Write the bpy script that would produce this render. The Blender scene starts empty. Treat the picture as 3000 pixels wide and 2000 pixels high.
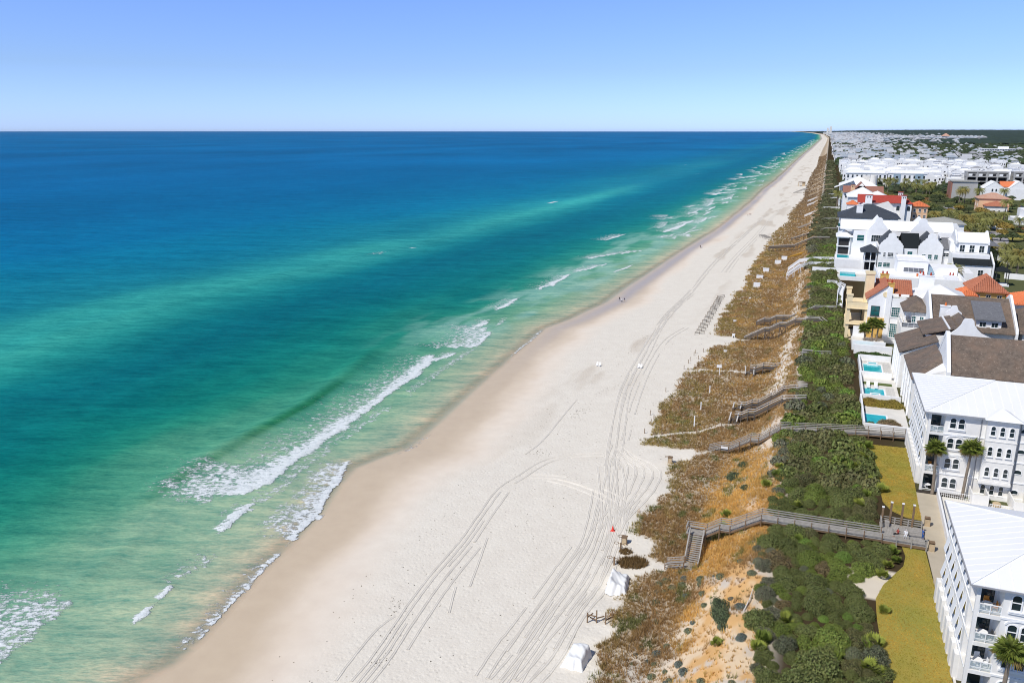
import bpy, math, random
import numpy as np
from mathutils import Vector, Matrix
random.seed(7)
RNG = np.random.default_rng(11)
sc = bpy.context.scene
COL = sc.collection
R = math.radians

# ---------------------------------------------------------------- camera, sky, sun, exposure
cam_d = bpy.data.cameras.new('camera')
cam_d.sensor_width = 36.0
cam_d.lens = 36.0 * 2333.0 / 3000.0
cam_d.clip_start = 1.0
cam_d.clip_end = 150000.0
cam = bpy.data.objects.new('camera', cam_d)
COL.objects.link(cam)
cam.location = (0.0, 0.0, 66.0)
cam.rotation_euler = (R(90.0 - 14.814), 0.0, R(21.117))
sc.camera = cam

SUN_EL = 50.0                                    # from the seaward side and behind the camera
sun_dir = Vector((-0.56 * math.cos(R(SUN_EL)), -0.83 * math.cos(R(SUN_EL)), math.sin(R(SUN_EL))))
sd = bpy.data.lights.new('sun', 'SUN')
sd.energy = 3.9
sd.angle = R(0.53)
sd.color = (1.0, 0.965, 0.91)
sun = bpy.data.objects.new('sun', sd)
COL.objects.link(sun)
sun.rotation_euler = sun_dir.to_track_quat('Z', 'Y').to_euler()

world = bpy.data.worlds.new('World')
sc.world = world
world.use_nodes = True
wn, wl = world.node_tree.nodes, world.node_tree.links
bg = wn['Background']
sky = wn.new('ShaderNodeTexSky')
sky.sky_type = 'NISHITA'
sky.sun_disc = False
sky.sun_elevation = R(SUN_EL)
sky.sun_rotation = math.atan2(sun_dir.x, sun_dir.y)
sky.altitude = 0.0
sky.air_density = 1.0
sky.dust_density = 0.15
sky.ozone_density = 3.0
tc = wn.new('ShaderNodeTexCoord')                 # clear winter air: the pale band at the horizon stays blue
sep = wn.new('ShaderNodeSeparateXYZ')
wl.new(tc.outputs['Generated'], sep.inputs[0])
cr = wn.new('ShaderNodeValToRGB')
el = cr.color_ramp.elements
el[0].position = 0.0;  el[0].color = (0.90, 1.30, 2.7, 1)
el[1].position = 1.0;  el[1].color = (0.70, 0.72, 0.78, 1)
for p_, c_ in ((0.02, (.91, 1.28, 2.55, 1)), (0.07, (.92, 1.14, 1.84, 1)), (0.15, (1.02, 1.22, 2.02, 1)), (0.32, (.88, .94, 1.20, 1))):
    e_ = el.new(p_); e_.color = c_
wl.new(sep.outputs['Z'], cr.inputs[0])
tint = wn.new('ShaderNodeMix'); tint.data_type = 'RGBA'; tint.blend_type = 'MULTIPLY'
tint.inputs[0].default_value = 1.0
wl.new(sky.outputs[0], tint.inputs[6])
wl.new(cr.outputs[0], tint.inputs[7])
wl.new(tint.outputs[2], bg.inputs['Color'])
bg.inputs['Strength'].default_value = 0.085
sc.view_settings.view_transform = 'Standard'
sc.view_settings.look = 'None'
sc.view_settings.exposure = 0.0
sc.view_settings.gamma = 1.0
sc.cycles.use_denoising = True
sc.cycles.filter_width = 1.05
sc.cycles.max_bounces = 6
sc.cycles.transparent_max_bounces = 12

# ---------------------------------------------------------------- helpers
def S2L(r, g, b):
    f = lambda c: (c / 255.0 / 12.92) if c / 255.0 <= 0.04045 else ((c / 255.0 + 0.055) / 1.055) ** 2.4
    return (f(r), f(g), f(b))

def ss(a, b, x):
    t = np.clip((x - a) / (b - a), 0.0, 1.0)
    return t * t * (3 - 2 * t)

def hash2(ix, iy, seed):
    n = (ix.astype(np.int64) * 374761393 + iy.astype(np.int64) * 668265263 + seed * 144665) & 0x7fffffff
    n = ((n ^ (n >> 13)) * 1274126177) & 0x7fffffff
    n = (n ^ (n >> 16)) & 0xffff
    return n / 65535.0

def noise2(x, y, seed=0):
    ix, iy = np.floor(x), np.floor(y)
    fx, fy = x - ix, y - iy
    fx, fy = fx * fx * (3 - 2 * fx), fy * fy * (3 - 2 * fy)
    a, b = hash2(ix, iy, seed), hash2(ix + 1, iy, seed)
    c, d = hash2(ix, iy + 1, seed), hash2(ix + 1, iy + 1, seed)
    return (a + (b - a) * fx) * (1 - fy) + (c + (d - c) * fx) * fy

def fbm(x, y, seed=0, oct=4):
    s, a, t = 0.0, 1.0, 0.0
    for i in range(oct):
        s = s + a * noise2(x * 2 ** i + 13.7 * i, y * 2 ** i - 7.1 * i, seed + i)
        t += a
        a *= 0.5
    return s / t

def tagit(o, label=None, cat=None, group=None, kind=None):
    if label: o['label'] = label
    if cat: o['category'] = cat
    if group: o['group'] = group
    if kind: o['kind'] = kind
    return o

def empty(name, loc=(0, 0, 0), rz=0.0, label=None, cat=None, group=None, parent=None):
    o = bpy.data.objects.new(name, None)
    COL.objects.link(o)
    o.empty_display_size = 0.5
    o.location = loc
    o.rotation_euler = (0, 0, rz)
    if parent: o.parent = parent
    return tagit(o, label, cat, group)

def link(name, me, parent=None, loc=(0, 0, 0), rz=0.0, scale=None):
    o = bpy.data.objects.new(name, me)
    COL.objects.link(o)
    o.location = loc
    o.rotation_euler = (0, 0, rz)
    if scale: o.scale = scale
    if parent: o.parent = parent
    return o

def copy_tree(o, parent=None):
    c = o.copy()
    COL.objects.link(c)
    if parent: c.parent = parent
    for ch in o.children: copy_tree(ch, c)
    return c

def np_mesh(name, co, faces, mats, attrs=None, smooth=True):
    """co (n,3); faces (m,3|4) int array"""
    me = bpy.data.meshes.new(name)
    n, m, k = len(co), len(faces), faces.shape[1]
    me.vertices.add(n)
    me.vertices.foreach_set('co', np.asarray(co, np.float32).ravel())
    me.loops.add(m * k)
    me.loops.foreach_set('vertex_index', np.asarray(faces, np.int32).ravel())
    me.polygons.add(m)
    me.polygons.foreach_set('loop_start', np.arange(0, m * k, k, dtype=np.int32))
    me.polygons.foreach_set('loop_total', np.full(m, k, np.int32))
    me.polygons.foreach_set('use_smooth', np.full(m, smooth, bool))
    for a, (typ, v) in (attrs or {}).items():
        at = me.attributes.new(a, typ, 'POINT')
        if typ == 'FLOAT_COLOR':
            v = np.concatenate([v, np.ones((n, 1))], 1)
            at.data.foreach_set('color', v.astype(np.float32).ravel())
        else:
            at.data.foreach_set('value', np.asarray(v, np.float32).ravel())
    for mm in (mats if isinstance(mats, (list, tuple)) else [mats]): me.materials.append(mm)
    me.update()
    me.validate()
    return me

def grid_faces(nr, nc):
    i = np.arange(nr - 1)[:, None] * nc + np.arange(nc - 1)[None, :]
    return np.stack([i, i + 1, i + nc + 1, i + nc], -1).reshape(-1, 4)

class NT:
    """small node-tree writer"""
    def __init__(s, name):
        s.m = bpy.data.materials.new(name)
        s.m.use_nodes = True
        s.t = s.m.node_tree
        s.b = s.t.nodes['Principled BSDF']
        s.out = s.t.nodes['Material Output']
    def n(s, typ, **kw):
        nd = s.t.nodes.new('ShaderNode' + typ)
        for k, v in kw.items():
            if k.startswith('i_'):
                nd.inputs[k[2:].replace('_', ' ')].default_value = v
            else: setattr(nd, k, v)
        return nd
    def l(s, a, b): s.t.links.new(a, b)
    def math(s, op, a, b=None, clamp=False):
        nd = s.n('Math', operation=op, use_clamp=clamp)
        for i, v in enumerate((a, b)):
            if v is None: continue
            if isinstance(v, (int, float)): nd.inputs[i].default_value = v
            else: s.l(v, nd.inputs[i])
        return nd.outputs[0]
    def mix(s, f, a, b, mode='MIX'):
        nd = s.n('Mix', data_type='RGBA', blend_type=mode)
        for i, v in ((0, f), (6, a), (7, b)):
            if isinstance(v, (int, float)): nd.inputs[i].default_value = v
            elif isinstance(v, tuple): nd.inputs[i].default_value = (*v, 1)
            else: s.l(v, nd.inputs[i])
        return nd.outputs[2]
    def pos(s, scale=(1, 1, 1), rz=0.0, obj=False):
        src = s.n('TexCoord').outputs['Object'] if obj else s.n('NewGeometry').outputs['Position']
        if rz:                                    # turn first, then stretch along the turned axes
            m0 = s.n('Mapping')
            m0.inputs['Rotation'].default_value = (0, 0, -rz)
            s.l(src, m0.inputs['Vector'])
            src = m0.outputs[0]
        mp = s.n('Mapping')
        mp.inputs['Scale'].default_value = scale
        s.l(src, mp.inputs['Vector'])
        return mp.outputs[0]
    def noise(s, vec, scale, detail=3.0, rough=0.55):
        nd = s.n('TexNoise')
        nd.inputs['Scale'].default_value = scale
        nd.inputs['Detail'].default_value = detail
        nd.inputs['Roughness'].default_value = rough
        s.l(vec, nd.inputs['Vector'])
        return nd.outputs['Fac']
    def ramp(s, f, lo, hi):
        nd = s.n('MapRange', clamp=True)
        nd.inputs['From Min'].default_value = lo
        nd.inputs['From Max'].default_value = hi
        s.l(f, nd.inputs['Value'])
        return nd.outputs[0]
    def attr(s, name):
        return s.n('Attribute', attribute_name=name)
    def bump(s, h, strength=0.5, dist=0.1, prev=None):
        nd = s.n('Bump')
        nd.inputs['Strength'].default_value = strength
        nd.inputs['Distance'].default_value = dist
        s.l(h, nd.inputs['Height'])
        if prev is not None: s.l(prev, nd.inputs['Normal'])
        return nd.outputs[0]

# ---------------------------------------------------------------- the lie of the coast (metres; +Y along the beach, +X inland)
WL = np.array([(-75,40),(-73,62.3),(-71.4,66.4),(-71.8,71.6),(-73.6,80.8),(-75.4,90.9),(-76,99),(-77.6,109.4),(-81,120),(-82.5,128),(-80,135.2),(-77.3,141.7),(-77.8,151.9),(-78.3,160.8),(-79.4,173.9),(-83,218),(-84.7,253.7),(-80.8,270),(-75.9,303.8),(-75.4,338.6),(-73.7,384.6),(-71.5,462.5),(-66.5,558.7),(-65.2,695),(-64.2,805),(-65.4,1013),(-62.8,1192),(-64.5,1740),(-65,2515),(-61.5,3354),(-60,7316),(-147,14641),(-494,25020),(-1126,38792),(-2600,62000)])
DE = np.array([(-21,40),(-21.1,79.6),(-21.2,88),(-21.4,92.8),(-22.6,98),(-20.7,104.2),(-19.6,106.5),(-17.5,108.2),(-20,109.9),(-20.8,115),(-23.8,116.9),(-25.1,124.5),(-23.8,127.4),(-22.1,135),(-22.3,148.7),(-20.2,151),(-17.7,153.3),(-21,155),(-31.2,156.5),(-32,160),(-31.6,171),(-31.8,195),(-31.6,211),(-28.7,220),(-28.2,239),(-23.8,245),(-19.6,249.9),(-23.5,254),(-30.2,257.5),(-30.5,277),(-30.1,334),(-27.5,345),(-29.8,379),(-29.3,420),(-27.8,503),(-28.5,538),(-22,614),(-24.5,666),(-18,836),(-20,934),(-20.5,1286),(-17,1583),(-19.5,2234),(-19,3071),(-14,4900),(-13,7316),(-100,14641),(-447,25020),(-1080,38792),(-2550,62000)])
def xw(Y): return np.interp(Y, WL[:, 1], WL[:, 0])
def xd(Y): return np.interp(Y, DE[:, 1], DE[:, 0])
def shift(Y): return np.where(np.asarray(Y) > 7316, xw(Y) + 60.0, 0.0)

def gz(X, Y):
    """height of the land at X, Y"""
    X = np.asarray(X, float); Y = np.asarray(Y, float)
    w, s = xw(Y), shift(Y)
    x = X - s
    e = -24.0
    w0 = w - s
    t = np.clip((x - w0) / (e - w0), 0, 1)
    z = np.where(x < w0, np.maximum(0.05 * (x - w0), -4.0), 2.2 * t ** 1.1)
    nr = 1 - ss(116, 152, Y)                       # the scarp is fuller at the near end, hollower farther on
    z = z + 0.9 * ss(e, -15.0, x) + 6.4 * ss(-15.0, -2.0, x + nr) ** (2.0 - nr) + 0.5 * ss(-3, 4, x)
    dune = ss(-31, -25, x) * (1 - ss(-16, -12, x))
    z = z + dune * 0.9 * (fbm(X / 7.0, Y / 7.0, 3, 3) - 0.35)
    slope = ss(-15, -11, x) * (1 - ss(-4, -1, x))
    z = z + slope * 1.1 * (fbm(X / 3.0, Y / 5.0, 5, 3) - 0.5)
    return z
def gz1(x, y): return float(gz(np.array([x]), np.array([y]))[0])
# ---------------------------------------------------------------- sea
def sea_material():
    q = NT('sea_water')
    col = q.attr('tone').outputs['Color']
    foam = q.attr('foam').outputs['Fac']
    shore = q.attr('depth').outputs['Fac']
    v1 = q.pos((0.6, 1.8, 1), R(19))
    v2 = q.pos((.8, 2.4, 1), R(27))
    n1 = q.noise(v1, 0.22, 4, 0.6)
    n2 = q.noise(v2, 0.9, 3, 0.6)
    n3 = q.noise(q.pos((0.28, 1.25, 1), R(13)), 0.085, 4, 0.6)
    c = q.mix(q.ramp(n3, 0.3, 0.7), q.mix(1.0, col, (0.72, 0.82, 0.85), 'MULTIPLY'), q.mix(1.0, col, (1.30, 1.14, 1.11), 'MULTIPLY'))
    rip = q.math('ADD', q.math('MULTIPLY', n1, .55), q.math('ADD', q.math('MULTIPLY', n2, .42), q.math('MULTIPLY', q.noise(q.pos((.3, 1.5, 1), R(21)), .55, 4, .65), .35)))
    c = q.mix(q.ramp(rip, 0.50, 0.80), q.mix(1.0, c, (0.56, 0.76, 0.81), 'MULTIPLY'), q.mix(1.0, c, (1.6, 1.24, 1.18), 'MULTIPLY'))  # light and dark of the ripples painted into the water colour
    # lacy foam: the density field eaten by noise
    w1 = q.noise(q.pos((0.9, 0.9, 1)), 0.8, 6, 0.72)
    vo = q.n('TexVoronoi', feature='DISTANCE_TO_EDGE')
    vo.inputs['Scale'].default_value = 0.62
    wv = q.n('TexNoise'); wv.inputs['Scale'].default_value = 0.7; wv.inputs['Detail'].default_value = 3
    q.l(q.pos((0.42, 1.35, 1), R(18)), wv.inputs['Vector'])
    q.l(q.mix(0.9, q.pos((0.42, 1.35, 1), R(18)), wv.outputs['Color'], 'ADD'), vo.inputs['Vector'])
    lace = q.math('SUBTRACT', 1.0, q.ramp(vo.outputs['Distance'], 0.0, 0.26))
    stre = q.noise(q.pos((.7, 1.25, 1), R(30)), 1.5, 5, .74)          # torn streaks
    tex = q.math('ADD', q.math('MULTIPLY', lace, 0.17), q.math('ADD', q.math('MULTIPLY', q.ramp(w1, .30, .70), 0.45), q.math('MULTIPLY', q.ramp(stre, .30, .70), .45)))
    thr = q.math('SUBTRACT', 1.0, q.math('MULTIPLY', foam, 0.93))
    msk = q.n('MapRange', clamp=True)
    q.l(tex, msk.inputs['Value'])
    q.l(q.math('SUBTRACT', thr, 0.085), msk.inputs['From Min'])
    q.l(q.math('ADD', thr, 0.105), msk.inputs['From Max'])
    fm = q.math('MULTIPLY', msk.outputs[0], q.ramp(foam, 0.02, 0.12), clamp=True)
    fcol = q.mix(q.ramp(stre, .3, .7), (.64, .69, .69), (.83, .85, .85))
    c = q.mix(q.math('MULTIPLY', fm, .94), c, fcol)
    h = q.math('ADD', q.math('MULTIPLY', n1, 1.6), q.math('MULTIPLY', n2, 0.45))
    b1 = q.bump(h, 0.55, 0.55)
    b2 = q.bump(q.math('MULTIPLY', fm, q.math('ADD', 0.3, w1)), 0.6, 0.4, b1)
    df = q.n('BsdfDiffuse'); q.l(c, df.inputs['Color']); q.l(b2, df.inputs['Normal'])
    gs = q.n('BsdfGlossy'); gs.inputs['Roughness'].default_value = .22; q.l(b2, gs.inputs['Normal'])
    m1 = q.n('MixShader'); m1.inputs[0].default_value = .014
    q.l(df.outputs[0], m1.inputs[1]); q.l(gs.outputs[0], m1.inputs[2])
    tr = q.n('BsdfTransparent')
    m2 = q.n('MixShader')
    al = q.math('MAXIMUM', q.ramp(shore, 0.0, 1.0), fm, clamp=True)
    q.l(al, m2.inputs[0]); q.l(tr.outputs[0], m2.inputs[1]); q.l(m1.outputs[0], m2.inputs[2])
    q.l(m2.outputs[0], q.out.inputs['Surface'])
    return q.m

SEA_RAMP = [  # metres offshore, water colour (sRGB)
    (0, (188,181,160)), (3, (172,177,152)), (9, (142,170,144)), (18, (108,163,134)), (30, (76,152,124)), (46, (38,137,115)), (62, (18,124,112)),
    (80, (10,116,114)), (105, (8,110,118)), (125, (14,124,127)), (142, (36,150,142)), (158, (54,167,154)), (172, (44,158,152)), (200, (26,134,142)),
    (250, (10,120,146)), (330, (5,110,149)), (480, (4,103,151)), (800, (5,97,150)), (1600, (8,93,149)), (4000, (8,92,148)), (14000, (4,88,146)), (60000, (2,80,138))]

STREAKS = [  # front line (X, Y) in order of Y, trailing width, density, lace width, lace density
    ([(-100,107),(-97.2,110),(-95.2,114.8),(-95.9,126.9),(-97.7,144.9),(-99.0,156.5),(-100.2,172.9),(-100.8,185.3),(-100.9,193.9),(-103,202.4),(-107,210)], [5,8,9,7,5.5,3.6,4,6.5,7.5,6,3], .95, 20, .45),
    ([(-101,103),(-100,108),(-101,116),(-104,122)], 2.5, .5, 22, .60),
    ([(-94,100),(-91,105),(-90.3,111),(-92.2,124),(-94,150),(-95,165)], 6, .50, 9, .34),
    ([(-76.3,96),(-77.6,103),(-78.6,109.4),(-81.2,116),(-83.2,122),(-86.2,132.5)], [1.5,2.2,3.5,3.5,3.0,1.2], 1.0, 11, .60),
    ([(-72.6,66),(-72.3,73),(-74.2,80.8),(-76,90.9),(-76.4,97)], [.5,.8,1.3,1.8,1.6], .80, 5, .45),
    ([(-70.2,68),(-69.4,71.6),(-71.6,80.8),(-73.4,88)], .5, .46, .6, .2),
    ([(-90.5,95.2),(-90.1,98),(-91.5,104),(-92.7,108.5)], [1.5,2.9,2.6,.6], 1.0, 4, .35),
    ([(-83.4,71.2),(-83.2,73),(-84.1,76)], [1.2,2.2,1.2], 1.0, 3, .3),
    ([(-84.4,76.6),(-84.4,78),(-85.5,81)], [1,2.2,1.0], 1.0, 3, .3),
    ([(-93,55),(-93.5,63),(-95,70),(-98,74)], 5, .30, 24, .56),
    ([(-84,98),(-83.2,101),(-84.4,108),(-86,112)], .7, .75, 5, .52),
    ([(-86.5,80),(-84.5,86),(-85.6,92)], .3, .3, 7, .43),
    ([(-76.6,133),(-76.2,137),(-76,143),(-77.2,152)], .7, .80, 4.5, .42),
    ([(-93.6,169.6),(-95.5,178),(-95.6,190),(-96.1,203.7),(-97,224)], .6, .58, 5, .46),
    ([(-104,200),(-101.5,205),(-100.5,212),(-103,216)], [2,4,3,1], .95, 8, .5),
    ([(-110,216),(-98.5,222),(-97.3,226),(-100,240),(-108,250)], [2,5,3,2,2], .92, 22, .58),
    ([(-110,246),(-107,249),(-107,256),(-114,260)], [2,4,3,1], .95, 8, .5),
    ([(-102.6,249),(-102.1,256),(-105,266)], 1.2, .8, 4, .45),
    ([(-82.9,213),(-84.4,235),(-85.4,253)], 1.2, .80, 3, .35),
    ([(-112.6,273),(-110.7,280),(-111.5,299)], [1.5,4.5,1.5], 1.0, 13, .46),
    ([(-110.3,316),(-108.2,330),(-108.5,362)], [1.5,4,1.5], 1.0, 14, .42),
    ([(-108,364),(-104,376),(-99.5,396)], [1.5,3,1.5], .95, 14, .5),
    ([(-91,371),(-88,384),(-86.5,400)], [1.2,2.4,1], .95, 5, .4),
    ([(-113,407),(-105,425),(-90.6,452)], [3,5,2], .92, 16, .52),
    ([(-97,536),(-92,570),(-90,618)], [3,6,2], 1.0, 18, .46),
    ([(-84,520),(-82,560),(-83,590)], 1.5, .7, 8, .42),
    ([(-103.5,668),(-97,676),(-91,684)], [2,4,2], .95, 14, .4),
    ([(-105,948),(-96,965),(-89,988)], [5,11,4], .95, 18, .5),
    ([(-107,876),(-103,900),(-99.5,923)], [5,10,4], 1.0, 16, .45),
    ([(-112,1205),(-106,1230),(-99,1258)], [5,9,4], .95, 12, .4),
    ([(-121,1660),(-105,1600),(-80,1515)][::-1], 9, .85, 18, .45),
    ([(-272,1622),(-256,1631),(-234,1642)], [2.5,3.5,2], 1.0, 6, .3),
    ([(-188,1290),(-186,1310),(-181,1335)], 4, .5, 10, .3),
    ([(-240.5,718),(-238.5,733),(-237,748)], [1,2.4,1], .95, 8, .45),
    ([(-221,408),(-220,412),(-221,416)], [.5,1.6,.5], .9, 4, .3),
    ([(-228,372),(-226,382),(-224,395)], 1.0, .3, 9, .42),
]
_r = random.Random(5)
yy = 480.0
while yy < 6500:       # small breakers further along the beach
    L = _r.uniform(14, 46) * (1 + yy / 2500)
    o = _r.choice([10, 18, 27, 34, 44, 52]) + _r.uniform(-4, 4)
    x0 = float(xw(yy)) - o
    sk = _r.uniform(-8, 8)
    STREAKS.append(([(x0 - 2, yy), (x0 + sk * .4, yy + L * .5), (x0 + sk, yy + L)], [.6, _r.uniform(1.8, 4.2) * (1 + yy / 2500), .6], _r.uniform(.7, 1.0), _r.uniform(10, 24), _r.uniform(.40, .52)))
    yy += L * _r.uniform(.18, .62)

def foam_field(X, Y):
    f = np.zeros_like(X)
    wob = 3.6 * (fbm(X / 6.0, Y / 6.0, 21, 3) - .5) + 1.5 * (fbm(X / 1.6, Y / 1.6, 22, 2) - .5)
    for line, wd, den, lw, ld in STREAKS:
        a = np.array(line, float)
        a = a[np.argsort(a[:, 1])]
        y0, y1 = a[0, 1], a[-1, 1]
        m = (Y > y0 - lw * .3) & (Y < y1 + lw * .3) & (X < a[:, 0].max() + 6) & (X > a[:, 0].min() - lw * 1.6 - 10)
        if not m.any(): continue
        x, y = X[m], Y[m]
        k = 0.35 if lw < 6 else 1.0
        d = np.interp(y, a[:, 1], a[:, 0]) + wob[m] * k - x
        w = np.interp(y, a[:, 1], np.full(len(a), wd) if np.isscalar(wd) else np.array(wd, float))
        core_g = 1 - .5 * np.clip(d / np.maximum(w, .3), 0, 1) ** .8
        tap = ss(y0 - lw * .15, y0 + min(6, (y1 - y0) * .25), y) * (1 - ss(y1 - min(6, (y1 - y0) * .25), y1 + lw * .15, y))
        core = den * core_g * ss(-.35, .25, d) * (1 - ss(w * .65, w * 1.35, d)) * np.clip(tap * 1.6, 0, 1)
        lace = ld * ss(-.3, .6, d) * (1 - ss(lw * .15, lw * 1.2, d)) * tap
        f[m] = np.maximum(f[m], np.maximum(core, lace))
    return f

def build_sea():
    ys = [38.0]
    while ys[-1] < 62000: ys.append(ys[-1] * 1.0105 + (0 if ys[-1] > 90 else 0.1))
    ys = np.array(ys)
    us = [-3.5]
    while us[-1] < 62000:
        u = us[-1]
        us.append(u + (0.55 if u < 45 else 0.55 + (u - 45) * 0.022))
    us = np.array(us)
    U, Y = np.meshgrid(us, ys)
    X = xw(Y) - U
    Z = np.zeros_like(X)
    fo = foam_field(X, Y)
    # swell and breaking crests as real relief
    def ridge(line, w, h, y0, y1):
        a = np.array(line)
        d = (X - np.interp(Y, a[:, 1], a[:, 0]))
        return h * np.exp(-(d / w) ** 2) * ss(y0, y0 + 10, Y) * (1 - ss(y1 - 12, y1, Y))
    Z += ridge([(-113.5,100),(-114.6,122),(-115.5,140),(-115.5,156),(-119.5,178),(-125,202)], 3.2, .85, 100, 215)
    Z += ridge([(-133,90),(-136,140),(-142,220),(-146,320)], 5, .30, 80, 420)
    Z += ridge([(-160,90),(-164,200),(-170,420)], 6, .25, 80, 500)
    Z += ridge([(-100,75),(-101,84),(-102,92)], 2.2, .3, 70, 98)
    Z += ridge([(-236,180),(-238,320),(-226,420)], 4, .5, 170, 470)
    Z += 0.55 * np.clip(fo - .35, 0, 1) * (0.5 + fbm(X / 1.6, Y / 1.6, 31, 3)) * np.exp(-Y / 900)
    sw = fbm(X / 9.0 + Y / 40, Y / 26.0, 33, 3) - .5
    Z += sw * .45 * ss(12, 40, U) * np.exp(-Y / 500)
    Z = np.where(U < 6, Z * ss(-1, 6, U), Z)
    # colour by depth, with the outer bar and wandering patches
    wig = (fbm(X / 60, Y / 160, 41, 4) - .5)
    wig2 = (fbm(X / 16, Y / 42, 45, 4) - .5)
    inner = ss(70, 190, U)
    U2 = U + (wig * (16 + 34 * inner) + wig2 * 20 * (1 - .5 * inner)) * ss(2, 30, U)
    U2 = U2 - 8 * ss(8, 30, U) * (1 - ss(110, 190, Y)) * np.exp(-((U - 40) / 40) ** 2)
    barfade = np.interp(Y, [100, 150, 300, 450, 600, 800, 900, 1050, 1400, 1700, 2000, 2600], [.9, .95, 1, .85, 1, 1, .75, .3, .45, .6, .25, .08])
    d = np.array([r[0] for r in SEA_RAMP], float)
    c = np.array([S2L(*r[1]) for r in SEA_RAMP])
    T = np.stack([np.interp(U2, d, c[:, i]) for i in range(3)], -1)
    plain = np.array([S2L(6, 110, 132)])
    m = (np.exp(-((U2 - 158) / 36) ** 2) * (1 - barfade))[..., None]
    T = T * (1 - m) + plain * m
    # brighter stretches of the bar, where it is shallowest
    spot = np.exp(-((U - (172 - 16 * ss(300, 800, Y))) / 13) ** 2) * np.maximum(np.exp(-((Y - 770) / 210) ** 2), np.maximum(.75 * np.exp(-((Y - 395) / 45) ** 2), .35 * (1 - ss(240, 420, Y)) * ss(120, 200, Y)))
    sp = np.array([S2L(66, 186, 166)])
    T = T * (1 - .8 * spot[..., None]) + sp * .8 * spot[..., None]
    # dark green band along the shoreward face of the near swell
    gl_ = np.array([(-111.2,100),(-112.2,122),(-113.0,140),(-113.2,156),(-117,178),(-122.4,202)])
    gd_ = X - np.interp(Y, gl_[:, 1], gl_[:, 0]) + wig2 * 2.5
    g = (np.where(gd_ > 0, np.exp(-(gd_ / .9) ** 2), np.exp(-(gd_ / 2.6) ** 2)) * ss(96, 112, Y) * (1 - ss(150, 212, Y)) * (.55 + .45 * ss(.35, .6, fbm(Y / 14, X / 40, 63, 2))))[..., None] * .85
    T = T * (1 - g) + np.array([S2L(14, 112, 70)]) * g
    # farther water reads bluer: grazing sky reflection painted into the colour
    far = (np.interp(Y, [150, 300, 900, 2500], [0, .18, .38, .6]) * ss(10, 80, U))[..., None]
    T = T * (1 - far) + np.array([S2L(6, 106, 156)]) * far
    pat = (fbm(X / 220, Y / 420, 51, 4) - .5)[..., None]
    T = T * (1 + pat * .5)
    # suspended sand behind the breakers
    sand = (ss(3, 12, U) * (1 - ss(24, 40, U)) * (fbm(X / 8, Y / 14, 61, 4)) * .6 * (1 - ss(120, 260, Y)))[..., None]
    T = T * (1 - sand) + np.array([S2L(150, 184, 156)]) * sand
    milk = (ss(8, 18, U) * (1 - ss(38, 54, U)) * ss(190, 260, Y) * (1 - ss(900, 1600, Y)) * ss(.40, .62, fbm(X / 9, Y / 30, 65, 4)) * .55)[..., None]
    T = T * (1 - milk) + np.array([S2L(140, 190, 178)]) * milk
    dep = np.clip(ss(-1.0, 5.0, U + wig2 * 3 + wig * 2), 0, 1) * .98
    dep = np.maximum(dep, 0)
    me = np_mesh('sea', np.stack([X, Y, Z + .01], -1).reshape(-1, 3), grid_faces(*X.shape)[:, ::-1], sea_material(),
                 {'tone': ('FLOAT_COLOR', np.clip(T, 0, 1).reshape(-1, 3)), 'foam': ('FLOAT', fo.ravel()), 'depth': ('FLOAT', dep.ravel())})
    tagit(link('sea', me), kind='structure')
build_sea()

# ---------------------------------------------------------------- sand and land
def sand_material():
    q = NT('sand')
    col = q.attr('tone').outputs['Color']
    wet = q.attr('wet').outputs['Fac']
    rough_ = q.attr('trod').outputs['Fac']
    p = q.pos()
    n1 = q.noise(p, 0.35, 4)
    n2 = q.noise(p, 2.2, 3, 0.65)
    c = q.mix(q.ramp(n1, .3, .7), q.mix(1.0, col, (.965, .955, .95), 'MULTIPLY'), q.mix(1.0, col, (1.03, 1.03, 1.03), 'MULTIPLY'))
    q.l(c, q.b.inputs['Base Color'])
    q.l(q.math('SUBTRACT', .95, q.math('MULTIPLY', wet, .62)), q.b.inputs['Roughness'])
    q.l(q.math('MULTIPLY', wet, .35), q.b.inputs['Specular IOR Level'])
    vo = q.n('TexVoronoi'); vo.inputs['Scale'].default_value = 1.25; vo.inputs['Randomness'].default_value = 1
    q.l(q.mix(.25, p, q.n('TexNoise', i_Scale=1.0).outputs['Color'], 'ADD'), vo.inputs['Vector'])
    h = q.math('ADD', q.math('MULTIPLY', q.ramp(vo.outputs['Distance'], .05, .42), .6), n2)
    h = q.math('MULTIPLY', h, rough_)
    q.l(q.bump(h, 0.6, 0.12), q.b.inputs['Normal'])
    return q.m
M_SAND = sand_material()

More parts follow.
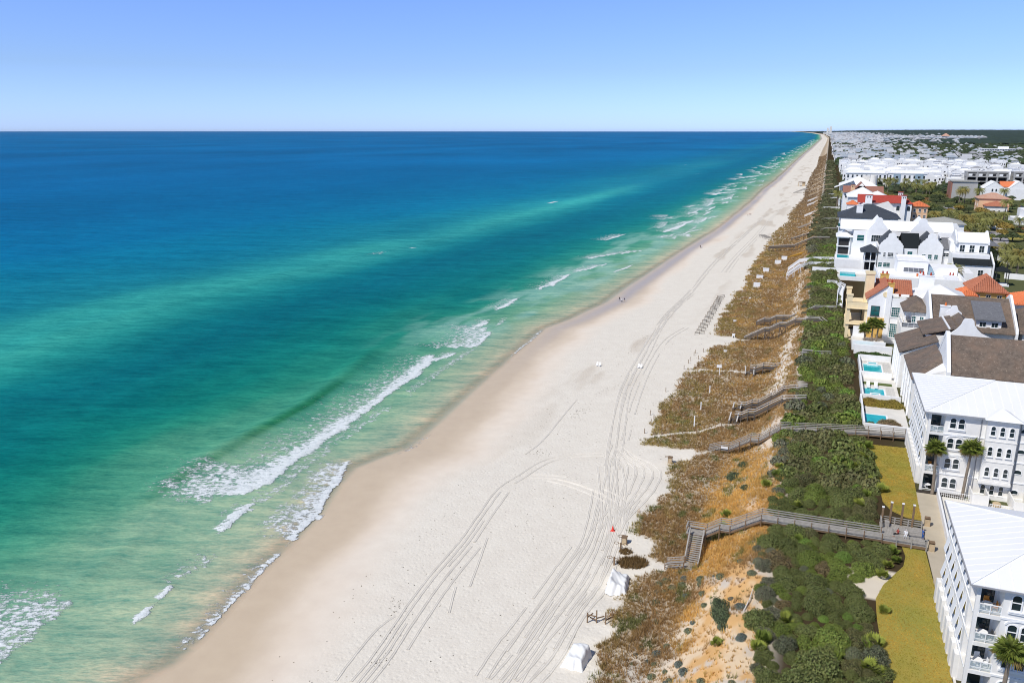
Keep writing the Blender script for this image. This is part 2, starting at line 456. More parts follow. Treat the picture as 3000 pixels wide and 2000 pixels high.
def grass_density(X, Y):
    x = X - shift(Y)
    w = xd(Y) - shift(Y)
    nz = fbm(X / 2.6, Y / 3.2, 91, 3) - .5
    nb = fbm(X / 9, Y / 12, 93, 3) - .5
    g = ss(-.5, 1.6, x - w + nz * 5.0)
    g = g * (1 - ss(-3.0, -1.0, x + nz * 3))
    # bare, eroded scarp: nearly all of it at the near end, strips of it farther on
    sc0 = ss(-13.5, -9, x + nz * 9 + nb * 8) * (1 - ss(99, 106, Y + nb * 8))
    g = g * (1 - .86 * sc0)
    st = ss(-7.6, -6.2, x + nz * 5) * (1 - ss(-4.4, -3.2, x + nz * 4)) * ss(114, 122, Y) * ss(.36, .56, fbm(X / 3, Y / 16, 95, 3))
    g = g * (1 - .8 * st * (1 - .4 * ss(200, 400, Y)))
    bare = (1 - ss(80, 87, Y + nz * 6)) * ss(.45, .6, fbm(X / 3.5, Y / 3.5, 97, 3)) * (1 - ss(-14, -11, x))
    g = g * (1 - .8 * bare)
    # sandy footpaths to the stairs
    for line, hw in PATHS:
        a = np.array(line)
        d = np.abs(Y - np.interp(x, a[:, 0], a[:, 1])) + 50 * ((x < a[0, 0] - 3) | (x > a[-1, 0]))
        g = g * ss(hw * .55, hw * 1.2, d + nz * 1.2)
    return g
PATHS = [([(-34,160),(-31.4,160.8),(-26.7,163.3),(-21.1,166.2),(-17,170.6),(-12.6,173)], 1.0), ([(-33,212),(-24.9,216),(-15,214),(-12,213)], .9),
         ([(-24,106.5),(-20,107.6),(-16.5,107.3)], 1.3), ([(-29,245),(-20,249.6),(-17,250)], 1.5), ([(-26,150),(-18,153.5),(-16.4,155)], 1.0)]

def build_land():
    ys = [38.0]
    while ys[-1] < 62000: ys.append(ys[-1] * 1.0065 + (0 if ys[-1] > 150 else .05))
    ys = np.array(ys)
    xs = np.concatenate([np.arange(-112, -34, .75), np.arange(-34, 2, .45), np.arange(2, 40, 2.0), 40 * 1.13 ** np.arange(0, 62)])
    X, Y = np.meshgrid(xs, ys)
    X = X + shift(Y)
    Z = gz(X, Y)
    x = X - shift(Y); w = xw(Y) - shift(Y)
    d = x - w
    nz = fbm(X / 9, Y / 22, 71, 4) - .5
    nb = fbm(X / 26, Y / 70, 73, 3) - .5
    near = 1 - ss(150, 420, Y)
    bw = np.interp(Y, [60, 130, 200, 300, 500, 900], [13, 12, 11, 9, 7, 5])          # width of the wet strip
    wet = 1 - ss(bw * .35, bw * 1.35, d + nz * 9 + nb * 7)
    dry = np.array([S2L(223, 216, 202)]); damp = np.array([S2L(227, 213, 195)]); tan = np.array([S2L(204, 185, 158)]); under = np.array([S2L(176, 150, 112)])
    a = (1 - ss(bw * .9, bw * 2.0, d + nz * 10 + nb * 8))[..., None]
    T = dry * (1 - a) + damp * a
    T = T * (1 - wet[..., None]) + tan * wet[..., None]
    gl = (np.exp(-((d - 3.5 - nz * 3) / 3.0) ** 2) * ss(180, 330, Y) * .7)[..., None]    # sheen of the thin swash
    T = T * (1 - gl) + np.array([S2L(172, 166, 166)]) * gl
    sub = (1 - ss(-1.6, -.1, d))[..., None]
    T = T * (1 - sub) + np.array([S2L(172, 172, 148)]) * sub
    smear = (ss(.58, .72, fbm(X / 7, Y / 40, 75, 4)) * ss(14, 24, d) * (1 - ss(34, 44, d)) * .4 * (.4 + .6 * ss(150, 250, Y)))[..., None]
    T = T * (1 - smear) + np.array([S2L(170, 152, 130)]) * smear
    # the clay-coloured scarp below the scrub
    sc_ = ss(-15.5, -11, x + nz * 6) * (1 - ss(-3, 0, x)) * (1 - ss(108, 150, Y) * .72)
    scn = fbm(X / 2.2, Y / 4.5, 77, 4)
    clay = np.array([S2L(216, 172, 116)]); pale = np.array([S2L(226, 202, 168)]); gry = np.array([S2L(206, 194, 178)])
    k = ss(.38, .55, scn)[..., None]
    sct = clay * (1 - k) + pale * k
    k2 = ss(.55, .7, fbm(X / 1.5, Y / 2, 79, 3))[..., None]
    sct = sct * (1 - k2) + gry * k2
    T = T * (1 - sc_[..., None]) + sct * sc_[..., None]
    gd = grass_density(X, Y)
    gcol = np.array([S2L(138, 112, 72)])
    T = T * (1 - .62 * gd[..., None]) + gcol * .62 * gd[..., None]
    soil = ss(-3, 1, x)[..., None]
    T = T * (1 - soil) + np.where((ss(6.8, 8.6, x + nz * 3) * ss(96, 98.5, Y) * (1 - ss(103, 107, Y + nz * 4)))[..., None] > .5, np.array([S2L(214, 203, 184)]), np.array([S2L(70, 60, 44)])) * soil
    inland = ss(14, 24, x)[..., None]
    T = T * (1 - inland) + np.array([S2L(92, 96, 66)]) * inland
    farg = (ss(16, 30, x) * ss(600, 1400, Y))[..., None]
    T = T * (1 - farg) + np.array([S2L(48, 70, 46)]) * farg
    trod = ss(bw * 1.1, bw * 1.9, d + nz * 6) * (1 - .75 * sc_) * (1 - ss(0, 6, x))
    Z = Z + .05 * trod * (fbm(X / .9, Y / .9, 81, 2) - .5)
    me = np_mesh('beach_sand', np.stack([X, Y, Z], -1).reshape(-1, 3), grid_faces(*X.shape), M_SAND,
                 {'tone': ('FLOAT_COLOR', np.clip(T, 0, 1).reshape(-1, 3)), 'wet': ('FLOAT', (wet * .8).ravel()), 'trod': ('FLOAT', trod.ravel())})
    tagit(link('ground', me), kind='structure')
build_land()
# ---------------------------------------------------------------- plants
def leaf_material(name, use_attr, rough=.7):
    q = NT(name)
    if use_attr:
        col = q.attr('tone').outputs['Color']
    else:
        oi = q.n('ObjectInfo')
        t = q.attr('tone').outputs['Color']
        col = q.mix(1.0, oi.outputs['Color'], t, 'MULTIPLY')
    q.l(col, q.b.inputs['Base Color'])
    q.b.inputs['Roughness'].default_value = rough
    q.b.inputs['Specular IOR Level'].default_value = .25
    tr = q.n('BsdfTranslucent')
    q.l(col, tr.inputs['Color'])
    mx = q.n('MixShader')
    mx.inputs[0].default_value = .18
    q.l(q.b.outputs[0], mx.inputs[1]); q.l(tr.outputs[0], mx.inputs[2])
    q.l(mx.outputs[0], q.out.inputs['Surface'])
    return q.m
M_LEAF = leaf_material('foliage', False)
M_GRASS = leaf_material('dune_grass', True, .85)

def tuft_mesh(name, x, y, h, wd, nb, col, lean=.5, mat=None):
    """grass: nb pointed blades at each of the given points"""
    n = len(x)
    z = gz(x, y)
    x = np.repeat(x, nb); y = np.repeat(y, nb); z = np.repeat(z, nb); h = np.repeat(h, nb); wd = np.repeat(wd, nb)
    c = np.repeat(col, nb, 0)
    m = len(x)
    a = RNG.uniform(0, 2 * np.pi, m); r = RNG.uniform(0, .35, m) * h
    bx, by = x + r * np.cos(a), y + r * np.sin(a)
    hh = h * RNG.uniform(.55, 1.1, m); ll = hh * lean * RNG.uniform(.3, 1.2, m)
    a2 = a + RNG.normal(0, .6, m)
    tx, ty, tz = bx + ll * np.cos(a2), by + ll * np.sin(a2), z + hh
    b = RNG.uniform(0, np.pi, m); w = wd * RNG.uniform(.6, 1.2, m) * .5
    V = np.stack([np.stack([bx - w * np.cos(b), by - w * np.sin(b), z - .05], -1), np.stack([bx + w * np.cos(b), by + w * np.sin(b), z - .05], -1), np.stack([tx, ty, tz], -1)], 1).reshape(-1, 3)
    k = RNG.uniform(.82, 1.18, (m, 1))
    C = np.stack([c * k * .86, c * k * .86, c * k * 1.1], 1).reshape(-1, 3)
    return np_mesh(name, V, np.arange(m * 3).reshape(-1, 3), mat or M_GRASS, {'tone': ('FLOAT_COLOR', np.clip(C, 0, 1))}, False)

GOLD, BROWN, OLIVE, GREEN = [np.array(S2L(*c)) for c in ((226,182,104), (170,137,91), (164,148,87), (116,126,72))]
def dune_colour(x, y):
    n1 = fbm(x / 5.5, y / 9, 101, 4); n2 = fbm(x / 3.1, y / 4.2, 103, 3)
    u = x - shift(y)
    gold = ss(-17, -11, u + (n1 - .5) * 12) * (1 - ss(-6, -3, u) * .3) * (1 - .85 * ss(135, 175, y)) * ss(.34, .5, n1 + .06)
    gold = np.maximum(gold, .4 * ss(.54, .66, n1) * ss(160, 190, y))
    ol = (1 - ss(-24, -15, u + (n2 - .5) * 10)) * ss(.36, .56, n2) * (1 - ss(150, 200, y) * .35)
    c = BROWN[None] * (1 - ol[:, None]) + OLIVE[None] * ol[:, None]
    c = c * (1 - gold[:, None]) + GOLD[None] * gold[:, None]
    g = (ss(.60, .72, fbm(x / 2.2, y / 2.6, 107, 3)) * .8 * (1 - ss(160, 200, y) * .6))[:, None]
    c = c * (1 - g) + GREEN[None] * g
    fr = (ss(420, 900, y) * .75)[:, None]
    return c * (1 - fr) + np.array([S2L(134, 114, 92)]) * fr

def scatter(x0, x1, y0, y1, per, dens_f):
    n = int((x1 - x0) * (y1 - y0) * per)
    x = RNG.uniform(x0, x1, n); y = RNG.uniform(y0, y1, n)
    k = RNG.uniform(0, 1, n) < dens_f(x, y)
    return x[k], y[k]
for (y0, y1, per, h, w, nb) in ((58, 130, 15, .62, .085, 7), (130, 185, 9, .66, .11, 6), (185, 300, 5.0, .72, .17, 5), (300, 480, 2.4, .8, .26, 5), (480, 900, .8, .95, .5, 4), (900, 2200, .16, 1.1, 1.2, 4)):
    x, y = scatter(-34, -1.5, y0, y1, per, grass_density)
    big = fbm(x / 4, y / 4, 111, 3)
    hh = h * RNG.uniform(.6, 1.15, len(x)) * (.55 + .9 * big)
    col = dune_colour(x, y) * RNG.uniform(.85, 1.15, (len(x), 1)) * (.75 + .5 * fbm(x / 1.6, y / 1.6, 113, 2))[:, None]
    tagit(link('dune_grass', tuft_mesh('dune_grass', x, y, hh, np.full(len(x), w), nb, col)), kind='stuff')
# the sea-oat islands at the foot of the near stairs, each a clump of its own
def oat_clump(cx, cy, rx, ry, n, hh, label):
    a = RNG.uniform(0, 2 * np.pi, n); r = np.sqrt(RNG.uniform(0, 1, n))
    x = cx + rx * r * np.cos(a); y = cy + ry * r * np.sin(a)
    col = np.tile(np.array([S2L(136, 110, 70)]), (n, 1)) * RNG.uniform(.7, 1.25, (n, 1))
    me = tuft_mesh('sea_oat_clump', x - cx, y - cy, np.full(n, hh) * RNG.uniform(.6, 1.2, n), np.full(n, .09), 7, col, .35)
    co = np.zeros(len(me.vertices) * 3); me.vertices.foreach_get('co', co); co = co.reshape(-1, 3)
    z0 = gz(x, y); z1 = gz(x - cx, y - cy)
    co[:, 2] += np.repeat(z0 - z1 - gz1(cx, cy), 21)
    me.vertices.foreach_set('co', co.ravel()); me.update()
    tagit(link('sea_oat_clump', me, None, (cx, cy, gz1(cx, cy))), label, 'plant', 'sea oat clumps on the open sand')
oat_clump(-21.9, 107.6, 2.3, 1.7, 330, .85, 'largest dark brown sea oat clump on the sand left of the near stairs')
oat_clump(-23.7, 110.6, 1.0, .8, 80, .6, 'low wispy sea oat tuft behind the largest clump, beside the wooden racks')


def blob_core(rad, seg=8, rings=5, squash=.7, seed=0):
    r_ = np.random.default_rng(seed)
    V = [(0, 0, rad * squash)]
    for i in range(1, rings):
        t = i / (rings - 1) * math.pi * .55
        for j in range(seg):
            a = 2 * math.pi * (j + .5 * (i % 2)) / seg
            k = rad * r_.uniform(.85, 1.08)
            V.append((k * math.sin(t) * math.cos(a), k * math.sin(t) * math.sin(a), k * squash * math.cos(t)))
    F = [(0, 1 + j, 1 + (j + 1) % seg) for j in range(seg)]
    for i in range(rings - 2):
        b0, b1 = 1 + i * seg, 1 + (i + 1) * seg
        for j in range(seg):
            k = (j + 1) % seg
            F += [(b0 + j, b1 + j, b1 + k), (b0 + j, b1 + k, b0 + k)]
    return np.array(V), np.array(F)

def leaf_ball(name, n, size, seed, lobes=1, squash=.7, up=.35, core=.82, spread=.5, mat=None):
    """a leafy mass of unit radius: n leaf clumps (triangles) over several lobes round a dark core"""
    r_ = np.random.default_rng(seed)
    cs = [(0, 0, 0, 1.0)] if lobes == 1 else [(spread * math.cos(a + seed), spread * math.sin(a + seed), r_.uniform(-.1, .3) * squash, r_.uniform(.45, .72)) for a in np.linspace(0, 2 * math.pi, lobes, endpoint=False)] + [(0, 0, .3 * squash, .62)]
    Vs, Fs, Cs, off = [], [], [], 0
    tot = sum(c[3] ** 2 for c in cs)
    for ci, (cx, cy, cz, cr) in enumerate(cs):
        V, F = blob_core(core * cr, 7, 5, squash, seed + ci)
        Vs.append(V + (cx, cy, cz)); Fs.append(F + off); off += len(V)
        Cs.append(np.full((len(V), 3), .3))  # core colour darkened to paint the shade inside the foliage
        m = int(n * cr ** 2 / tot)
        d = r_.normal(0, 1, (m, 3)); d[:, 2] = np.abs(d[:, 2]) * .9 - .12
        d /= np.linalg.norm(d, axis=1)[:, None]
        rad = cr * (r_.uniform(.80, 1.06, m))
        p = d * rad[:, None] * (1, 1, squash) + (cx, cy, cz)
        nn = d + r_.normal(0, .55, (m, 3)) + (0, 0, up)
        nn /= np.linalg.norm(nn, axis=1)[:, None]
        t = np.cross(nn, r_.normal(0, 1, (m, 3))); t /= np.linalg.norm(t, axis=1)[:, None]
        b = np.cross(nn, t)
        s = size * r_.uniform(.6, 1.35, m)[:, None]
        tri = np.stack([p - t * s * .6 - b * s * .45, p + t * s * .6 - b * s * .45, p + b * s * .75], 1)
        Vs.append(tri.reshape(-1, 3)); Fs.append(np.arange(m * 3).reshape(-1, 3) + off); off += m * 3
        k = r_.uniform(.72, 1.28, (m, 1)) * np.array([[1, 1, 1]]) + r_.normal(0, .05, (m, 3))
        Cs.append(np.repeat(k, 3, 0))
    return np_mesh(name, np.concatenate(Vs), np.concatenate(Fs), mat or M_LEAF, {'tone': ('FLOAT_COLOR', np.clip(np.concatenate(Cs), .1, 1.6))}, False)

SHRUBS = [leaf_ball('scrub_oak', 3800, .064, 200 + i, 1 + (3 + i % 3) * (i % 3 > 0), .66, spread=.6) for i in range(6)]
LAWN2 = [(14.6,113.2),(17.55,113.2),(17.7,101.2),(17.3,83.5),(17.2,60),(11.8,60),(11.5,76),(11.5,82),(10.7,88),(10.5,93),(10.6,97.5),(11.6,101),(13.2,104.5),(14.4,107),(14.9,110)]
LAWN1 = [(11.6,151.6),(18.4,152.2),(18.45,152),(18.2,134),(18.1,130.5),(18,122.3),(15.9,122.6),(14.0,124.3),(13.0,127),(12.8,132),(12.9,140),(12.6,146)]
def inside(poly, x, y):
    c = False
    j = len(poly) - 1
    for i in range(len(poly)):
        if (poly[i][1] > y) != (poly[j][1] > y) and x < (poly[j][0] - poly[i][0]) * (y - poly[i][1]) / (poly[j][1] - poly[i][1]) + poly[i][0]: c = not c
        j = i
    return c
WALK_Y = [(112.2, 114.6), (155.0, 157.2), (173.5, 175.3), (186.9, 188.7), (212.4, 214.4), (250.2, 252.2), (269.5, 271.5)]
def scrub_ok(x, y, r):
    e = np.interp(y, [60, 84, 97, 104, 112, 116, 133, 150, 158, 175, 230, 265, 330, 420, 600], [11.6, 11.6, 8.6, 11.6, 13.2, 12, 13.0, 11.9, 11.5, 10.8, 9.9, 8.9, 7.9, 9.5, 12])
    lo = np.interp(y, [60, 80, 92, 100, 106, 112, 120, 150, 165, 200, 260, 330, 420, 600], [-2.2, -2.4, -3.4, -3.0, -4.2, -3.0, -3.8, -4.4, -2.4, -1.9, -2.0, -2.4, -5, -6])
    lo += 3.2 * (float(noise2(np.array([x / 3.0]), np.array([y / 3.4]), 151)[0]) - .45)
    if x + r * .5 > e or x - r * .6 < lo: return False
    if y < 300:
        for a, b in WALK_Y:
            if a - r * .25 < y < b + r * .45: return False
    if 97.8 < y < 103.5 and x > 7.6 + (y - 98) * .45: return False
    if 112 < y < 121.5 and x > 11: return False
    if y < 130 and (inside(LAWN1, x + r * .4, y) or inside(LAWN2, x + r * .5, y)): return False
    return True
def shrub_colour(x, y, rnd):
    n = float(fbm(np.array([x / 4.5]), np.array([y / 6.0]), 131, 3)[0])
    base = np.array([.112, .128, .040])
    if n > .63: base = np.array([.130, .165, .034])
    if n < .38: base = np.array([.120, .118, .048])
    t = rnd.random()
    if t > .95: base = np.array([.13, .20, .04])
    elif t > .93: base = np.array([.15, .115, .055])
    elif t > .90: base = np.array([.12, .13, .075])
    if x < -1.2 and t > .5: base = np.array([.135, .135, .085])
    return base * rnd.uniform(.85, 1.2)
rs = random.Random(3)
spots, cells = [], {}
for _ in range(42000):
    y = 60 * (430 / 60.0) ** rs.random()
    x = rs.uniform(-6, 12)
    r = rs.choice([.7, 1.0, 1.3, 1.6, 1.9, 2.2]) * rs.uniform(.9, 1.1) * (1 + max(0, y - 150) / 600)
    if not scrub_ok(x, y, r): continue
    k = (int(x // 4), int(y // 4))
    bad = False
    for i in (-1, 0, 1):
        for j in (-1, 0, 1):
            for (a, b, rr) in cells.get((k[0] + i, k[1] + j), ()):
                if (a - x) ** 2 + (b - y) ** 2 < (.74 * (r + rr)) ** 2: bad = True
    if bad: continue
    cells.setdefault(k, []).append((x, y, r))
    spots.append((x, y, r))
spots.sort(key=lambda s: s[1] + s[0] * .3)
far_V, far_F, far_C, off = [], [], [], 0
low = [leaf_ball('scrub_low', 420, .17, 260 + i, 1, .6) for i in range(3)]
def me_arrays(me):
    co = np.zeros(len(me.vertices) * 3, np.float32); me.vertices.foreach_get('co', co)
    fv = np.zeros(len(me.loops), np.int32); me.loops.foreach_get('vertex_index', fv)
    cc = np.zeros(len(me.vertices) * 4, np.float32); me.attributes['tone'].data.foreach_get('color', cc)
    return co.reshape(-1, 3), fv.reshape(-1, 3), cc.reshape(-1, 4)[:, :3]
lowa = [me_arrays(m) for m in low]
n_ind = 0
for i, (x, y, r) in enumerate(spots):
    z = gz1(x, y) - .12
    col = shrub_colour(x, y, rs)
    col = col * 1.45
    hgt = min(r, 1.9) * rs.uniform(1.35, 1.9)
    if n_ind < 290:
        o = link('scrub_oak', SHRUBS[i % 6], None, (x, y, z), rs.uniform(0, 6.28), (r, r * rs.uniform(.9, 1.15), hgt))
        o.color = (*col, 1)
        w_ = 'at the bottom of the picture' if y < 80 else 'below the white sand patch' if y < 95 else 'just before the nearest walkover' if y < 113 else 'just behind the nearest walkover' if y < 132 else 'before the second walkover' if y < 155 else 'beyond the second walkover'
        w2 = 'at the seaward edge' if x < .5 else 'near the lawn side' if x > 7 else 'in the middle'
        hue = 'bright green' if col[1] > 1.32 * col[0] else 'brownish' if col[0] > col[1] else 'dark green'
        sz = 'large' if r > 1.5 else 'small' if r < 1.0 else 'mid-sized'
        tagit(o, '%s %s scrub bush %s, %s' % (sz, hue, w2, w_), 'shrub', '%s %s scrub %s, %s' % (sz, hue, w2, w_))
        n_ind += 1
    else:
        V, F, C = lowa[i % 3]
        a = rs.uniform(0, 6.28)
        Rm = np.array([[math.cos(a), -math.sin(a), 0], [math.sin(a), math.cos(a), 0], [0, 0, 1]])
        far_V.append((V * (r * 1.12, r * 1.12, hgt * 1.05)) @ Rm.T + (x, y, z)); far_F.append(F + off); off += len(V)
        far_C.append(C * col)
if far_V:
    tagit(link('scrub_thicket', np_mesh('scrub_thicket', np.concatenate(far_V), np.concatenate(far_F), M_GRASS, {'tone': ('FLOAT_COLOR', np.clip(np.concatenate(far_C), 0, 1))}, False)), kind='stuff')
# the darker scrub farther along the bluff, one mass
vl = [me_arrays(leaf_ball('scrub_tiny', 70, .42, 280 + i, 1, .55)) for i in range(3)]
Vf, Ff, Cf, off = [], [], [], 0
x, y = scatter(-8, 14, 425, 1700, .14, lambda x, y: ss(-6 + 6 * ss(500, 900, y), -1 + 6 * ss(500, 900, y), x) * (1 - ss(9, 14, x)) * (1 - .75 * ss(550, 1100, y)))
for i in range(len(x)):
    V, F, C = vl[i % 3]
    r = rs.uniform(1.3, 2.4) * (1 + y[i] / 2500)
    Vf.append(V * (r, r, r * .8) + (x[i], y[i], gz1(x[i], y[i]) - .2)); Ff.append(F + off); off += len(V)
    Cf.append(C * np.array(S2L(96, 98, 68)) * rs.uniform(.75, 1.3))
tagit(link('scrub_thicket', np_mesh('scrub_far', np.concatenate(Vf), np.concatenate(Ff), M_GRASS, {'tone': ('FLOAT_COLOR', np.clip(np.concatenate(Cf), 0, 1))}, False)), kind='stuff')

# small grey-green bushes and palmettos on the scarp and along the lawns
def fan_palm_mesh(name, n, size, seed, rise=.5):
    r_ = np.random.default_rng(seed)
    V, F, C = [], [], []
    for i in range(n):
        a = r_.uniform(0, 2 * math.pi); tilt = r_.uniform(.15, 1.15)
        d = np.array([math.cos(a) * math.sin(tilt), math.sin(a) * math.sin(tilt), math.cos(tilt)])
        L = size * r_.uniform(.55, 1.0)
        c0 = d * L * rise
        side = np.cross(d, (0, 0, 1)); side /= np.linalg.norm(side) + 1e-6
        upv = np.cross(side, d)
        k = r_.uniform(.7, 1.3)
        for j in range(9):
            b = (j - 4) / 4 * 1.35
            dd = d * math.cos(b) + side * math.sin(b)
            tip = c0 + dd * L * (.62 - .05 * abs(j - 4)) - np.array([0, 0, .12 * L * abs(math.sin(b))]) + upv * .04 * L
            w = np.cross(dd, upv) * L * .055
            s = len(V)
            V += [c0 - w * .3, c0 + dd * L * .3 + w, tip, c0 + dd * L * .3 - w]
            F += [(s, s + 1, s + 2), (s, s + 2, s + 3)]
            C += [[k * .8] * 3, [k] * 3, [k * 1.25, k * 1.2, k], [k * .9] * 3]
    return np_mesh(name, np.array(V), np.array(F), M_LEAF, {'tone': ('FLOAT_COLOR', np.array(C))}, False)
PALMETTO = [fan_palm_mesh('palmetto', 34, 1.0, 300 + i) for i in range(3)]
pal_px = [(11.62, 149.97), (10.73, 144.09), (9.71, 139.44), (12.51, 138.55), (11.38, 133.07), (12.91, 130.92), (10.53, 128.02), (12.45, 106.31), (11.67, 103.32), (13.48, 108.10), (11.39, 94.68), (9.93, 87.42), (9.00, 86.08), (10.19, 82.21), (9.21, 82.73), (13.12, 110.37), (-9.74, 121.25), (-9.83, 117.42), (-3.65, 107.78), (-6.76, 83.41), (-2.21, 82.48), (-1.79, 84.20), (0.36, 120.23), (-2.89, 135.67), (-3.35, 132.26), (-4.43, 128.13), (9.65, 123.87), (1.20, 109.61), (0.37, 88.99), (5.98, 85.24), (5.62, 83.19), (2.51, 80.84)]
WHERE = ['beside the brown lawn', 'at the edge of the lower lawn', 'on the bare scarp', 'among the scrub']
for i, (x, y) in enumerate(pal_px):
    o = link('saw_palmetto', PALMETTO[i % 3], None, (x, y, gz1(x, y)), i * 1.3, (rs.uniform(1.1, 1.7),) * 3)
    o.color = (.27, .31, .06, 1) if i % 3 else (.20, .26, .05, 1)
    w = 0 if (x > 9 and y > 120) else 1 if x > 9 else 2 if x < -2.5 else 3
    tagit(o, 'yellow-green saw palmetto with pointed fan leaves ' + WHERE[w], 'palmetto', 'palmettos ' + WHERE[w])
DUNEB = [leaf_ball('dune_bush', 700, .13, 330 + i, 1, .6) for i in range(3)]
for i in range(70):
    y = rs.uniform(70, 104); x = rs.uniform(-17, -4)
    if x > -9 and rs.random() < .45: continue
    o = link('rosemary_bush', DUNEB[i % 3], None, (x, y, gz1(x, y) - .05), rs.uniform(0, 6), (rs.uniform(.28, .75),) * 3)
    o.color = (.20, .22, .13, 1) if i % 3 else (.17, .20, .17, 1)
    w_ = 'near its brow' if x > -8 else 'half way down' if x > -12 else 'at its foot'; w2 = 'nearest the camera' if y < 80 else 'below the covered stack' if y < 92 else 'near the wide stair'
    tagit(o, 'small grey-green bush on the sandy scarp, %s, %s' % (w_, w2), 'shrub', 'small scarp bushes %s, %s' % (w_, w2))
for (x, y, sx, sy, sz, lab) in [(*(-6.53, 89.63), 1.5, 3.4, 1.3, 'long dark green bush sprawling down the sandy scarp'), (*(-9.83, 141.91), 2.2, 1.7, 1.0, 'dark green bush on the dune below the walkover with lattice rails'), (*(-8.85, 147.81), 1.6, 1.3, .9, 'smaller dark bush just above the dark bush on the dune'), (*(-7.30, 131.49), 1.4, 1.0, .6, 'low dark bush under the red clay streak of the bluff')]:
    o = link('dune_bush', SHRUBS[2], None, (x, y, gz1(x, y) - .25), .35, (sx, sy, sz * .9))
    o.color = (.125, .155, .075, 1)
    tagit(o, lab, 'shrub')

# short blades over the two near lawns, so that their surface is grass and not a sheet
for nm, poly, n in (('lawn_grass', LAWN1, 15000), ('lawn_grass', LAWN2, 17000)):
    px_ = [p[0] for p in poly]; py_ = [p[1] for p in poly]
    x = RNG.uniform(min(px_), max(px_), n); y = RNG.uniform(max(60, min(py_)), max(py_), n)
    k_ = np.array([inside(poly, a, b) for a, b in zip(x, y)])
    x, y = x[k_], y[k_]
    n1 = ss(.38, .62, fbm(x / 3.2, y / 5, 161, 4) + (x - 14.5) * .03)[:, None]
    c = np.array([.60, .375, .065]) * (1 - n1) + np.array([.40, .34, .055]) * n1
    c = c * RNG.uniform(.7, 1.25, (len(x), 1)) * (.8 + .4 * fbm(x / .7, y / .7, 163, 2))[:, None]
    me = tuft_mesh(nm, x, y, np.full(len(x), .10), np.full(len(x), .07), 3, c, 1.2)
    co = np.zeros(len(me.vertices) * 3, np.float32); me.vertices.foreach_get('co', co); co = co.reshape(-1, 3)
    co[:, 2] += np.repeat(10.14 - gz(x, y), 9); me.vertices.foreach_set('co', co.ravel()); me.update()
    tagit(link(nm, me), kind='stuff')
# ---------------------------------------------------------------- building helpers
def plain(name, rgb, rough=.8, var=.06, scale=.6, bump=0, bscale=8.0, spec=.3, metal=0.0, dirt=0.0):
    q = NT(name)
    p = q.pos()
    n = q.noise(p, scale, 4, .6)
    c = q.mix(q.ramp(n, .25, .75), tuple(max(0, v * (1 - var)) for v in rgb), tuple(min(1, v * (1 + var)) for v in rgb))
    if dirt:      # vertical weather streaks and grime
        n2 = q.noise(q.pos((1.6, 1.6, .18)), 1.0, 4, .65)
        c = q.mix(q.math('MULTIPLY', q.ramp(n2, .52, .8), dirt), c, tuple(v * .62 for v in rgb))
    q.l(c, q.b.inputs['Base Color'])
    q.b.inputs['Roughness'].default_value = rough
    q.b.inputs['Specular IOR Level'].default_value = spec
    q.b.inputs['Metallic'].default_value = metal
    if bump:
        q.l(q.bump(q.noise(p, bscale, 3), bump, .03), q.b.inputs['Normal'])
    return q.m

def shingle(name, a, b, c3):
    q = NT(name)
    p = q.pos()
    n = q.noise(p, 1.3, 6, .72)
    n2 = q.noise(p, .35, 3)
    c = q.mix(q.ramp(n, .3, .7), a, b)
    c = q.mix(q.math('MULTIPLY', q.ramp(n2, .45, .7), .6), c, c3)
    sp = q.noise(p, 3.2, 2, .5)
    c = q.mix(q.math('MULTIPLY', q.ramp(sp, .64, .72), .55), c, tuple(min(1, v * 2.2) for v in b))
    q.l(c, q.b.inputs['Base Color'])
    q.b.inputs['Roughness'].default_value = .92
    q.l(q.bump(q.math('ADD', n, sp), .8, .08), q.b.inputs['Normal'])
    return q.m

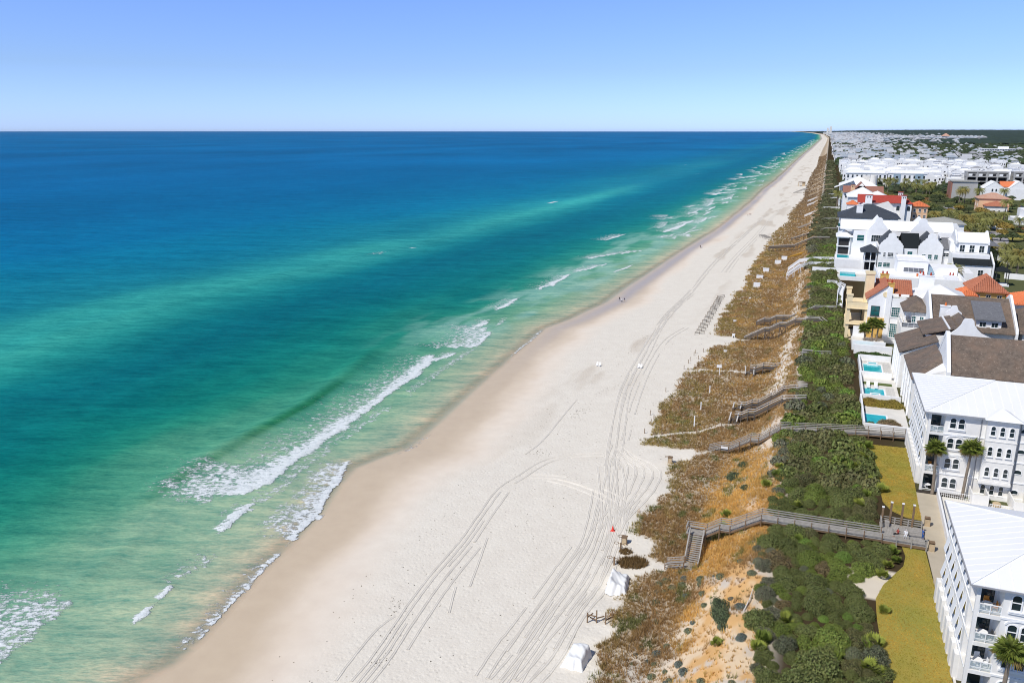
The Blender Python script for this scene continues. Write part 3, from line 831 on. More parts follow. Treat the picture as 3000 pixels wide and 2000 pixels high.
M = {
    'white': plain('white_stucco', (.82, .795, .745), dirt=.22, bump=.15),
    'bright': plain('white_limewash', (.86, .855, .84), dirt=.12, bump=.1),
    'cream': plain('cream_stucco', (.80, .66, .42), dirt=.2, bump=.15),
    'ochre': plain('ochre_stucco', (.72, .45, .13), dirt=.2, bump=.15),
    'peach': plain('peach_stucco', (.78, .50, .30), dirt=.2),
    'grey': plain('grey_render', (.42, .41, .39), dirt=.3, bump=.2),
    'metal_roof': plain('white_metal_roof', (.83, .825, .805), .45, .03, .3, spec=.4),
    'white_roof': plain('white_flat_roof', (.84, .835, .81), .7, .04, .2, dirt=.1),
    'trim': plain('white_trim', (.86, .855, .84), .5, .02),
    'shake': shingle('brown_wood_shingle', (.085, .064, .050), (.20, .155, .118), (.22, .145, .10)),
    'slate': shingle('dark_slate', (.035, .043, .055), (.060, .070, .085), (.045, .05, .06)),
    'greyslate': shingle('grey_slate', (.11, .115, .125), (.19, .19, .20), (.15, .15, .16)),
    'blackroof': plain('black_roof', (.012, .016, .017), .8, .3, 2.0),
    'clay': shingle('red_clay_tile', (.34, .105, .055), (.52, .20, .11), (.42, .17, .10)),
    'claybright': shingle('bright_orange_clay_tile', (.62, .14, .05), (.75, .24, .09), (.66, .20, .09)),
    'clayred': shingle('deep_red_tile', (.33, .035, .022), (.46, .07, .045), (.38, .06, .04)),
    'claypale': shingle('pale_clay_tile', (.46, .26, .18), (.58, .36, .26), (.50, .24, .14)),
    'browntile': shingle('brown_red_tile', (.26, .11, .075), (.36, .17, .12), (.30, .14, .10)),
    'palegrey': shingle('pale_grey_shingle', (.30, .30, .27), (.42, .41, .37), (.36, .35, .30)),
    'glass': plain('window_glass', (.020, .034, .040), .08, .5, .25, spec=.6),
    'tealglass': plain('teal_window_glass', (.02, .12, .12), .1, .5, .4, spec=.6),
    'greyglass': plain('grey_window_glass', (.16, .17, .19), .12, .2, .4, spec=.6),
    'dark': plain('shaded_room', (.035, .034, .035), .9, .3, .8),
    'gutter': plain('grey_gutter', (.32, .32, .33), .5, .05),
    'iron': plain('dark_iron', (.06, .06, .06), .5, .1),
    'wood': plain('weathered_wood', (.36, .335, .30), .85, .22, 1.7, bump=.3, bscale=5),
    'wooddark': plain('dark_weathered_wood', (.13, .112, .095), .85, .22, 1.7),
    'woodlight': plain('bleached_wood', (.50, .475, .44), .85, .15, 1.7),
    'woodbrown': plain('brown_wood', (.22, .145, .085), .85, .25, 1.7, bump=.3, bscale=5),
    'woodpale': plain('pale_sawn_wood', (.52, .40, .25), .8, .2, 1.7),
    'concrete': plain('concrete_path', (.50, .43, .32), .9, .10, .35, bump=.1),
    'asphalt': plain('pale_asphalt', (.36, .34, .33), .9, .06, .3),
    'paving': plain('pale_paving', (.70, .67, .61), .85, .07, .5),
    'mulch': plain('dark_mulch', (.045, .036, .028), .95, .4, 3.0, bump=.5),
    'canvas': plain('white_tarpaulin', (.80, .80, .78), .7, .03, .4),
    'blue': plain('blue_grey_panel', (.30, .40, .46), .6, .05),
    'copper': plain('orange_pot', (.62, .17, .05), .7, .1),
    'redpot': plain('red_chimney_pot', (.42, .06, .03), .7, .1),
}

def lawn_mat(name, a, b, c3):
    q = NT(name)
    n = q.noise(q.pos(), .11, 6, .62)
    n2 = q.noise(q.pos(), 2.2, 6, .8)
    c = q.mix(q.ramp(n, .34, .62), a, b)
    c = q.mix(q.math('MULTIPLY', q.ramp(n2, .35, .75), .5), c, c3)
    q.l(c, q.b.inputs['Base Color'])
    q.b.inputs['Roughness'].default_value = .95
    q.l(q.bump(n2, .5, .06), q.b.inputs['Normal'])
    return q.m
M['lawn'] = lawn_mat('winter_lawn', (.42, .29, .05), (.27, .26, .045), (.34, .26, .055))
M['turf'] = lawn_mat('green_turf', (.08, .12, .02), (.11, .15, .03), (.07, .10, .02))

class MB:
    def __init__(s): s.v, s.f, s.m = [], [], []
    def poly(s, pts, m=0):
        i = len(s.v)
        s.v += [tuple(p) for p in pts]
        s.f.append(tuple(range(i, i + len(pts)))); s.m.append(m)
        return s
    def box(s, x0, x1, y0, y1, z0, z1, m=0):
        i = len(s.v)
        s.v += [(x, y, z) for z in (z0, z1) for x, y in ((x0, y0), (x1, y0), (x1, y1), (x0, y1))]
        for f in ((0, 3, 2, 1), (4, 5, 6, 7), (0, 1, 5, 4), (1, 2, 6, 5), (2, 3, 7, 6), (3, 0, 4, 7)):
            s.f.append(tuple(i + k for k in f)); s.m.append(m)
        return s
    def prism(s, pts, z0, z1, m=0):
        i, n = len(s.v), len(pts)
        s.v += [(x, y, z0) for x, y in pts] + [(x, y, z1) for x, y in pts]
        s.f.append(tuple(range(i + n - 1, i - 1, -1))); s.f.append(tuple(range(i + n, i + 2 * n))); s.m += [m, m]
        for k in range(n):
            j = (k + 1) % n
            s.f.append((i + k, i + j, i + n + j, i + n + k)); s.m.append(m)
        return s
    def slab_y(s, pts, y0, y1, m=0):     # outline in X-Z, thickness along Y
        i, n = len(s.v), len(pts)
        s.v += [(x, y0, z) for x, z in pts] + [(x, y1, z) for x, z in pts]
        s.f.append(tuple(range(i, i + n))); s.f.append(tuple(range(i + 2 * n - 1, i + n - 1, -1))); s.m += [m, m]
        for k in range(n):
            j = (k + 1) % n
            s.f.append((i + k, i + n + k, i + n + j, i + j)); s.m.append(m)
        return s
    def slab_x(s, pts, x0, x1, m=0):     # outline in Y-Z, thickness along X
        i, n = len(s.v), len(pts)
        s.v += [(x0, y, z) for y, z in pts] + [(x1, y, z) for y, z in pts]
        s.f.append(tuple(range(i + n - 1, i - 1, -1))); s.f.append(tuple(range(i + n, i + 2 * n))); s.m += [m, m]
        for k in range(n):
            j = (k + 1) % n
            s.f.append((i + k, i + j, i + n + j, i + n + k)); s.m.append(m)
        return s
    def bar(s, a, b, w, h=None, m=0):
        a, b = Vector(a), Vector(b)
        d = (b - a).normalized()
        sd_ = d.cross(Vector((0, 0, 1)))
        if sd_.length < 1e-4: sd_ = Vector((1, 0, 0))
        sd_.normalize(); up = sd_.cross(d)
        h = h or w
        i = len(s.v)
        for p in (a, b):
            for u, t in ((-1, -1), (1, -1), (1, 1), (-1, 1)): s.v.append(tuple(p + sd_ * (u * w / 2) + up * (t * h / 2)))
        for f in ((0, 1, 2, 3), (7, 6, 5, 4), (0, 4, 5, 1), (1, 5, 6, 2), (2, 6, 7, 3), (3, 7, 4, 0)):
            s.f.append(tuple(i + k for k in f)); s.m.append(m)
        return s
    def tube(s, path, rad, n=7, m=0, cap=True):
        i = len(s.v)
        for k, p in enumerate(path):
            p = Vector(p)
            d = (Vector(path[min(k + 1, len(path) - 1)]) - Vector(path[max(k - 1, 0)])).normalized()
            u = d.cross(Vector((.3, .9, .1))).normalized(); w = d.cross(u)
            r = rad[k] if isinstance(rad, (list, tuple)) else rad
            for j in range(n):
                a = 2 * math.pi * j / n
                s.v.append(tuple(p + u * (r * math.cos(a)) + w * (r * math.sin(a))))
        for k in range(len(path) - 1):
            for j in range(n):
                q = (j + 1) % n
                s.f.append((i + k * n + j, i + k * n + q, i + (k + 1) * n + q, i + (k + 1) * n + j)); s.m.append(m)
        if cap:
            s.f.append(tuple(i + j for j in range(n - 1, -1, -1))); s.f.append(tuple(i + (len(path) - 1) * n + j for j in range(n))); s.m += [m, m]
        return s
    def hip(s, x0, x1, y0, y1, z, h, over=.5, axis='x', m=0, th=.22):
        x0, x1, y0, y1 = x0 - over, x1 + over, y0 - over, y1 + over
        k = min(x1 - x0, y1 - y0) / 2
        if axis == 'x': a, b = (x0 + k, (y0 + y1) / 2, z + h), (x1 - k, (y0 + y1) / 2, z + h)
        else: a, b = ((x0 + x1) / 2, y0 + k, z + h), ((x0 + x1) / 2, y1 - k, z + h)
        c = [(x0, y0, z), (x1, y0, z), (x1, y1, z), (x0, y1, z)]
        lo = [(x, y, z - th) for x, y, z in c]
        if axis == 'x':
            fs = [(c[0], c[1], b, a), (c[1], c[2], b), (c[2], c[3], a, b), (c[3], c[0], a)]
        else:
            fs = [(c[0], c[1], a), (c[1], c[2], b, a), (c[2], c[3], b), (c[3], c[0], a, b)]
        for f in fs: s.poly(f, m)
        for i in range(4): s.poly((lo[i], lo[(i + 1) % 4], c[(i + 1) % 4], c[i]), m)
        s.poly(lo[::-1], m)
        return s
    def gable(s, x0, x1, y0, y1, z, h, axis='x', over=.3, m=0, th=.22):
        """ridge along axis; thick sloping slabs"""
        if axis == 'x':
            ym = (y0 + y1) / 2; k = h / (ym - y0) * over
            for ya, yb in ((y0 - over, ym), (y1 + over, ym)):
                s.slab_x([(ya, z - k), (yb, z + h), (yb, z + h + th), (ya, z - k + th)] if ya < yb else [(yb, z + h), (ya, z - k), (ya, z - k + th), (yb, z + h + th)], x0, x1, m)
        else:
            xm = (x0 + x1) / 2; k = h / (xm - x0) * over
            for xa, xb in ((x0 - over, xm), (x1 + over, xm)):
                s.slab_y([(xa, z - k), (xb, z + h), (xb, z + h + th), (xa, z - k + th)] if xa < xb else [(xb, z + h), (xa, z - k), (xa, z - k + th), (xb, z + h + th)], y0, y1, m)
        return s
    def ribs(s, quad, spacing, rad, m=0, n=4, seam=False):
        """rows running up the slope from edge quad[0]-quad[1] to edge quad[3]-quad[2]"""
        a, b, c, d = [Vector(p) for p in quad]
        L = (b - a).length
        k = max(1, int(L / spacing))
        nrm = (b - a).cross(d - a).normalized()
        if nrm.z < 0: nrm = -nrm
        ex = (b - a).normalized()
        for i in range(k + 1):
            t = i / k
            p, q = a.lerp(b, t), d.lerp(c, t)
            if (q - p).length < .3: continue
            i0 = len(s.v)
            for e in (p, q):
                for j in range(n + 1):
                    an = math.pi * j / n
                    s.v.append(tuple(e + ex * (rad * math.cos(an)) + nrm * ((.06 if seam else rad * .75) * math.sin(an) + .004)))
            for j in range(n):
                s.f.append((i0 + j, i0 + j + 1, i0 + n + 2 + j, i0 + n + 1 + j)); s.m.append(m)
        return s
    def mesh(s, name, mats, off=(0, 0, 0)):
        me = bpy.data.meshes.new(name)
        me.from_pydata([(x - off[0], y - off[1], z - off[2]) for x, y, z in s.v], [], s.f)
        for mm in (mats if isinstance(mats, (list, tuple)) else [mats]): me.materials.append(mm)
        me.polygons.foreach_set('material_index', s.m)
        me.update()
        return me
    def build(s, name, mats, parent=None, kind=None):
        off = (0, 0, 0)
        if parent:
            p = parent
            off = Vector((0, 0, 0))
            while p: off = off + p.location; p = p.parent
        o = link(name, s.mesh(name, mats, off), parent)
        return tagit(o, kind=kind)

def base_of(parent):
    off = Vector((0, 0, 0)); p = parent
    while p: off = off + p.location; p = p.parent
    return off

def arch_pts(w, h, rise, n=8):
    if rise <= 0: return [(-w / 2, 0), (w / 2, 0), (w / 2, h), (-w / 2, h)]
    pts = [(-w / 2, 0), (w / 2, 0), (w / 2, h - rise)]
    for i in range(1, n):
        a = math.pi * i / n
        pts.append((w / 2 * math.cos(a), h - rise + rise * math.sin(a)))
    return pts + [(-w / 2, h - rise)]
WCACHE = {}
def win(parent, face, u, z, w, h, rise=0.0, nx=1, ny=2, fr='trim', gl='glass', sill=True, fw=.10, name='window', proud=.09):
    """a window standing in a wall: face ('Y', y) looks towards -Y, ('X', x) towards -X; u is the middle along the wall, z the sill"""
    key = (round(w, 2), round(h, 2), rise, nx, ny, fr, gl, sill, fw, proud)
    if key not in WCACHE:
        o, i = arch_pts(w + 2 * fw, h + 2 * fw, rise * (1 + 2 * fw / w) if rise else 0), arch_pts(w, h, rise)
        o = [(x, y - fw) for x, y in o]
        b = MB()
        n = len(o)
        for k in range(n):
            j = (k + 1) % n
            b.poly([(o[k][0], -proud, o[k][1]), (o[j][0], -proud, o[j][1]), (i[j][0], -proud, i[j][1]), (i[k][0], -proud, i[k][1])])
            b.poly([(o[j][0], -proud, o[j][1]), (o[k][0], -proud, o[k][1]), (o[k][0], .02, o[k][1]), (o[j][0], .02, o[j][1])])
            b.poly([(i[k][0], -proud, i[k][1]), (i[j][0], -proud, i[j][1]), (i[j][0], -.004, i[j][1]), (i[k][0], -.004, i[k][1])])
        for k in range(1, nx):
            x = -w / 2 + w * k / nx
            b.box(x - .03, x + .03, -proud + .02, -.004, 0, h - (0 if not rise else rise * abs(2 * x / w) ** 2))
        for k in range(1, ny):
            zz = h * k / ny
            b.box(-w / 2, w / 2, -proud + .022, -.006, zz - .035, zz + .035)
        if sill: b.box(-w / 2 - fw - .08, w / 2 + fw + .08, -proud - .10, .01, -fw - .13, -fw - .005)
        g = MB().poly([(x, -.012, y) for x, y in i])
        WCACHE[key] = (b.mesh('window', M[fr]), g.mesh('pane', M[gl]))
    fm, gm = WCACHE[key]
    loc, rz = ((u, face[1], z), 0.0) if face[0] == 'Y' else ((face[1], u, z), -math.pi / 2)
    o = link(name, fm, parent, Vector(loc) - base_of(parent), rz)
    link('pane', gm, o)
    return o

def post_rail(parent, pts, h, gap, m, name='railing', th=.05, mid=2, glass=None):
    """a railing along a polyline, one part: posts, a top rail and lower bars or glass"""
    b = MB()
    for (a, c) in zip(pts[:-1], pts[1:]):
        a, c = Vector(a), Vector(c)
        L = (c - a).length; n = max(1, round(L / gap))
        for i in range(n + 1):
            p = a.lerp(c, i / n)
            b.box(p.x - th / 2, p.x + th / 2, p.y - th / 2, p.y + th / 2, p.z, p.z + h)
        up = Vector((0, 0, h + .02))
        b.bar(a + up, c + up, th * 1.5, th)
        for k in range(mid):
            u2 = Vector((0, 0, h * (k + .35) / max(1, mid)))
            b.bar(a + u2, c + u2, th * .6, th * .8)
    o = b.build(name, M[m], parent)
    if glass:
        g = MB()
        for (a, c) in zip(pts[:-1], pts[1:]):
            g.bar((a[0], a[1], a[2] + h * .52), (c[0], c[1], c[2] + h * .52), .012, h * .82)
        g.build('glass_panel', M[glass], o)
    return o

q = NT('clear_glass'); q.b.inputs['Base Color'].default_value = (.55, .66, .68, 1); q.b.inputs['Roughness'].default_value = .05
q.b.inputs['Alpha'].default_value = .28
M['clear'] = q.m
q = NT('pool_water')
n_ = q.noise(q.pos(), 1.1, 3)
q.l(q.mix(q.ramp(n_, .3, .7), (.010, .36, .42), (.035, .50, .54)), q.b.inputs['Base Color'])
q.b.inputs['Roughness'].default_value = .06; q.b.inputs['IOR'].default_value = 1.33
q.l(q.bump(q.noise(q.pos(), 2.5, 2), .15, .05), q.b.inputs['Normal'])
M['pool'] = q.m

def flat(name, poly, z, m, kind='structure', th=.1):
    o = MB().prism(poly, z - th, z).build(name, M[m])
    return tagit(o, kind=kind)

# ---------------------------------------------------------------- lawns and paths round the two white blocks
flat('lawn', LAWN1, 10.13, 'lawn', th=.5)
flat('lawn', LAWN2, 10.13, 'lawn', th=.5)
flat('path', [(18.1, 132.6), (18.0, 122), (17.75, 113), (17.8, 101.4), (18.4, 100.3), (20.4, 111), (20.6, 115.2), (21.1, 132.6)], 10.10, 'concrete', th=.4)
flat('path', [(17.15, 60), (17.45, 60), (17.65, 84), (17.95, 101.2), (17.7, 101.2), (17.4, 84)], 10.16, 'paving', th=.4)
flat('flower_bed', [(18.35, 132.6), (25.0, 132.6), (25.0, 133.75), (18.35, 133.75)], 10.14, 'mulch', th=.4)
flat('sand_patch', [(7.6, 100.9), (9, 102.2), (11.2, 101.6), (12.9, 104.9), (12.5, 106), (9.5, 104.2), (7.4, 103), (7.0, 101.5)], 10.12, 'paving', th=.4) if False else None

M_GRASSB = None
def condo(x0, y0, y1, x1, ev, label, nwin, bay=True):
    t = empty('apartment_block', (x0, y0, 10), 0, label, 'apartment building')
    fl = (ev - 10 - .1) / 4.0
    bw, bd = 2.35, 2.6                         # corner balcony, width and depth
    b = MB()
    b.box(x0 + bw, x1, y0, y1, 9.5, ev)                                   # main body
    b.box(x0, x0 + bw - .003, y0 + bd, y1 - .003, 9.5, ev - .003)
    b.box(x0, x0 + .36, y0 - .003, y0 + .36, 9.5, ev - .01)               # corner pier
    for k in range(1, 4):
        z = 10 + fl * k
        b.box(x0 + .003, x0 + bw, y0 + .003, y0 + bd, z - .34, z + .02)
        b.box(x0 + .36, x0 + bw, y0 - .05, y0 + .05, z - .36, z + .06)
    b.build('wall', M['white'], t)
    tr = MB()
    for k in range(1, 4):
        z = 10 + fl * k
        tr.box(x0 + bw + .02, x1, y0 - .10, y0 - .003, z - .12, z + .10)
        tr.box(x0 - .09, x0 - .003, y0 + .4, y1, z - .12, z + .10)
    tr.box(x0 + bw + .02, x1, y0 - .14, y0 - .003, 9.8, 10.75)
    tr.box(x0 + .003, x1, y0 - .22, y0 - .004, ev - .42, ev - .02)
    tr.box(x0 - .2, x0 - .003, y0, y1, ev - .42, ev - .02)
    tr.build('moulding', M['trim'], t)
    # balconies: glass rail, dark opening to the flat, sliding door
    for k in range(0, 4):
        z = 10 + fl * k
        d = MB()
        d.box(x0 + .5, x0 + bw - .25, y0 + bd - .06, y0 + bd - .003, z + .05, z + 2.5)
        dd = d.build('balcony_door', M['glass'], t)
        if k:
            post_rail(t, [(x0 + .40, y0 + .06, z + .05), (x0 + bw - .02, y0 + .06, z + .05)], 1.02, 1.0, 'trim', 'balcony_rail', .07, 1, 'clear')
        else:
            post_rail(t, [(x0 + .40, y0 + .06, z + .02), (x0 + bw - .02, y0 + .06, z + .02)], .30, 2.0, 'trim', 'balcony_rail', .06, 1)
    # front windows
    for k in range(4):
        z = 10 + fl * k + 1.05
        for u in (x0 + 3.45, x0 + 4.62):
            win(t, ('Y', y0), u, z, .78, 1.62, .30, 1, 2, fw=.11, proud=.12)
        hd = MB()
        MB().box(x0 + 2.85, x0 + 5.25, y0 - .16, y0 - .003, z - .42, z - .26).build('window_sill', M['trim'], t)
        if k in (1, 2):
            for s_ in (-1, 1):
                cx = x0 + 4.03
                for i in range(5):
                    a0, a1 = math.pi / 2 * i / 5, math.pi / 2 * (i + 1) / 5
                    p0 = (cx + s_ * 1.22 * math.sin(a0), z + 1.55 + .55 * math.cos(a0)); p1 = (cx + s_ * 1.22 * math.sin(a1), z + 1.55 + .55 * math.cos(a1))
                    hd.bar((p0[0], y0 - .06, p0[1]), (p1[0], y0 - .06, p1[1]), .12, .16)
        if hd.v: hd.build('window_hood', M['trim'], t)
    # sea side: hooded windows in three rows over a base of piers
    step = (y1 - y0 - bd - .6) / nwin
    for k in range(1, 4):
        z = 10 + fl * k + .85
        for i in range(nwin):
            u = y0 + bd + .6 + step * (i + .5)
            win(t, ('X', x0), u, z, .95, 1.75, .25, 1, 2, fw=.12, proud=.035, fr='trim')
            MB().slab_y([(x0 - .05, z + 1.95), (x0 - .40, z + .25), (x0 - .34, z + .22), (x0 - .01, z + 1.90)], u - .62, u + .62).build('shutter', M['trim'], t)
    for i in range(nwin):
        u = y0 + bd + .6 + step * (i + .5)
        win(t, ('X', x0), u, 10.5, 1.0, 1.9, 0, 1, 1, sill=False, gl='greyglass')
    for i in range(nwin + 1):
        u = y0 + bd + .6 + step * i
        MB().box(x0 - .5, x0 - .004, u - .55, u + .55, 9.6, 10 + fl - .25).build('pier', M['white'], t)
    if bay:
        bx0, bx1, bz = x0 + 7.95, x0 + 12.15, 10 + fl * .94
        B = MB()
        B.box(bx0, bx1, y0 - .95, y0 - .003, bz, ev - .02)
        for k in (1, 2, 3):
            z = 10 + fl * k
            B.box(bx0 - .06, bx1 + .06, y0 - 1.03, y0 - .953, z - .1, z + .1)
        B.box(bx0 - .10, bx1 + .10, y0 - 1.08, y0 - .004, bz - .25, bz + .12)
        bo = B.build('bay', M['white'], t)
        for k in range(1, 4):
            for i in range(3):
                win(bo, ('Y', y0 - .953), bx0 + .85 + i * 1.25, 10 + fl * k + .95, .56, 1.42, .28, 1, 2, fw=.09)
        for i in range(3): win(t, ('Y', y0), bx0 + .85 + i * 1.25, 10.9, .56, 1.5, .28, 1, 2, fw=.09)
        r = MB()
        ap = (bx0 + 2.1, y0 + 1.4, ev + 1.25)
        c = [(bx0 - .5, y0 - 1.65, ev + .02), (bx1 + .5, y0 - 1.65, ev + .02), (bx1 + .5, y0 + 1.6, ev + .05), (bx0 - .5, y0 + 1.6, ev + .05)]
        for i in range(4): r.poly((c[i], c[(i + 1) % 4], ap))
        r.build('bay_roof', M['metal_roof'], t)
        for k in range(4):
            w_ = win(t, ('Y', y0), x0 + 13.1, 10 + fl * k + 1.5, .95, .62, .31, 1, 1, sill=False)
        for u in (x0 + 7.3, x0 + 12.6):
            MB().tube([(u, y0 - .09, 10.2), (u, y0 - .09, ev - .4)], .07, 6).build('downpipe', M['gutter'], t)
    # roof of standing-seam metal
    over = .75
    hh = 3.0
    r = MB().hip(x0, x1, y0, y1, ev + .12, hh, over, 'x', th=.2)
    rf = r.build('roof', M['metal_roof'], t)
    X0, X1, Y0, Y1 = x0 - over, x1 + over, y0 - over, y1 + over
    k = (Y1 - Y0) / 2
    s = MB()
    zt = ev + .12
    for x in np.arange(X0 + 1.2, X1, 1.25):
        d = min(k, x - X0)
        s.bar((x, Y0, zt + .015), (x, Y0 + d, zt + hh * d / k + .015), .04, .05)
    for y in np.arange(Y0 + 1.2, Y1, 1.25):
        d = min(k, y - Y0, Y1 - y)
        s.bar((X0, y, zt + .015), (X0 + d, y, zt + hh * d / k + .015), .04, .05)
    s.bar((X0, Y0, zt + .04), (X0 + k, Y0 + k, zt + hh + .04), .14, .08)
    s.bar((X0, Y1, zt + .04), (X0 + k, Y0 + k, zt + hh + .04), .14, .08)
    s.build('roof_seam', M['metal_roof'], rf, 'stuff')
    g = MB()
    g.bar((X0, Y0 - .06, zt - .12), (X1, Y0 - .06, zt - .12), .13, .15)
    g.bar((X0 - .06, Y0, zt - .12), (X0 - .06, Y1, zt - .12), .13, .15)
    g.build('gutter', M['gutter'], rf)
    return t, fl

cA, flA = condo(17.75, 81.6, 99.6, 40, 23.05, 'white four-storey block with corner balconies and metal roof, nearest the camera', 7, False)
cB, flB = condo(18.70, 134.0, 154.4, 48, 23.45, 'white four-storey block behind two tall palms, with a projecting bay of triple arched windows', 8, True)

# furniture on the corner balconies
def chair_mesh(col):
    b = MB()
    b.box(-.26, .26, -.26, .26, .40, .46)
    b.slab_y([(-.26, .46), (.26, .46), (.24, 1.0), (-.24, 1.0)], .22, .28)
    for x in (-.23, .23):
        b.bar((x, -.24, 0), (x, -.22, .62), .05); b.bar((x, .24, 0), (x, .24, .46), .05); b.bar((x, -.25, .62), (x, .25, .64), .06, .04)
    return b.mesh('patio_chair', M[col])
M['orange'] = plain('orange_cushion', (.62, .26, .05), .8)
CH = {c: chair_mesh(c) for c in ('trim', 'orange', 'iron')}
def table_mesh():
    b = MB()
    b.tube([(0, 0, .70), (0, 0, .75)], .48, 12); b.tube([(0, 0, .03), (0, 0, .70)], .05, 6); b.tube([(0, 0, 0), (0, 0, .04)], .26, 8)
    return b.mesh('patio_table', M['trim'])
TB = table_mesh()
FLN = ['ground-floor', 'second-floor', 'third-floor', 'top-floor']
for (t, fl, x0, y0, which, nm) in ((cA, flA, 17.75, 81.6, ((3, 'orange'), (2, 'iron'), (1, 'trim')), 'nearest white block'), (cB, flB, 18.70, 134.0, ((3, 'iron'), (2, 'trim'), (1, 'orange'), (0, 'iron')), 'white block behind palms')):
    for k, c in which:
        z = 10 + fl * k + .03
        o = link('patio_table', TB, None, (x0 + 1.25, y0 + .95, z)); tagit(o, 'round white table on the %s corner balcony of the %s' % (FLN[k], nm), 'table')
        for j, (dx, dy, rz) in enumerate(((-.55, -.15, 1.9), (.62, .1, -1.5), (.1, .75, .2))):
            o = link('patio_chair', CH[c if j else 'trim'], None, (x0 + 1.25 + dx, y0 + .95 + dy, z), rz)
            tagit(o, '%s chair %s table, %s balcony, %s' % ({'orange': 'orange-cushioned', 'iron': 'dark iron', 'trim': 'white'}[c if j else 'trim'], ('seaward of', 'inland of', 'behind')[j], FLN[k], nm), 'chair')

# the walled patios between the two blocks
w = empty('garden_wall', (20.6, 123, 10), 0, 'white low wall along the path, enclosing the patios between the blocks', 'wall')
MB().bar((20.55, 114.2, 10.6), (21.12, 132.5, 10.6), .16, 1.35).build('wall_panel', M['white'], w)
MB().bar((20.55, 114.2, 11.31), (21.12, 132.5, 11.31), .26, .08).build('coping', M['trim'], w)
post_rail(w, [(21.2, 132.5, 10.1), (25.6, 131.6, 10.1)], 1.1, .28, 'trim', 'railing', .045, 1)
flat('patio', [(21.25, 114), (34, 112), (34, 132.3), (21.3, 132.3)], 10.09, 'paving', th=.3)
def partition(x0, x1, y0, y1, h, lab):
    t = empty('patio_partition', (x0, y0, 10), 0, lab, 'wall')
    b = MB()
    b.box(x0, x0 + .14, y0, y1, 9.9, 10 + h); b.box(x1 - .14, x1, y0, y1, 9.9, 10 + h); b.box(x0 + .14, x1 - .14, y0, y0 + .14, 9.9, 10 + h - .003)
    b.build('wall_panel', M['white'], t)
    return t
partition(25.6, 27.9, 130.4, 133.9, 2.0, 'white patio enclosure against the foot of the block behind the palms')
partition(31.0, 33.2, 129.6, 133.9, 2.0, 'second white patio enclosure, right of the planter pot at the foot of the block')
o = MB().box(26.1, 26.9, 131, 131.8, 10.1, 10.95).box(26.15, 26.85, 131.05, 131.75, 10.95, 11.0).build('air_conditioner', M['iron']); tagit(o, 'dark air-conditioning unit inside the first white patio enclosure', 'air conditioner')
o = MB().tube([(29.2, 131.4, 10.05), (29.2, 131.4, 10.2), (29.2, 131.4, 10.6), (29.2, 131.4, 10.75)], [.3, .55, .6, .45], 12).build('planter_pot', M['woodpale']); tagit(o, 'round cream planter pot between the two white patio enclosures', 'planter')
t = empty('patio_railing', (28, 129.8, 10), 0, 'white railing in front of the planter pot between the patio enclosures', 'railing')
post_rail(t, [(28.0, 129.8, 10.05), (31.0, 129.5, 10.05)], 1.0, .3, 'trim', 'railing_panel', .045, 1)
# ---------------------------------------------------------------- houses along the bluff
def pot(parent, x, y, z, m='copper', r=.28, h=.8):
    return MB().tube([(x, y, z), (x, y, z + h * .2), (x, y, z + h * .25), (x, y, z + h)], [r, r, r * .8, r * .7], 8).build('chimney_pot', M[m], parent)
def chimney(parent, x0, x1, y0, y1, z0, z1, m='white', pots=0, pm='copper', holes=False):
    b = MB().box(x0, x1, y0, y1, z0, z1)
    b.box(x0 - .12, x1 + .12, y0 - .12, y1 + .12, z1, z1 + .18)
    c = b.build('chimney', M[m], parent)
    for i in range(pots): pot(c, x0 + (x1 - x0) * (i + .5) / pots, (y0 + y1) / 2, z1 + .18, pm)
    if holes:
        for i in range(2): MB().tube([(x0 + (x1 - x0) * (.3 + .4 * i), y0 - .02, z1 - 1.2), (x0 + (x1 - x0) * (.3 + .4 * i), y0 - .02, z1 - .5)], .22, 7).build('smoke_hole', M['dark'], c)
        MB().box(x0 - .3, x1 + .3, y0 - .3, y1 + .3, z1 + .18, z1 + .5).build('chimney_cap', M[pm], c)
    return c
def roof_ribs(parent, quads, m, sp=.42, rad=.15):
    b = MB()
    for qd in quads: b.ribs(qd, sp, rad)
    return b.build('roof_tile', M[m], parent, 'stuff')
def tiled_hip(parent, x0, x1, y0, y1, z, h, over, axis, m, sp=.42, rad=.15, ribs=True):
    rf = MB().hip(x0, x1, y0, y1, z, h, over, axis).build('roof', M[m], parent)
    if not ribs: return rf
    X0, X1, Y0, Y1 = x0 - over, x1 + over, y0 - over, y1 + over
    b = MB()
    k = min(X1 - X0, Y1 - Y0) / 2
    for x in np.arange(X0 + sp, X1, sp):
        d = min(k, x - X0, X1 - x)
        if axis == 'y': d = min(d, (Y1 - Y0) / 2)
        if d > .3: b.ribs([(x - .01, Y0, z), (x, Y0, z), (x, Y0 + d, z + h * d / k), (x - .01, Y0 + d, z + h * d / k)], 9, rad)
    for y in np.arange(Y0 + sp, Y1, sp):
        d = min(k, y - Y0, Y1 - y)
        if d > .3: b.ribs([(X0, y + .01, z), (X0, y, z), (X0 + d, y, z + h * d / k), (X0 + d, y + .01, z + h * d / k)], 9, rad)
    b.build('roof_tile', M[m], rf, 'stuff')
    return rf

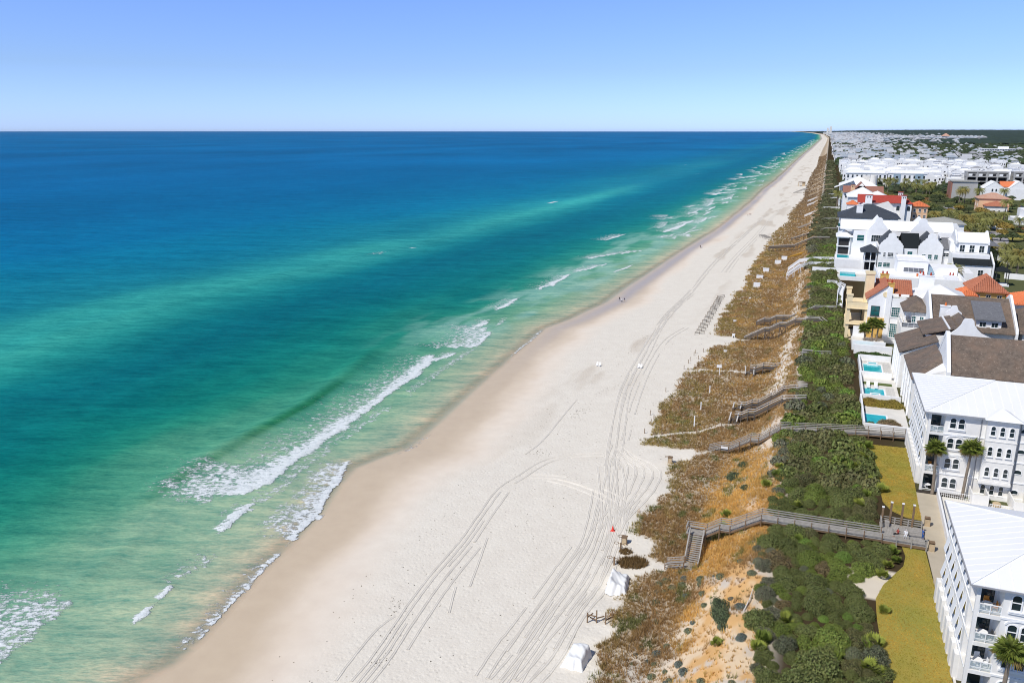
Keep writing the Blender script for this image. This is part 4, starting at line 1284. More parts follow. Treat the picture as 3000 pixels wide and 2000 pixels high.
# --- first brown-roofed house
t = empty('shingled_house', (20, 168, 10), 0, 'white house with the largest brown shingle roof, right behind the white metal roof', 'house')
b = MB().box(26, 46, 169.6, 184, 9.6, 20.3).box(20, 26, 169.8, 187.6, 9.6, 18.4)
b.slab_y([(20, 18.4), (26, 18.4), (26, 20.8)], 169.9, 187.5)
b.build('wall', M['white'], t)
MB().gable(26.1, 46.6, 169.5, 184, 20.2, 5.9, 'x', .5).build('roof', M['shake'], t)
g = MB().slab_x([(168.9, 19.6), (176.75, 26.3), (184.6, 19.6), (184.6, 20.6), (177.2, 27.0), (176.3, 27.0), (168.9, 20.6)], 25.55, 26.25)
g.box(25.55, 26.0, 168.9, 184.6, 9.6, 19.6)
g.slab_x([(169.1, 19.6), (184.4, 19.6), (176.75, 26.3)], 25.6, 26.0)
g.build('gable_wall', M['bright'], t)
b = MB()
A_, B_, C_, D_, P_ = (19.6, 169.2, 18.5), (19.6, 188.0, 18.5), (25.6, 188.0, 21.5), (25.6, 178.0, 21.5), (25.6, 169.2, 18.5)
b.poly([A_, D_, C_, B_]); b.poly([A_, P_, D_]); b.poly([(x, y, z - .25) for x, y, z in (A_, B_, C_, P_)])
b.poly([A_, B_, (19.6, 188, 18.25), (19.6, 169.2, 18.25)]); b.poly([(19.6, 169.2, 18.25), (25.6, 169.2, 18.25), P_, A_]); b.poly([B_, C_, (25.6, 188, 21.2), (19.6, 188, 18.25)])
b.build('porch_roof', M['shake'], t)
for y in (171.5, 176, 180.5, 185):
    MB().box(19.62, 19.95, y - .16, y + .16, 10, 18.3).build('post', M['trim'], t)
    win(t, ('X', 20), y + 2.0, 14.8, 1.6, 2.4, 0, 2, 3, gl='greyglass'); win(t, ('X', 20), y + 2.0, 10.8, 1.6, 2.4, 0, 2, 3)
post_rail(t, [(19.75, 169.9, 14.3), (19.75, 187.4, 14.3)], 1.0, 1.4, 'trim', 'balcony_rail', .06, 3)

# --- second: shingled house with the curved white gable
t = empty('shingled_house', (19, 190, 10), 0, 'white house with a curved white gable and small brown roofs, seaward of the bigger roofs', 'house')
b = MB().box(27.5, 38.5, 196.4, 209, 9.6, 19.4).box(19.4, 27.5, 191, 206, 9.6, 18.2).box(24.6, 30, 197, 209.4, 18, 21.4)
b.build('wall', M['white'], t)
prof = [(25.0, 16.0), (38.6, 16.0), (38.6, 21.5), (37.0, 22.0), (35.4, 22.7), (34.4, 23.6), (33.7, 24.6), (33.5, 25.5), (33.1, 25.9), (31.7, 25.9), (31.4, 25.4), (31.1, 24.4), (30.4, 23.4), (29.3, 22.4), (27.6, 21.4), (26.2, 20.2), (25.0, 19.7)]
MB().slab_y(prof, 195.9, 196.38).build('gable_wall', M['bright'], t)
MB().gable(26.6, 38.2, 196.4, 210.5, 19.5, 4.7, 'y', .5).build('roof', M['shake'], t)
b = MB().slab_y([(23.8, 21.3), (30.6, 23.3), (30.6, 23.55), (23.8, 21.55)], 196.6, 210.2)
b.build('dormer_roof', M['shake'], t)
MB().bar((29.0, 196.5, 23.25), (29.0, 210, 23.25), .35, .25).build('roof_coping', M['trim'], t)
for y in (199, 201.4, 203.8, 206.2): win(t, ('X', 24.6), y, 18.9, 1.1, 2.0, 0, 2, 2)
MB().slab_y([(18.9, 18.2), (26.4, 21.4), (26.4, 21.65), (18.9, 18.45)], 190.6, 207).build('porch_roof', M['shake'], t)
b = MB().slab_y([(19.5, 18.0), (26.2, 18.0), (26.2, 21.2)], 191.1, 206.5); b.build('porch_gable', M['white'], t)
for y in (191.3, 195.2, 199.1, 203, 205.8): MB().box(19.1, 19.4, y - .15, y + .15, 10, 18.1).build('post', M['trim'], t)
for y in (193.3, 197.2, 201.1, 204.6):
    win(t, ('X', 19.4), y, 14.6, 1.5, 2.4, 0, 2, 3, gl='greyglass'); win(t, ('X', 19.4), y, 10.7, 1.5, 2.4, 0, 2, 3)
prof2 = [(29.6, 23.0), (33.2, 23.0), (33.1, 24.2), (32.3, 24.9), (31.9, 25.9), (31.0, 25.9), (30.6, 25.0), (29.7, 24.2)]
MB().slab_y(prof2, 210.1, 210.5).build('rear_gable', M['bright'], t)

# --- third: long brown roof with white end walls and a shed dormer
t = empty('shingled_house', (21, 211, 10), 0, 'white house with a long brown roof between white end walls, orange pot on its chimney', 'house')
b = MB().box(27.6, 45.3, 212.4, 234, 9.6, 19.9).box(21.6, 27.6, 221, 235, 9.6, 17.4).box(24.6, 27.6, 222.4, 234.6, 17.4, 21.4)
b.slab_y([(22, 17.4), (27.6, 17.4), (27.6, 17.5)], 221.1, 234.9); b.build('wall', M['white'], t)
MB().gable(27.6, 45.0, 211.8, 236, 19.7, 6.0, 'x', .4).build('roof', M['shake'], t)
for x in (27.0, 45.0):
    MB().slab_x([(211.2, 9.8), (236.6, 9.8), (236.6, 19.9), (236.2, 20.8), (224.4, 26.9), (223.4, 26.9), (211.6, 20.8), (211.2, 19.9)], x, x + .55).build('gable_wall', M['bright'], t)
MB().box(37.0, 42.2, 213.2, 219, 19.6, 22.4).build('dormer', M['trim'], t)
MB().slab_x([(212.4, 22.35), (221.5, 25.1), (221.5, 25.35), (212.4, 22.6)], 36.4, 42.8).build('dormer_roof', M['greyslate'], t)
for x in (38.3, 40.8): win(t, ('Y', 213.2), x, 20.7, 1.3, 1.1, 0, 2, 1)
chimney(t, 28.9, 31.0, 212.6, 214, 18, 25.0, 'bright', 1, 'copper')
MB().hip(22.6, 27.9, 222.6, 235, 21.5, 2.3, .9, 'y').build('porch_roof', M['shake'], t)
for x, y in ((22.4, 222.6), (22.4, 228), (22.4, 234)): MB().box(x - .12, x + .12, y - .12, y + .12, 17.4, 21.4).build('post', M['trim'], t)
post_rail(t, [(27.2, 221.1, 17.45), (21.8, 221.1, 17.45), (21.7, 234.8, 17.45)], 1.15, 1.5, 'trim', 'balcony_rail', .08, 1, 'greyglass')
for x in (23.8, 25.6): win(t, ('Y', 222.4), x + .6, 18.0, .8, 2.1, 0, 2, 3, gl='tealglass')
win(t, ('Y', 221), 24.6, 14.6, 2.8, 1.8, 0, 3, 1, gl='glass')
for x in (30, 33, 36, 39, 42): win(t, ('Y', 212.4), x, 16.4, 1.0, 1.6, 0, 2, 2, gl='tealglass')
b = MB().box(23.5, 26.4, 223.2, 225, 17.42, 18.3); o = b.build('grill_counter', M['iron']); tagit(o, 'dark grill counter on the balcony of the long brown-roofed house', 'counter')

# --- cream and white house with red tiles
t = empty('tiled_house', (9, 232, 10), 0, 'cream and white villa with a tiered loggia, yellow chimneys and red clay tile roof', 'house')
b = MB().box(14.0, 18.9, 232.6, 247, 9.6, 22.2).box(18.9, 25.8, 232.3, 247, 9.6, 22.0)
b.slab_y([(14.0, 22.2), (18.9, 22.2), (18.9, 25.6), (18.2, 25.6)], 232.6, 233.1)
b.build('wall', M['bright'], t)
MB().slab_y([(13.3, 21.7), (18.4, 25.8), (18.4, 26.15), (13.3, 22.05)], 232.2, 246).build('roof', M['clay'], t)
MB().tube([(18.1, 232.58, 23.4), (18.1, 232.45, 23.4)], .75, 16).build('round_vent', M['cream'], t)
MB().box(18.3, 19.6, 232.0, 232.6, 9.6, 25.4).build('pilaster', M['bright'], t)
win(t, ('Y', 232.6), 15.9, 17.5, 2.0, 2.5, 0, 2, 2, fr='iron', gl='tealglass')
MB().box(14.2, 18.3, 232.3, 232.55, 10, 16.9).build('yellow_panel', M['ochre'], t)
for z, h in ((17.5, 2.6), (11.9, 3.7)): win(t, ('Y', 232.3), 20.9, z, 1.9, h, 0, 4, 4 if h < 3 else 6, fr='trim', gl='tealglass')
lo = MB()
for z in (10, 15.0, 19.4):
    lo.box(8.9, 14.2, 233.2, 246, z - .45 if z > 10 else 9.5, z + .1)
    if z > 10: lo.box(8.7, 14.3, 232.9, 246.1, z - .62, z - .44)
for x in (8.9, 13.4):
    lo.box(x, x + .8, 233.3, 234.2, 10, 19.0); lo.box(x, x + .8, 244.9, 245.9, 10, 19.0)
lo.box(12.9, 14.0, 237, 246, 10, 19.2)
lo.box(8.9, 14.2, 233.3, 233.75, 19.5, 20.6); lo.box(8.9, 9.3, 233.75, 245.9, 19.5, 20.6)
l_ = lo.build('loggia', M['cream'], t)
for y in (233.6, 244.9): MB().box(8.7, 10.0, y - .4, y + .9, 20.6, 22.3).box(8.55, 10.15, y - .55, y + 1.05, 22.3, 22.7).build('plinth', M['cream'], l_)
MB().box(12.6, 12.85, 236, 245, 10.2, 18.8).build('loggia_door', M['glass'], t)
post_rail(t, [(10.1, 233.5, 19.6), (13.9, 233.5, 19.6)], 1.05, .22, 'iron', 'balcony_rail', .04, 1)
tw = MB().box(13.2, 15.4, 240, 244, 9.6, 27.4).box(13.0, 15.6, 239.8, 244.2, 27.4, 27.8); tw.build('tower', M['cream'], t)
qd = [(16.2, 238.2, 22.5), (25.0, 238.2, 22.5), (25.0, 246.2, 25.4), (16.2, 246.2, 25.4)]
rf = MB().poly(qd).poly([(x, y, z - .25) for x, y, z in qd][::-1]).build('rear_roof', M['clay'], t)
roof_ribs(rf, [qd], 'clay', .5, .19)
chimney(t, 17.9, 20.4, 238.4, 239.6, 20, 25.4, 'ochre', 2, 'redpot'); chimney(t, 17.6, 19.8, 252, 253.4, 18, 25.6, 'ochre', 2, 'redpot')
MB().box(18.9, 25.9, 232.3, 232.6, 22, 22.6).box(25.4, 25.9, 232.6, 247, 22, 22.6).build('parapet', M['bright'], t)
o = MB().prism([(19.2, 233), (24.6, 233), (24.2, 236), (19.4, 236)], 22.02, 22.08).build('roof_turf', M['turf'], t)
o = MB().box(19.9, 21.6, 236.3, 237.2, 22.02, 22.5).box(19.9, 21.6, 237.0, 237.3, 22.5, 22.9).box(22.2, 24.2, 236.3, 237.2, 22.02, 22.5).box(22.2, 24.2, 237.0, 237.3, 22.5, 22.9).build('roof_sofa', M['trim']); tagit(o, 'pair of white outdoor sofas on the turfed roof terrace', 'sofa')
t2 = empty('white_house', (25.9, 240, 10), 0, 'plain white block with a flat cream roof, inland of the red-tiled villa', 'house')
MB().box(26.0, 38.5, 238, 252, 9.6, 21.8).build('wall', M['bright'], t2)
MB().hip(26.0, 38.5, 238, 252, 21.9, 3.0, .5, 'x').build('roof', M['white_roof'], t2)
chimney(t2, 27.5, 31.4, 250, 251.4, 21, 26.2, 'bright', 2, 'redpot')
for x in (28.5, 31.5, 34.5): win(t2, ('Y', 238), x, 18, 1.2, 1.8, 0, 2, 2)

# --- tile-roofed pavilion inland of it
def pavilion(x0, x1, y0, y1, ev, h, wall, roof, label, ribs=True, sp=.55, rad=.2, wins=3, axis='x', cat='house', pal=None):
    t = empty('tiled_house', (x0, y0, 10), 0, label, cat)
    MB().box(x0, x1, y0, y1, 9.6, ev).build('wall', M[wall], t)
    tiled_hip(t, x0, x1, y0, y1, ev + .15, h, .9, axis, roof, sp, rad, ribs)
    nf = max(1, int((ev - 10) / 3.4))
    for k in range(nf):
        for i in range(wins):
            win(t, ('Y', y0), x0 + (x1 - x0) * (i + .5) / wins, 10.9 + k * 3.4, 1.1, 1.7, 0, 2, 2)
            if i < 2: win(t, ('X', x0), y0 + (y1 - y0) * (i + .5) / 2, 10.9 + k * 3.4, 1.1, 1.7, 0, 2, 2)
    return t
pavilion(43.5, 52, 264, 276, 20.3, 4.2, 'ochre', 'clay', 'ochre tower house under a ribbed pink-orange pyramid tile roof')
pavilion(53, 66, 252, 266, 19.5, 3.2, 'bright', 'claybright', 'white house with a bright orange tile roof at the right edge')
pavilion(40.2, 43.2, 258, 266, 20.0, 1.4, 'bright', 'claybright', 'small white wing under a low orange tile roof, beside the ochre tower house', wins=1)
pavilion(46.8, 60, 213, 236, 19.8, 5.5, 'white', 'shake', 'white house under a brown shingle roof at the right edge of the picture', ribs=False, wins=4)

# --- the flat-roofed modern white house
t = empty('modern_house', (20, 300, 10), 0, 'modern white flat-roofed house with stepped roof terraces and grey glass bands', 'house')
MB().box(19.6, 46, 292, 318, 9.6, 17.6).build('wall', M['bright'], t)
MB().box(19.6, 46, 292, 292.4, 17.6, 18.6).box(19.6, 20, 292.4, 318, 17.6, 18.6).box(45.6, 46, 292.4, 318, 17.6, 18.6).build('parapet', M['bright'], t)
MB().box(26.2, 35.8, 305, 317, 17.6, 22.4).build('upper_storey', M['bright'], t)
MB().box(26.0, 36.0, 304.8, 305.2, 22.4, 23.0).box(26.0, 26.4, 305.2, 317, 22.4, 23).box(35.6, 36, 305.2, 317, 22.4, 23).box(26.4, 35.6, 316.6, 317, 22.4, 23).build('upper_parapet', M['bright'], t)
win(t, ('Y', 305), 31.4, 18.6, 6.2, 1.5, 0, 4, 1, gl='greyglass', fw=.06)
MB().slab_y([(36.0, 18.2), (38.2, 18.2), (37.0, 20.6), (36.2, 20.8)], 305.0, 306).build('stair_hood', M['blue'], t)
MB().box(36, 45.4, 308, 317, 17.6, 20.2).build('rear_storey', M['bright'], t)
for x in (22.4, 24.8): win(t, ('Y', 292), x, 13.6, 1.6, 2.0, 0, 2, 2)
for x in (33.5, 42.5): chimney(t, x - .9, x + .9, 299, 300, 17.6, 19.0, 'bright', 2, 'redpot')
o = MB().box(32.3, 34.1, 302.6, 303.2, 17.62, 18.1).box(32.3, 34.1, 303.2, 303.4, 18.1, 18.5).build('roof_bench', M['copper']); tagit(o, 'orange bench on the flat roof of the modern white house', 'bench')
MB().box(40, 44, 293.5, 299, 17.6, 19.1).build('roof_box', M['bright'], t)
MB().box(38.2, 52, 318, 330, 9.6, 17.2).build('garage_wing', M['bright'], t)

# --- the big white house with four curved gables
def dutch(x0, x1, zs, zt, y, parent, th=.45):
    xm, w = (x0 + x1) / 2, (x1 - x0) / 2
    half = [(1.0, 0), (1.0, .04), (.93, .07), (.88, .20), (.78, .26), (.68, .40), (.54, .46), (.48, .58), (.37, .62), (.33, .70), (.345, .79), (.30, .89), (.18, .97), (0, 1.0)]
    pts = [(x0, 9.6), (x1, 9.6)] + [(xm + w * a, zs + (zt - zs) * b_) for a, b_ in half] + [(xm - w * a, zs + (zt - zs) * b_) for a, b_ in half[-2::-1]]
    return MB().slab_y(pts, y, y + th).build('gable_wall', M['bright'], parent)
t = empty('gabled_mansion', (7, 345, 10), 0, 'large white seafront house with four curved scalloped gables and dark roofs', 'house')
MB().box(22.6, 45.6, 352.5, 372, 9.6, 20.6).box(13.5, 46, 372.5, 392, 9.6, 24.6).box(7.8, 13.5, 374, 392, 9.6, 22).build('wall', M['bright'], t)
dutch(22.8, 31.6, 21.4, 26.6, 352.0, t); dutch(37.0, 45.8, 21.6, 27.0, 352.0, t)
dutch(18.8, 27.2, 24.6, 30.6, 372.0, t); dutch(35.0, 44.4, 24.6, 30.8, 372.0, t)
MB().gable(31.0, 37.6, 352.6, 372, 20.8, 4.6, 'x', .2).build('roof', M['blackroof'], t)
for x0 in (22.8, 37.0): MB().gable(x0 + .4, x0 + 8.4, 352.5, 372, 21.2, 4.4, 'y', .2).build('roof', M['slate'], t)
MB().slab_x([(352.6, 20.8), (362, 24.2), (362, 24.4), (352.6, 21)], 45.8, 48.6).build('roof', M['greyslate'], t)
MB().box(45.8, 48.4, 353, 372, 9.6, 20.6).build('side_wing', M['bright'], t)
for x0 in (18.8, 35.0): MB().gable(x0 + .4, x0 + (8.0 if x0 < 20 else 9), 372.5, 392, 24.5, 5.2, 'y', .2).build('roof', M['white_roof'], t)
MB().gable(8, 52, 374.4, 390.6, 25.0, 3.2, 'x', .4).build('roof', M['white_roof'], t)
MB().box(46, 51, 373.5, 391, 9.6, 24.8).build('side_wing', M['bright'], t)
dutch(50.8, 57.6, 22.6, 26.4, 373, t)
for u, w_, n_ in ((27.2, 1.9, 4), (25.0, .7, 2), (29.4, .7, 2)): win(t, ('Y', 352.0), u, 17.0, w_, 1.6, 0, n_, 3)
for u in (39.2, 41.4, 43.6): win(t, ('Y', 352.0), u, 16.9, 1.2, 1.7, 0, 2, 2, gl='tealglass')
for u in (23.8, 26.2): win(t, ('Y', 352.0), u, 12.8, 1.3 if u < 25 else 2.4, 1.7, 0, 2, 3, gl='tealglass')
win(t, ('Y', 352.5), 34.2, 18.2, 1.7, 1.2, 0, 2, 1, gl='tealglass'); win(t, ('Y', 353), 47.1, 18.0, 1.8, 1.4, 0, 2, 2)
win(t, ('Y', 372.0), 22.8, 20.4, 4.3, 2.6, 0, 5, 2); win(t, ('Y', 372.0), 39.6, 20.4, 2.6, 2.6, 0, 3, 2)
win(t, ('Y', 372.5), 32.0, 20.6, 3.4, 2.4, 0, 4, 1); win(t, ('Y', 373.5), 48.5, 20.4, 3.8, 2.4, 0, 4, 2)
win(t, ('Y', 372.5), 16.4, 20.4, 2.7, 2.4, 0, 1, 2, gl='tealglass'); win(t, ('Y', 374), 12.4, 19.8, .8, 2, 0, 1, 2)
for x in (22.6, 31.9, 36.8, 45.9): MB().tube([(x, 351.9, 10), (x, 351.9, 20.8)], .08, 6).build('downpipe', M['iron'], t)
ver = MB().box(7.2, 12.6, 373.0, 380, 17.4, 17.8).box(7.2, 12.6, 373.0, 380, 13.8, 14.1)
for x in (7.3, 12.3): ver.box(x, x + .3, 373.1, 373.5, 10, 21.6)
ver.build('veranda', M['trim'], t)
MB().box(8, 12, 373.8, 373.98, 14.2, 21).build('veranda_opening', M['dark'], t)
MB().hip(7.2, 12.8, 373, 384, 21.8, 2.2, .6, 'y').build('veranda_roof', M['metal_roof'], t)
bl = MB().box(17.6, 22.4, 352.4, 356, 14.4, 14.8).box(17.6, 22.4, 352.4, 356, 18.3, 18.5)
for x in (17.7, 19.9, 22.0): bl.box(x, x + .3, 352.5, 352.9, 9.6, 18.3)
bl.box(17.6, 22.4, 356, 357, 9.6, 18.3); bl.build('balcony', M['bright'], t)
MB().box(18.0, 22, 355.7, 355.98, 15, 18).box(18, 22, 355.7, 355.98, 10.4, 13.8).build('balcony_opening', M['dark'], t)
MB().hip(16.6, 23, 352.2, 362, 18.5, 2.6, .5, 'x').build('balcony_roof', M['slate'], t)
post_rail(t, [(17.7, 352.6, 14.8), (22.3, 352.6, 14.8)], 1.0, .5, 'iron', 'balcony_rail', .05, 1)
MB().box(6.8, 18, 357, 372, 9.0, 14.2).build('terrace_wall', M['bright'], t)
o = MB().box(7.6, 12.4, 362, 370.5, 14.1, 14.25).build('pool', M['pool']); tagit(o, 'small raised pool on the terrace of the house with curved gables', 'pool')
MB().box(48, 60.6, 343, 352, 9.6, 20.6).box(48, 60.6, 352, 362, 9.6, 24.2).build('east_wing', M['bright'], t)
MB().slab_x([(342.4, 20.4), (352, 23.4), (352, 23.6), (342.4, 20.6)], 48.5, 61.4).build('lower_roof', M['blackroof'], t) if False else None
MB().slab_x([(338.5, 17.2), (347.2, 20.5), (347.2, 20.7), (338.5, 17.4)], 48.2, 61.2).build('lower_roof', M['blackroof'], t)
MB().box(48.4, 61, 339, 347, 9.6, 17.1).build('garage', M['bright'], t)
MB().slab_x([(347.0, 24.4), (354, 27.4), (361, 24.4), (361, 24.7), (354, 27.8), (347, 24.7)], 49.6, 60.2).build('wing_roof', M['white_roof'], t)
MB().box(49.6, 60.2, 347.4, 361, 9.6, 24.5).build('wing_wall', M['bright'], t)
for x in (49.1, 60.0): MB().slab_x([(346.4, 24.0), (361.6, 24.0), (361.6, 25.2), (354.6, 28.6), (353.4, 28.6), (346.4, 25.2)], x, x + .5).build('wing_end', M['bright'], t)
MB().slab_x([(338, 9.8), (347.4, 9.8), (347.4, 21.4), (338, 18.0)], 61.2, 61.7).build('garage_end', M['bright'], t)
for u in (51.6, 54.9, 58.2): win(t, ('Y', 347.4), u, 20.9, 1.6, 2.6, 0, 2, 2)
win(t, ('Y', 339), 57.5, 13.2, 1.6, 2.2, 0, 2, 2)
gz_ = empty('gazebo', (64.5, 340, 10), 0, 'small open gazebo with a dark green roof, right of the black-roofed wing', 'gazebo')
MB().hip(62.4, 67, 338, 342.6, 15.6, 1.8, .4, 'x').build('roof', M['blackroof'], gz_)
for x in (62.6, 66.6):
    for y in (338.2, 342.2): MB().box(x, x + .25, y, y + .25, 10, 15.4).build('post', M['iron'], gz_)
MB().box(62.2, 67.2, 337.8, 342.8, 9.6, 10.6).build('plinth', M['bright'], gz_)

# --- behind it
t = empty('slate_house', (8, 425, 10), 0, 'white house with a broad dark slate hip roof and a square white chimney', 'house')
MB().box(8.6, 34.6, 428, 452, 9.6, 24.8).build('wall', M['bright'], t)
MB().hip(8.2, 35, 427.6, 452, 24.9, 5.8, .8, 'x').build('roof', M['slate'], t)
MB().hip(9.0, 22, 428, 446, 25.2, 4.6, .3, 'x').build('roof', M['slate'], t)
chimney(t, 15.8, 18.6, 431, 433.5, 24, 30.4, 'bright')
for x in (15.5, 19.5, 23, 27, 31): win(t, ('Y', 428), x, 20.5, 1.2, 2.2, 0, 2, 2)
MB().box(9, 13.2, 427.8, 427.97, 20.4, 23.8).build('balcony_opening', M['dark'], t)
post_rail(t, [(9, 427.7, 20.4), (13.2, 427.7, 20.4)], 1.1, .6, 'iron', 'balcony_rail', .06, 2)
o = MB().box(8.0, 9.6, 426.0, 427.4, 20.4, 21.9).build('parasol', M['tealglass']); tagit(o, 'folded turquoise parasol at the seaward corner of the slate-roofed house', 'parasol')
MB().box(7.4, 9.9, 425.8, 427.9, 20.0, 20.4).build('balcony_floor', M['bright'], t)

t = empty('red_roofed_house', (13, 500, 10), 0, 'white villa with a long deep-red tile roof and twin arcaded chimneys', 'house')
MB().box(23.5, 47, 505, 522, 9.6, 26.4).box(13.2, 23.5, 503, 520, 9.6, 25).build('wall', M['bright'], t)
MB().gable(23, 41.6, 504, 521, 26.4, 3.4, 'x', .5).build('roof', M['clayred'], t)
MB().slab_x([(503, 26.0), (513, 30), (513, 30.3), (503, 26.3)], 18.4, 23).build('roof', M['clayred'], t)
MB().hip(13.2, 18.8, 503, 512, 25.0, 2.2, .5, 'x').build('porch_roof', M['claybright'], t)
MB().hip(41.6, 47.2, 505, 522, 26.0, 2.6, .5, 'y').build('roof', M['clayred'], t)
chimney(t, 22.4, 26.0, 501.6, 503, 20, 30.4, 'bright', 0, 'redpot', True); chimney(t, 41.2, 43.6, 503, 504.6, 14, 30.4, 'bright', 0, 'redpot', True); chimney(t, 40.2, 42.4, 515, 516.6, 20, 31.4, 'bright', 0, 'redpot', True)
for x in (40.0, 45.4): win(t, ('Y', 505), x, 22.2, 1.5, 2.4, .75, 1, 2, fr='iron', sill=False)
MB().slab_y([(17.6, 21), (25.6, 21), (25.6, 23.6), (21.6, 26.8), (17.6, 23.6)], 497, 497.4).build('gable_wall', M['bright'], t)
MB().slab_y([(27.4, 20), (38.6, 20), (37.4, 24.4), (34.2, 27.6), (31, 26.6), (27.4, 25)], 499, 499.4).build('gable_wall', M['white'], t)
MB().box(17.6, 38, 497.4, 504.9, 9.6, 20.8).build('front_wing', M['bright'], t)
pavilion(48, 56, 512, 524, 24.2, 2.4, 'peach', 'claybright', 'small peach house under a bright orange tile roof, inland of the red-roofed villa', sp=.8)

t = empty('white_roofed_house', (14, 560, 10), 0, 'white house under a broad white hip roof, seaward of the palm grove', 'house')
MB().box(15, 34, 556, 582, 9.6, 25.4).build('wall', M['bright'], t)
MB().hip(14.6, 31.5, 555.6, 582, 25.5, 5.6, .8, 'x').build('roof', M['white_roof'], t)
MB().hip(26, 38, 557, 580, 25.3, 3.4, .5, 'x').build('roof', M['white_roof'], t)
for x in (17.5, 21.5, 25.5): win(t, ('Y', 556), x, 21, 1.6, 2.4, 0, 2, 2)
t = empty('brown_tiled_house', (12, 600, 10), 0, 'cream house with long brown-red tile roofs and one arched chimney', 'house')
MB().box(12.6, 37, 606, 630, 9.6, 25.2).build('wall', M['bright'], t)
MB().gable(12, 38, 605, 622, 25.0, 3.6, 'x', .6).build('roof', M['browntile'], t)
MB().gable(18.4, 29, 604, 625, 25.4, 5.8, 'y', .5).build('roof', M['browntile'], t)
chimney(t, 17.0, 19.6, 603.6, 605, 20, 29.8, 'peach', 0, 'browntile', True)
for x in (14.5, 17.5): win(t, ('Y', 606), x, 21, 1.4, 2.2, 0, 2, 2)
t = empty('white_roofed_house', (10, 660, 10), 0, 'big white steep-roofed house with a pale round turret, behind the brown tiled house', 'house')
MB().box(11, 36, 660, 690, 9.6, 26).build('wall', M['bright'], t)
MB().hip(11, 36, 660, 690, 26, 6.6, .8, 'x').build('roof', M['white_roof'], t)
MB().slab_y([(7, 24.4), (20, 29.8), (20, 30.1), (7, 24.7)], 657, 668).build('porch_roof', M['white_roof'], t)
MB().tube([(34, 668, 20), (34, 668, 33.4), (34, 668, 33.8)], [2.6, 2.6, 2.4], 14).build('turret', M['paving'], t)
MB().box(26.5, 31.5, 676, 682, 28, 32.6).build('penthouse', M['paving'], t)

# --- the gardens with pools between the sea hedge and the houses
def garden(x0, x1, y0, y1, label, pool, spa, hedge, north=True):
    t = empty('garden_wall', (x0, y0, 10), 0, label, 'wall')
    b = MB().box(x0, x0 + .35, y0, y1, 9.5, 11.5)
    if north: b.box(x0 + .35, x1, y1 - .35, y1, 9.5, 11.6)
    b.build('wall_panel', M['bright'], t)
    return t
garden(11.2, 19.2, 160.4, 178.6, 'white garden wall round the pool nearest the first walkway', None, None, None)
garden(11.6, 18.6, 178.9, 196.6, 'white garden wall round the pool with two white loungers', None, None, None)
garden(11.8, 19.4, 196.9, 212, 'white garden wall round the pool set in criss-cross paving', None, None, None)
MB()
o = MB().box(11.55, 19.4, 159.9, 160.4, 9.5, 11.3).build('garden_wall', M['bright']); tagit(o, 'white cross wall beside the grey walkway, below the nearest pool', 'wall')
flat('terrace', [(11.55, 160.4), (19.6, 160.4), (19.6, 178.2), (11.55, 178.2)], 10.14, 'paving', th=.5)
flat('terrace', [(11.95, 178.9), (19.3, 178.9), (19.3, 196.2), (11.95, 196.2)], 10.14, 'paving', th=.5)
flat('terrace', [(12.15, 196.9), (19.4, 196.9), (19.4, 218), (12.15, 218)], 10.14, 'paving', th=.5)
def pool(x0, x1, y0, y1, lab, spa=None):
    t = empty('pool', (x0, y0, 10.1), 0, lab, 'pool')
    MB().box(x0, x1, y0, y1, 10.05, 10.17).build('water', M['pool'], t)
    b = MB()
    for a in ((x0 - .35, x1 + .35, y0 - .35, y0), (x0 - .35, x1 + .35, y1, y1 + .35), (x0 - .35, x0, y0, y1), (x1, x1 + .35, y0, y1)): b.box(*a, 10.0, 10.24)
    b.build('coping', M['trim'], t)
    if spa:
        b = MB()
        a0, a1, c0, c1 = spa
        for a in ((a0, a1, c0, c0 + .3), (a0, a1, c1 - .3, c1), (a0, a0 + .3, c0 + .3, c1 - .3), (a1 - .3, a1, c0 + .3, c1 - .3)): b.box(*a, 10.0, 10.55)
        s_ = b.build('spa_wall', M['trim'], t)
        MB().box(a0 + .3, a1 - .3, c0 + .3, c1 - .3, 10.1, 10.45).build('spa_water', M['pool'], s_)
pool(11.8, 15.8, 163.6, 169.2, 'turquoise pool nearest the first walkway, half screened by a brown bush')
pool(12.1, 16.4, 181.2, 187.4, 'turquoise pool with a square spa and two white loungers', (13.4, 15.5, 181.0, 183.2))
pool(12.9, 16.9, 200.0, 208.0, 'turquoise pool in criss-cross paving with a white-rimmed spa at its far side', (13.8, 16.2, 207.2, 209.4))
for i, x in enumerate((13.3, 14.9)):
    t = empty('sun_lounger', (x, 188.6, 10.15), 0, 'white sun lounger by the pool with the square spa, the one %s' % ('nearer the sea' if i == 0 else 'nearer the house'), 'sun lounger', 'loungers by the pool')
    MB().box(x - .35, x + .35, 187.2, 189.2, 10.4, 10.55).build('seat', M['trim'], t)
    MB().slab_x([(189.2, 10.45), (190.0, 11.1), (190.0, 11.22), (189.2, 10.58)], x - .35, x + .35).build('backrest', M['trim'], t)
    for dx in (-.3, .3):
        for yy in (187.3, 189.1): MB().box(x + dx - .04, x + dx + .04, yy, yy + .08, 10.15, 10.4).build('leg', M['trim'], t)
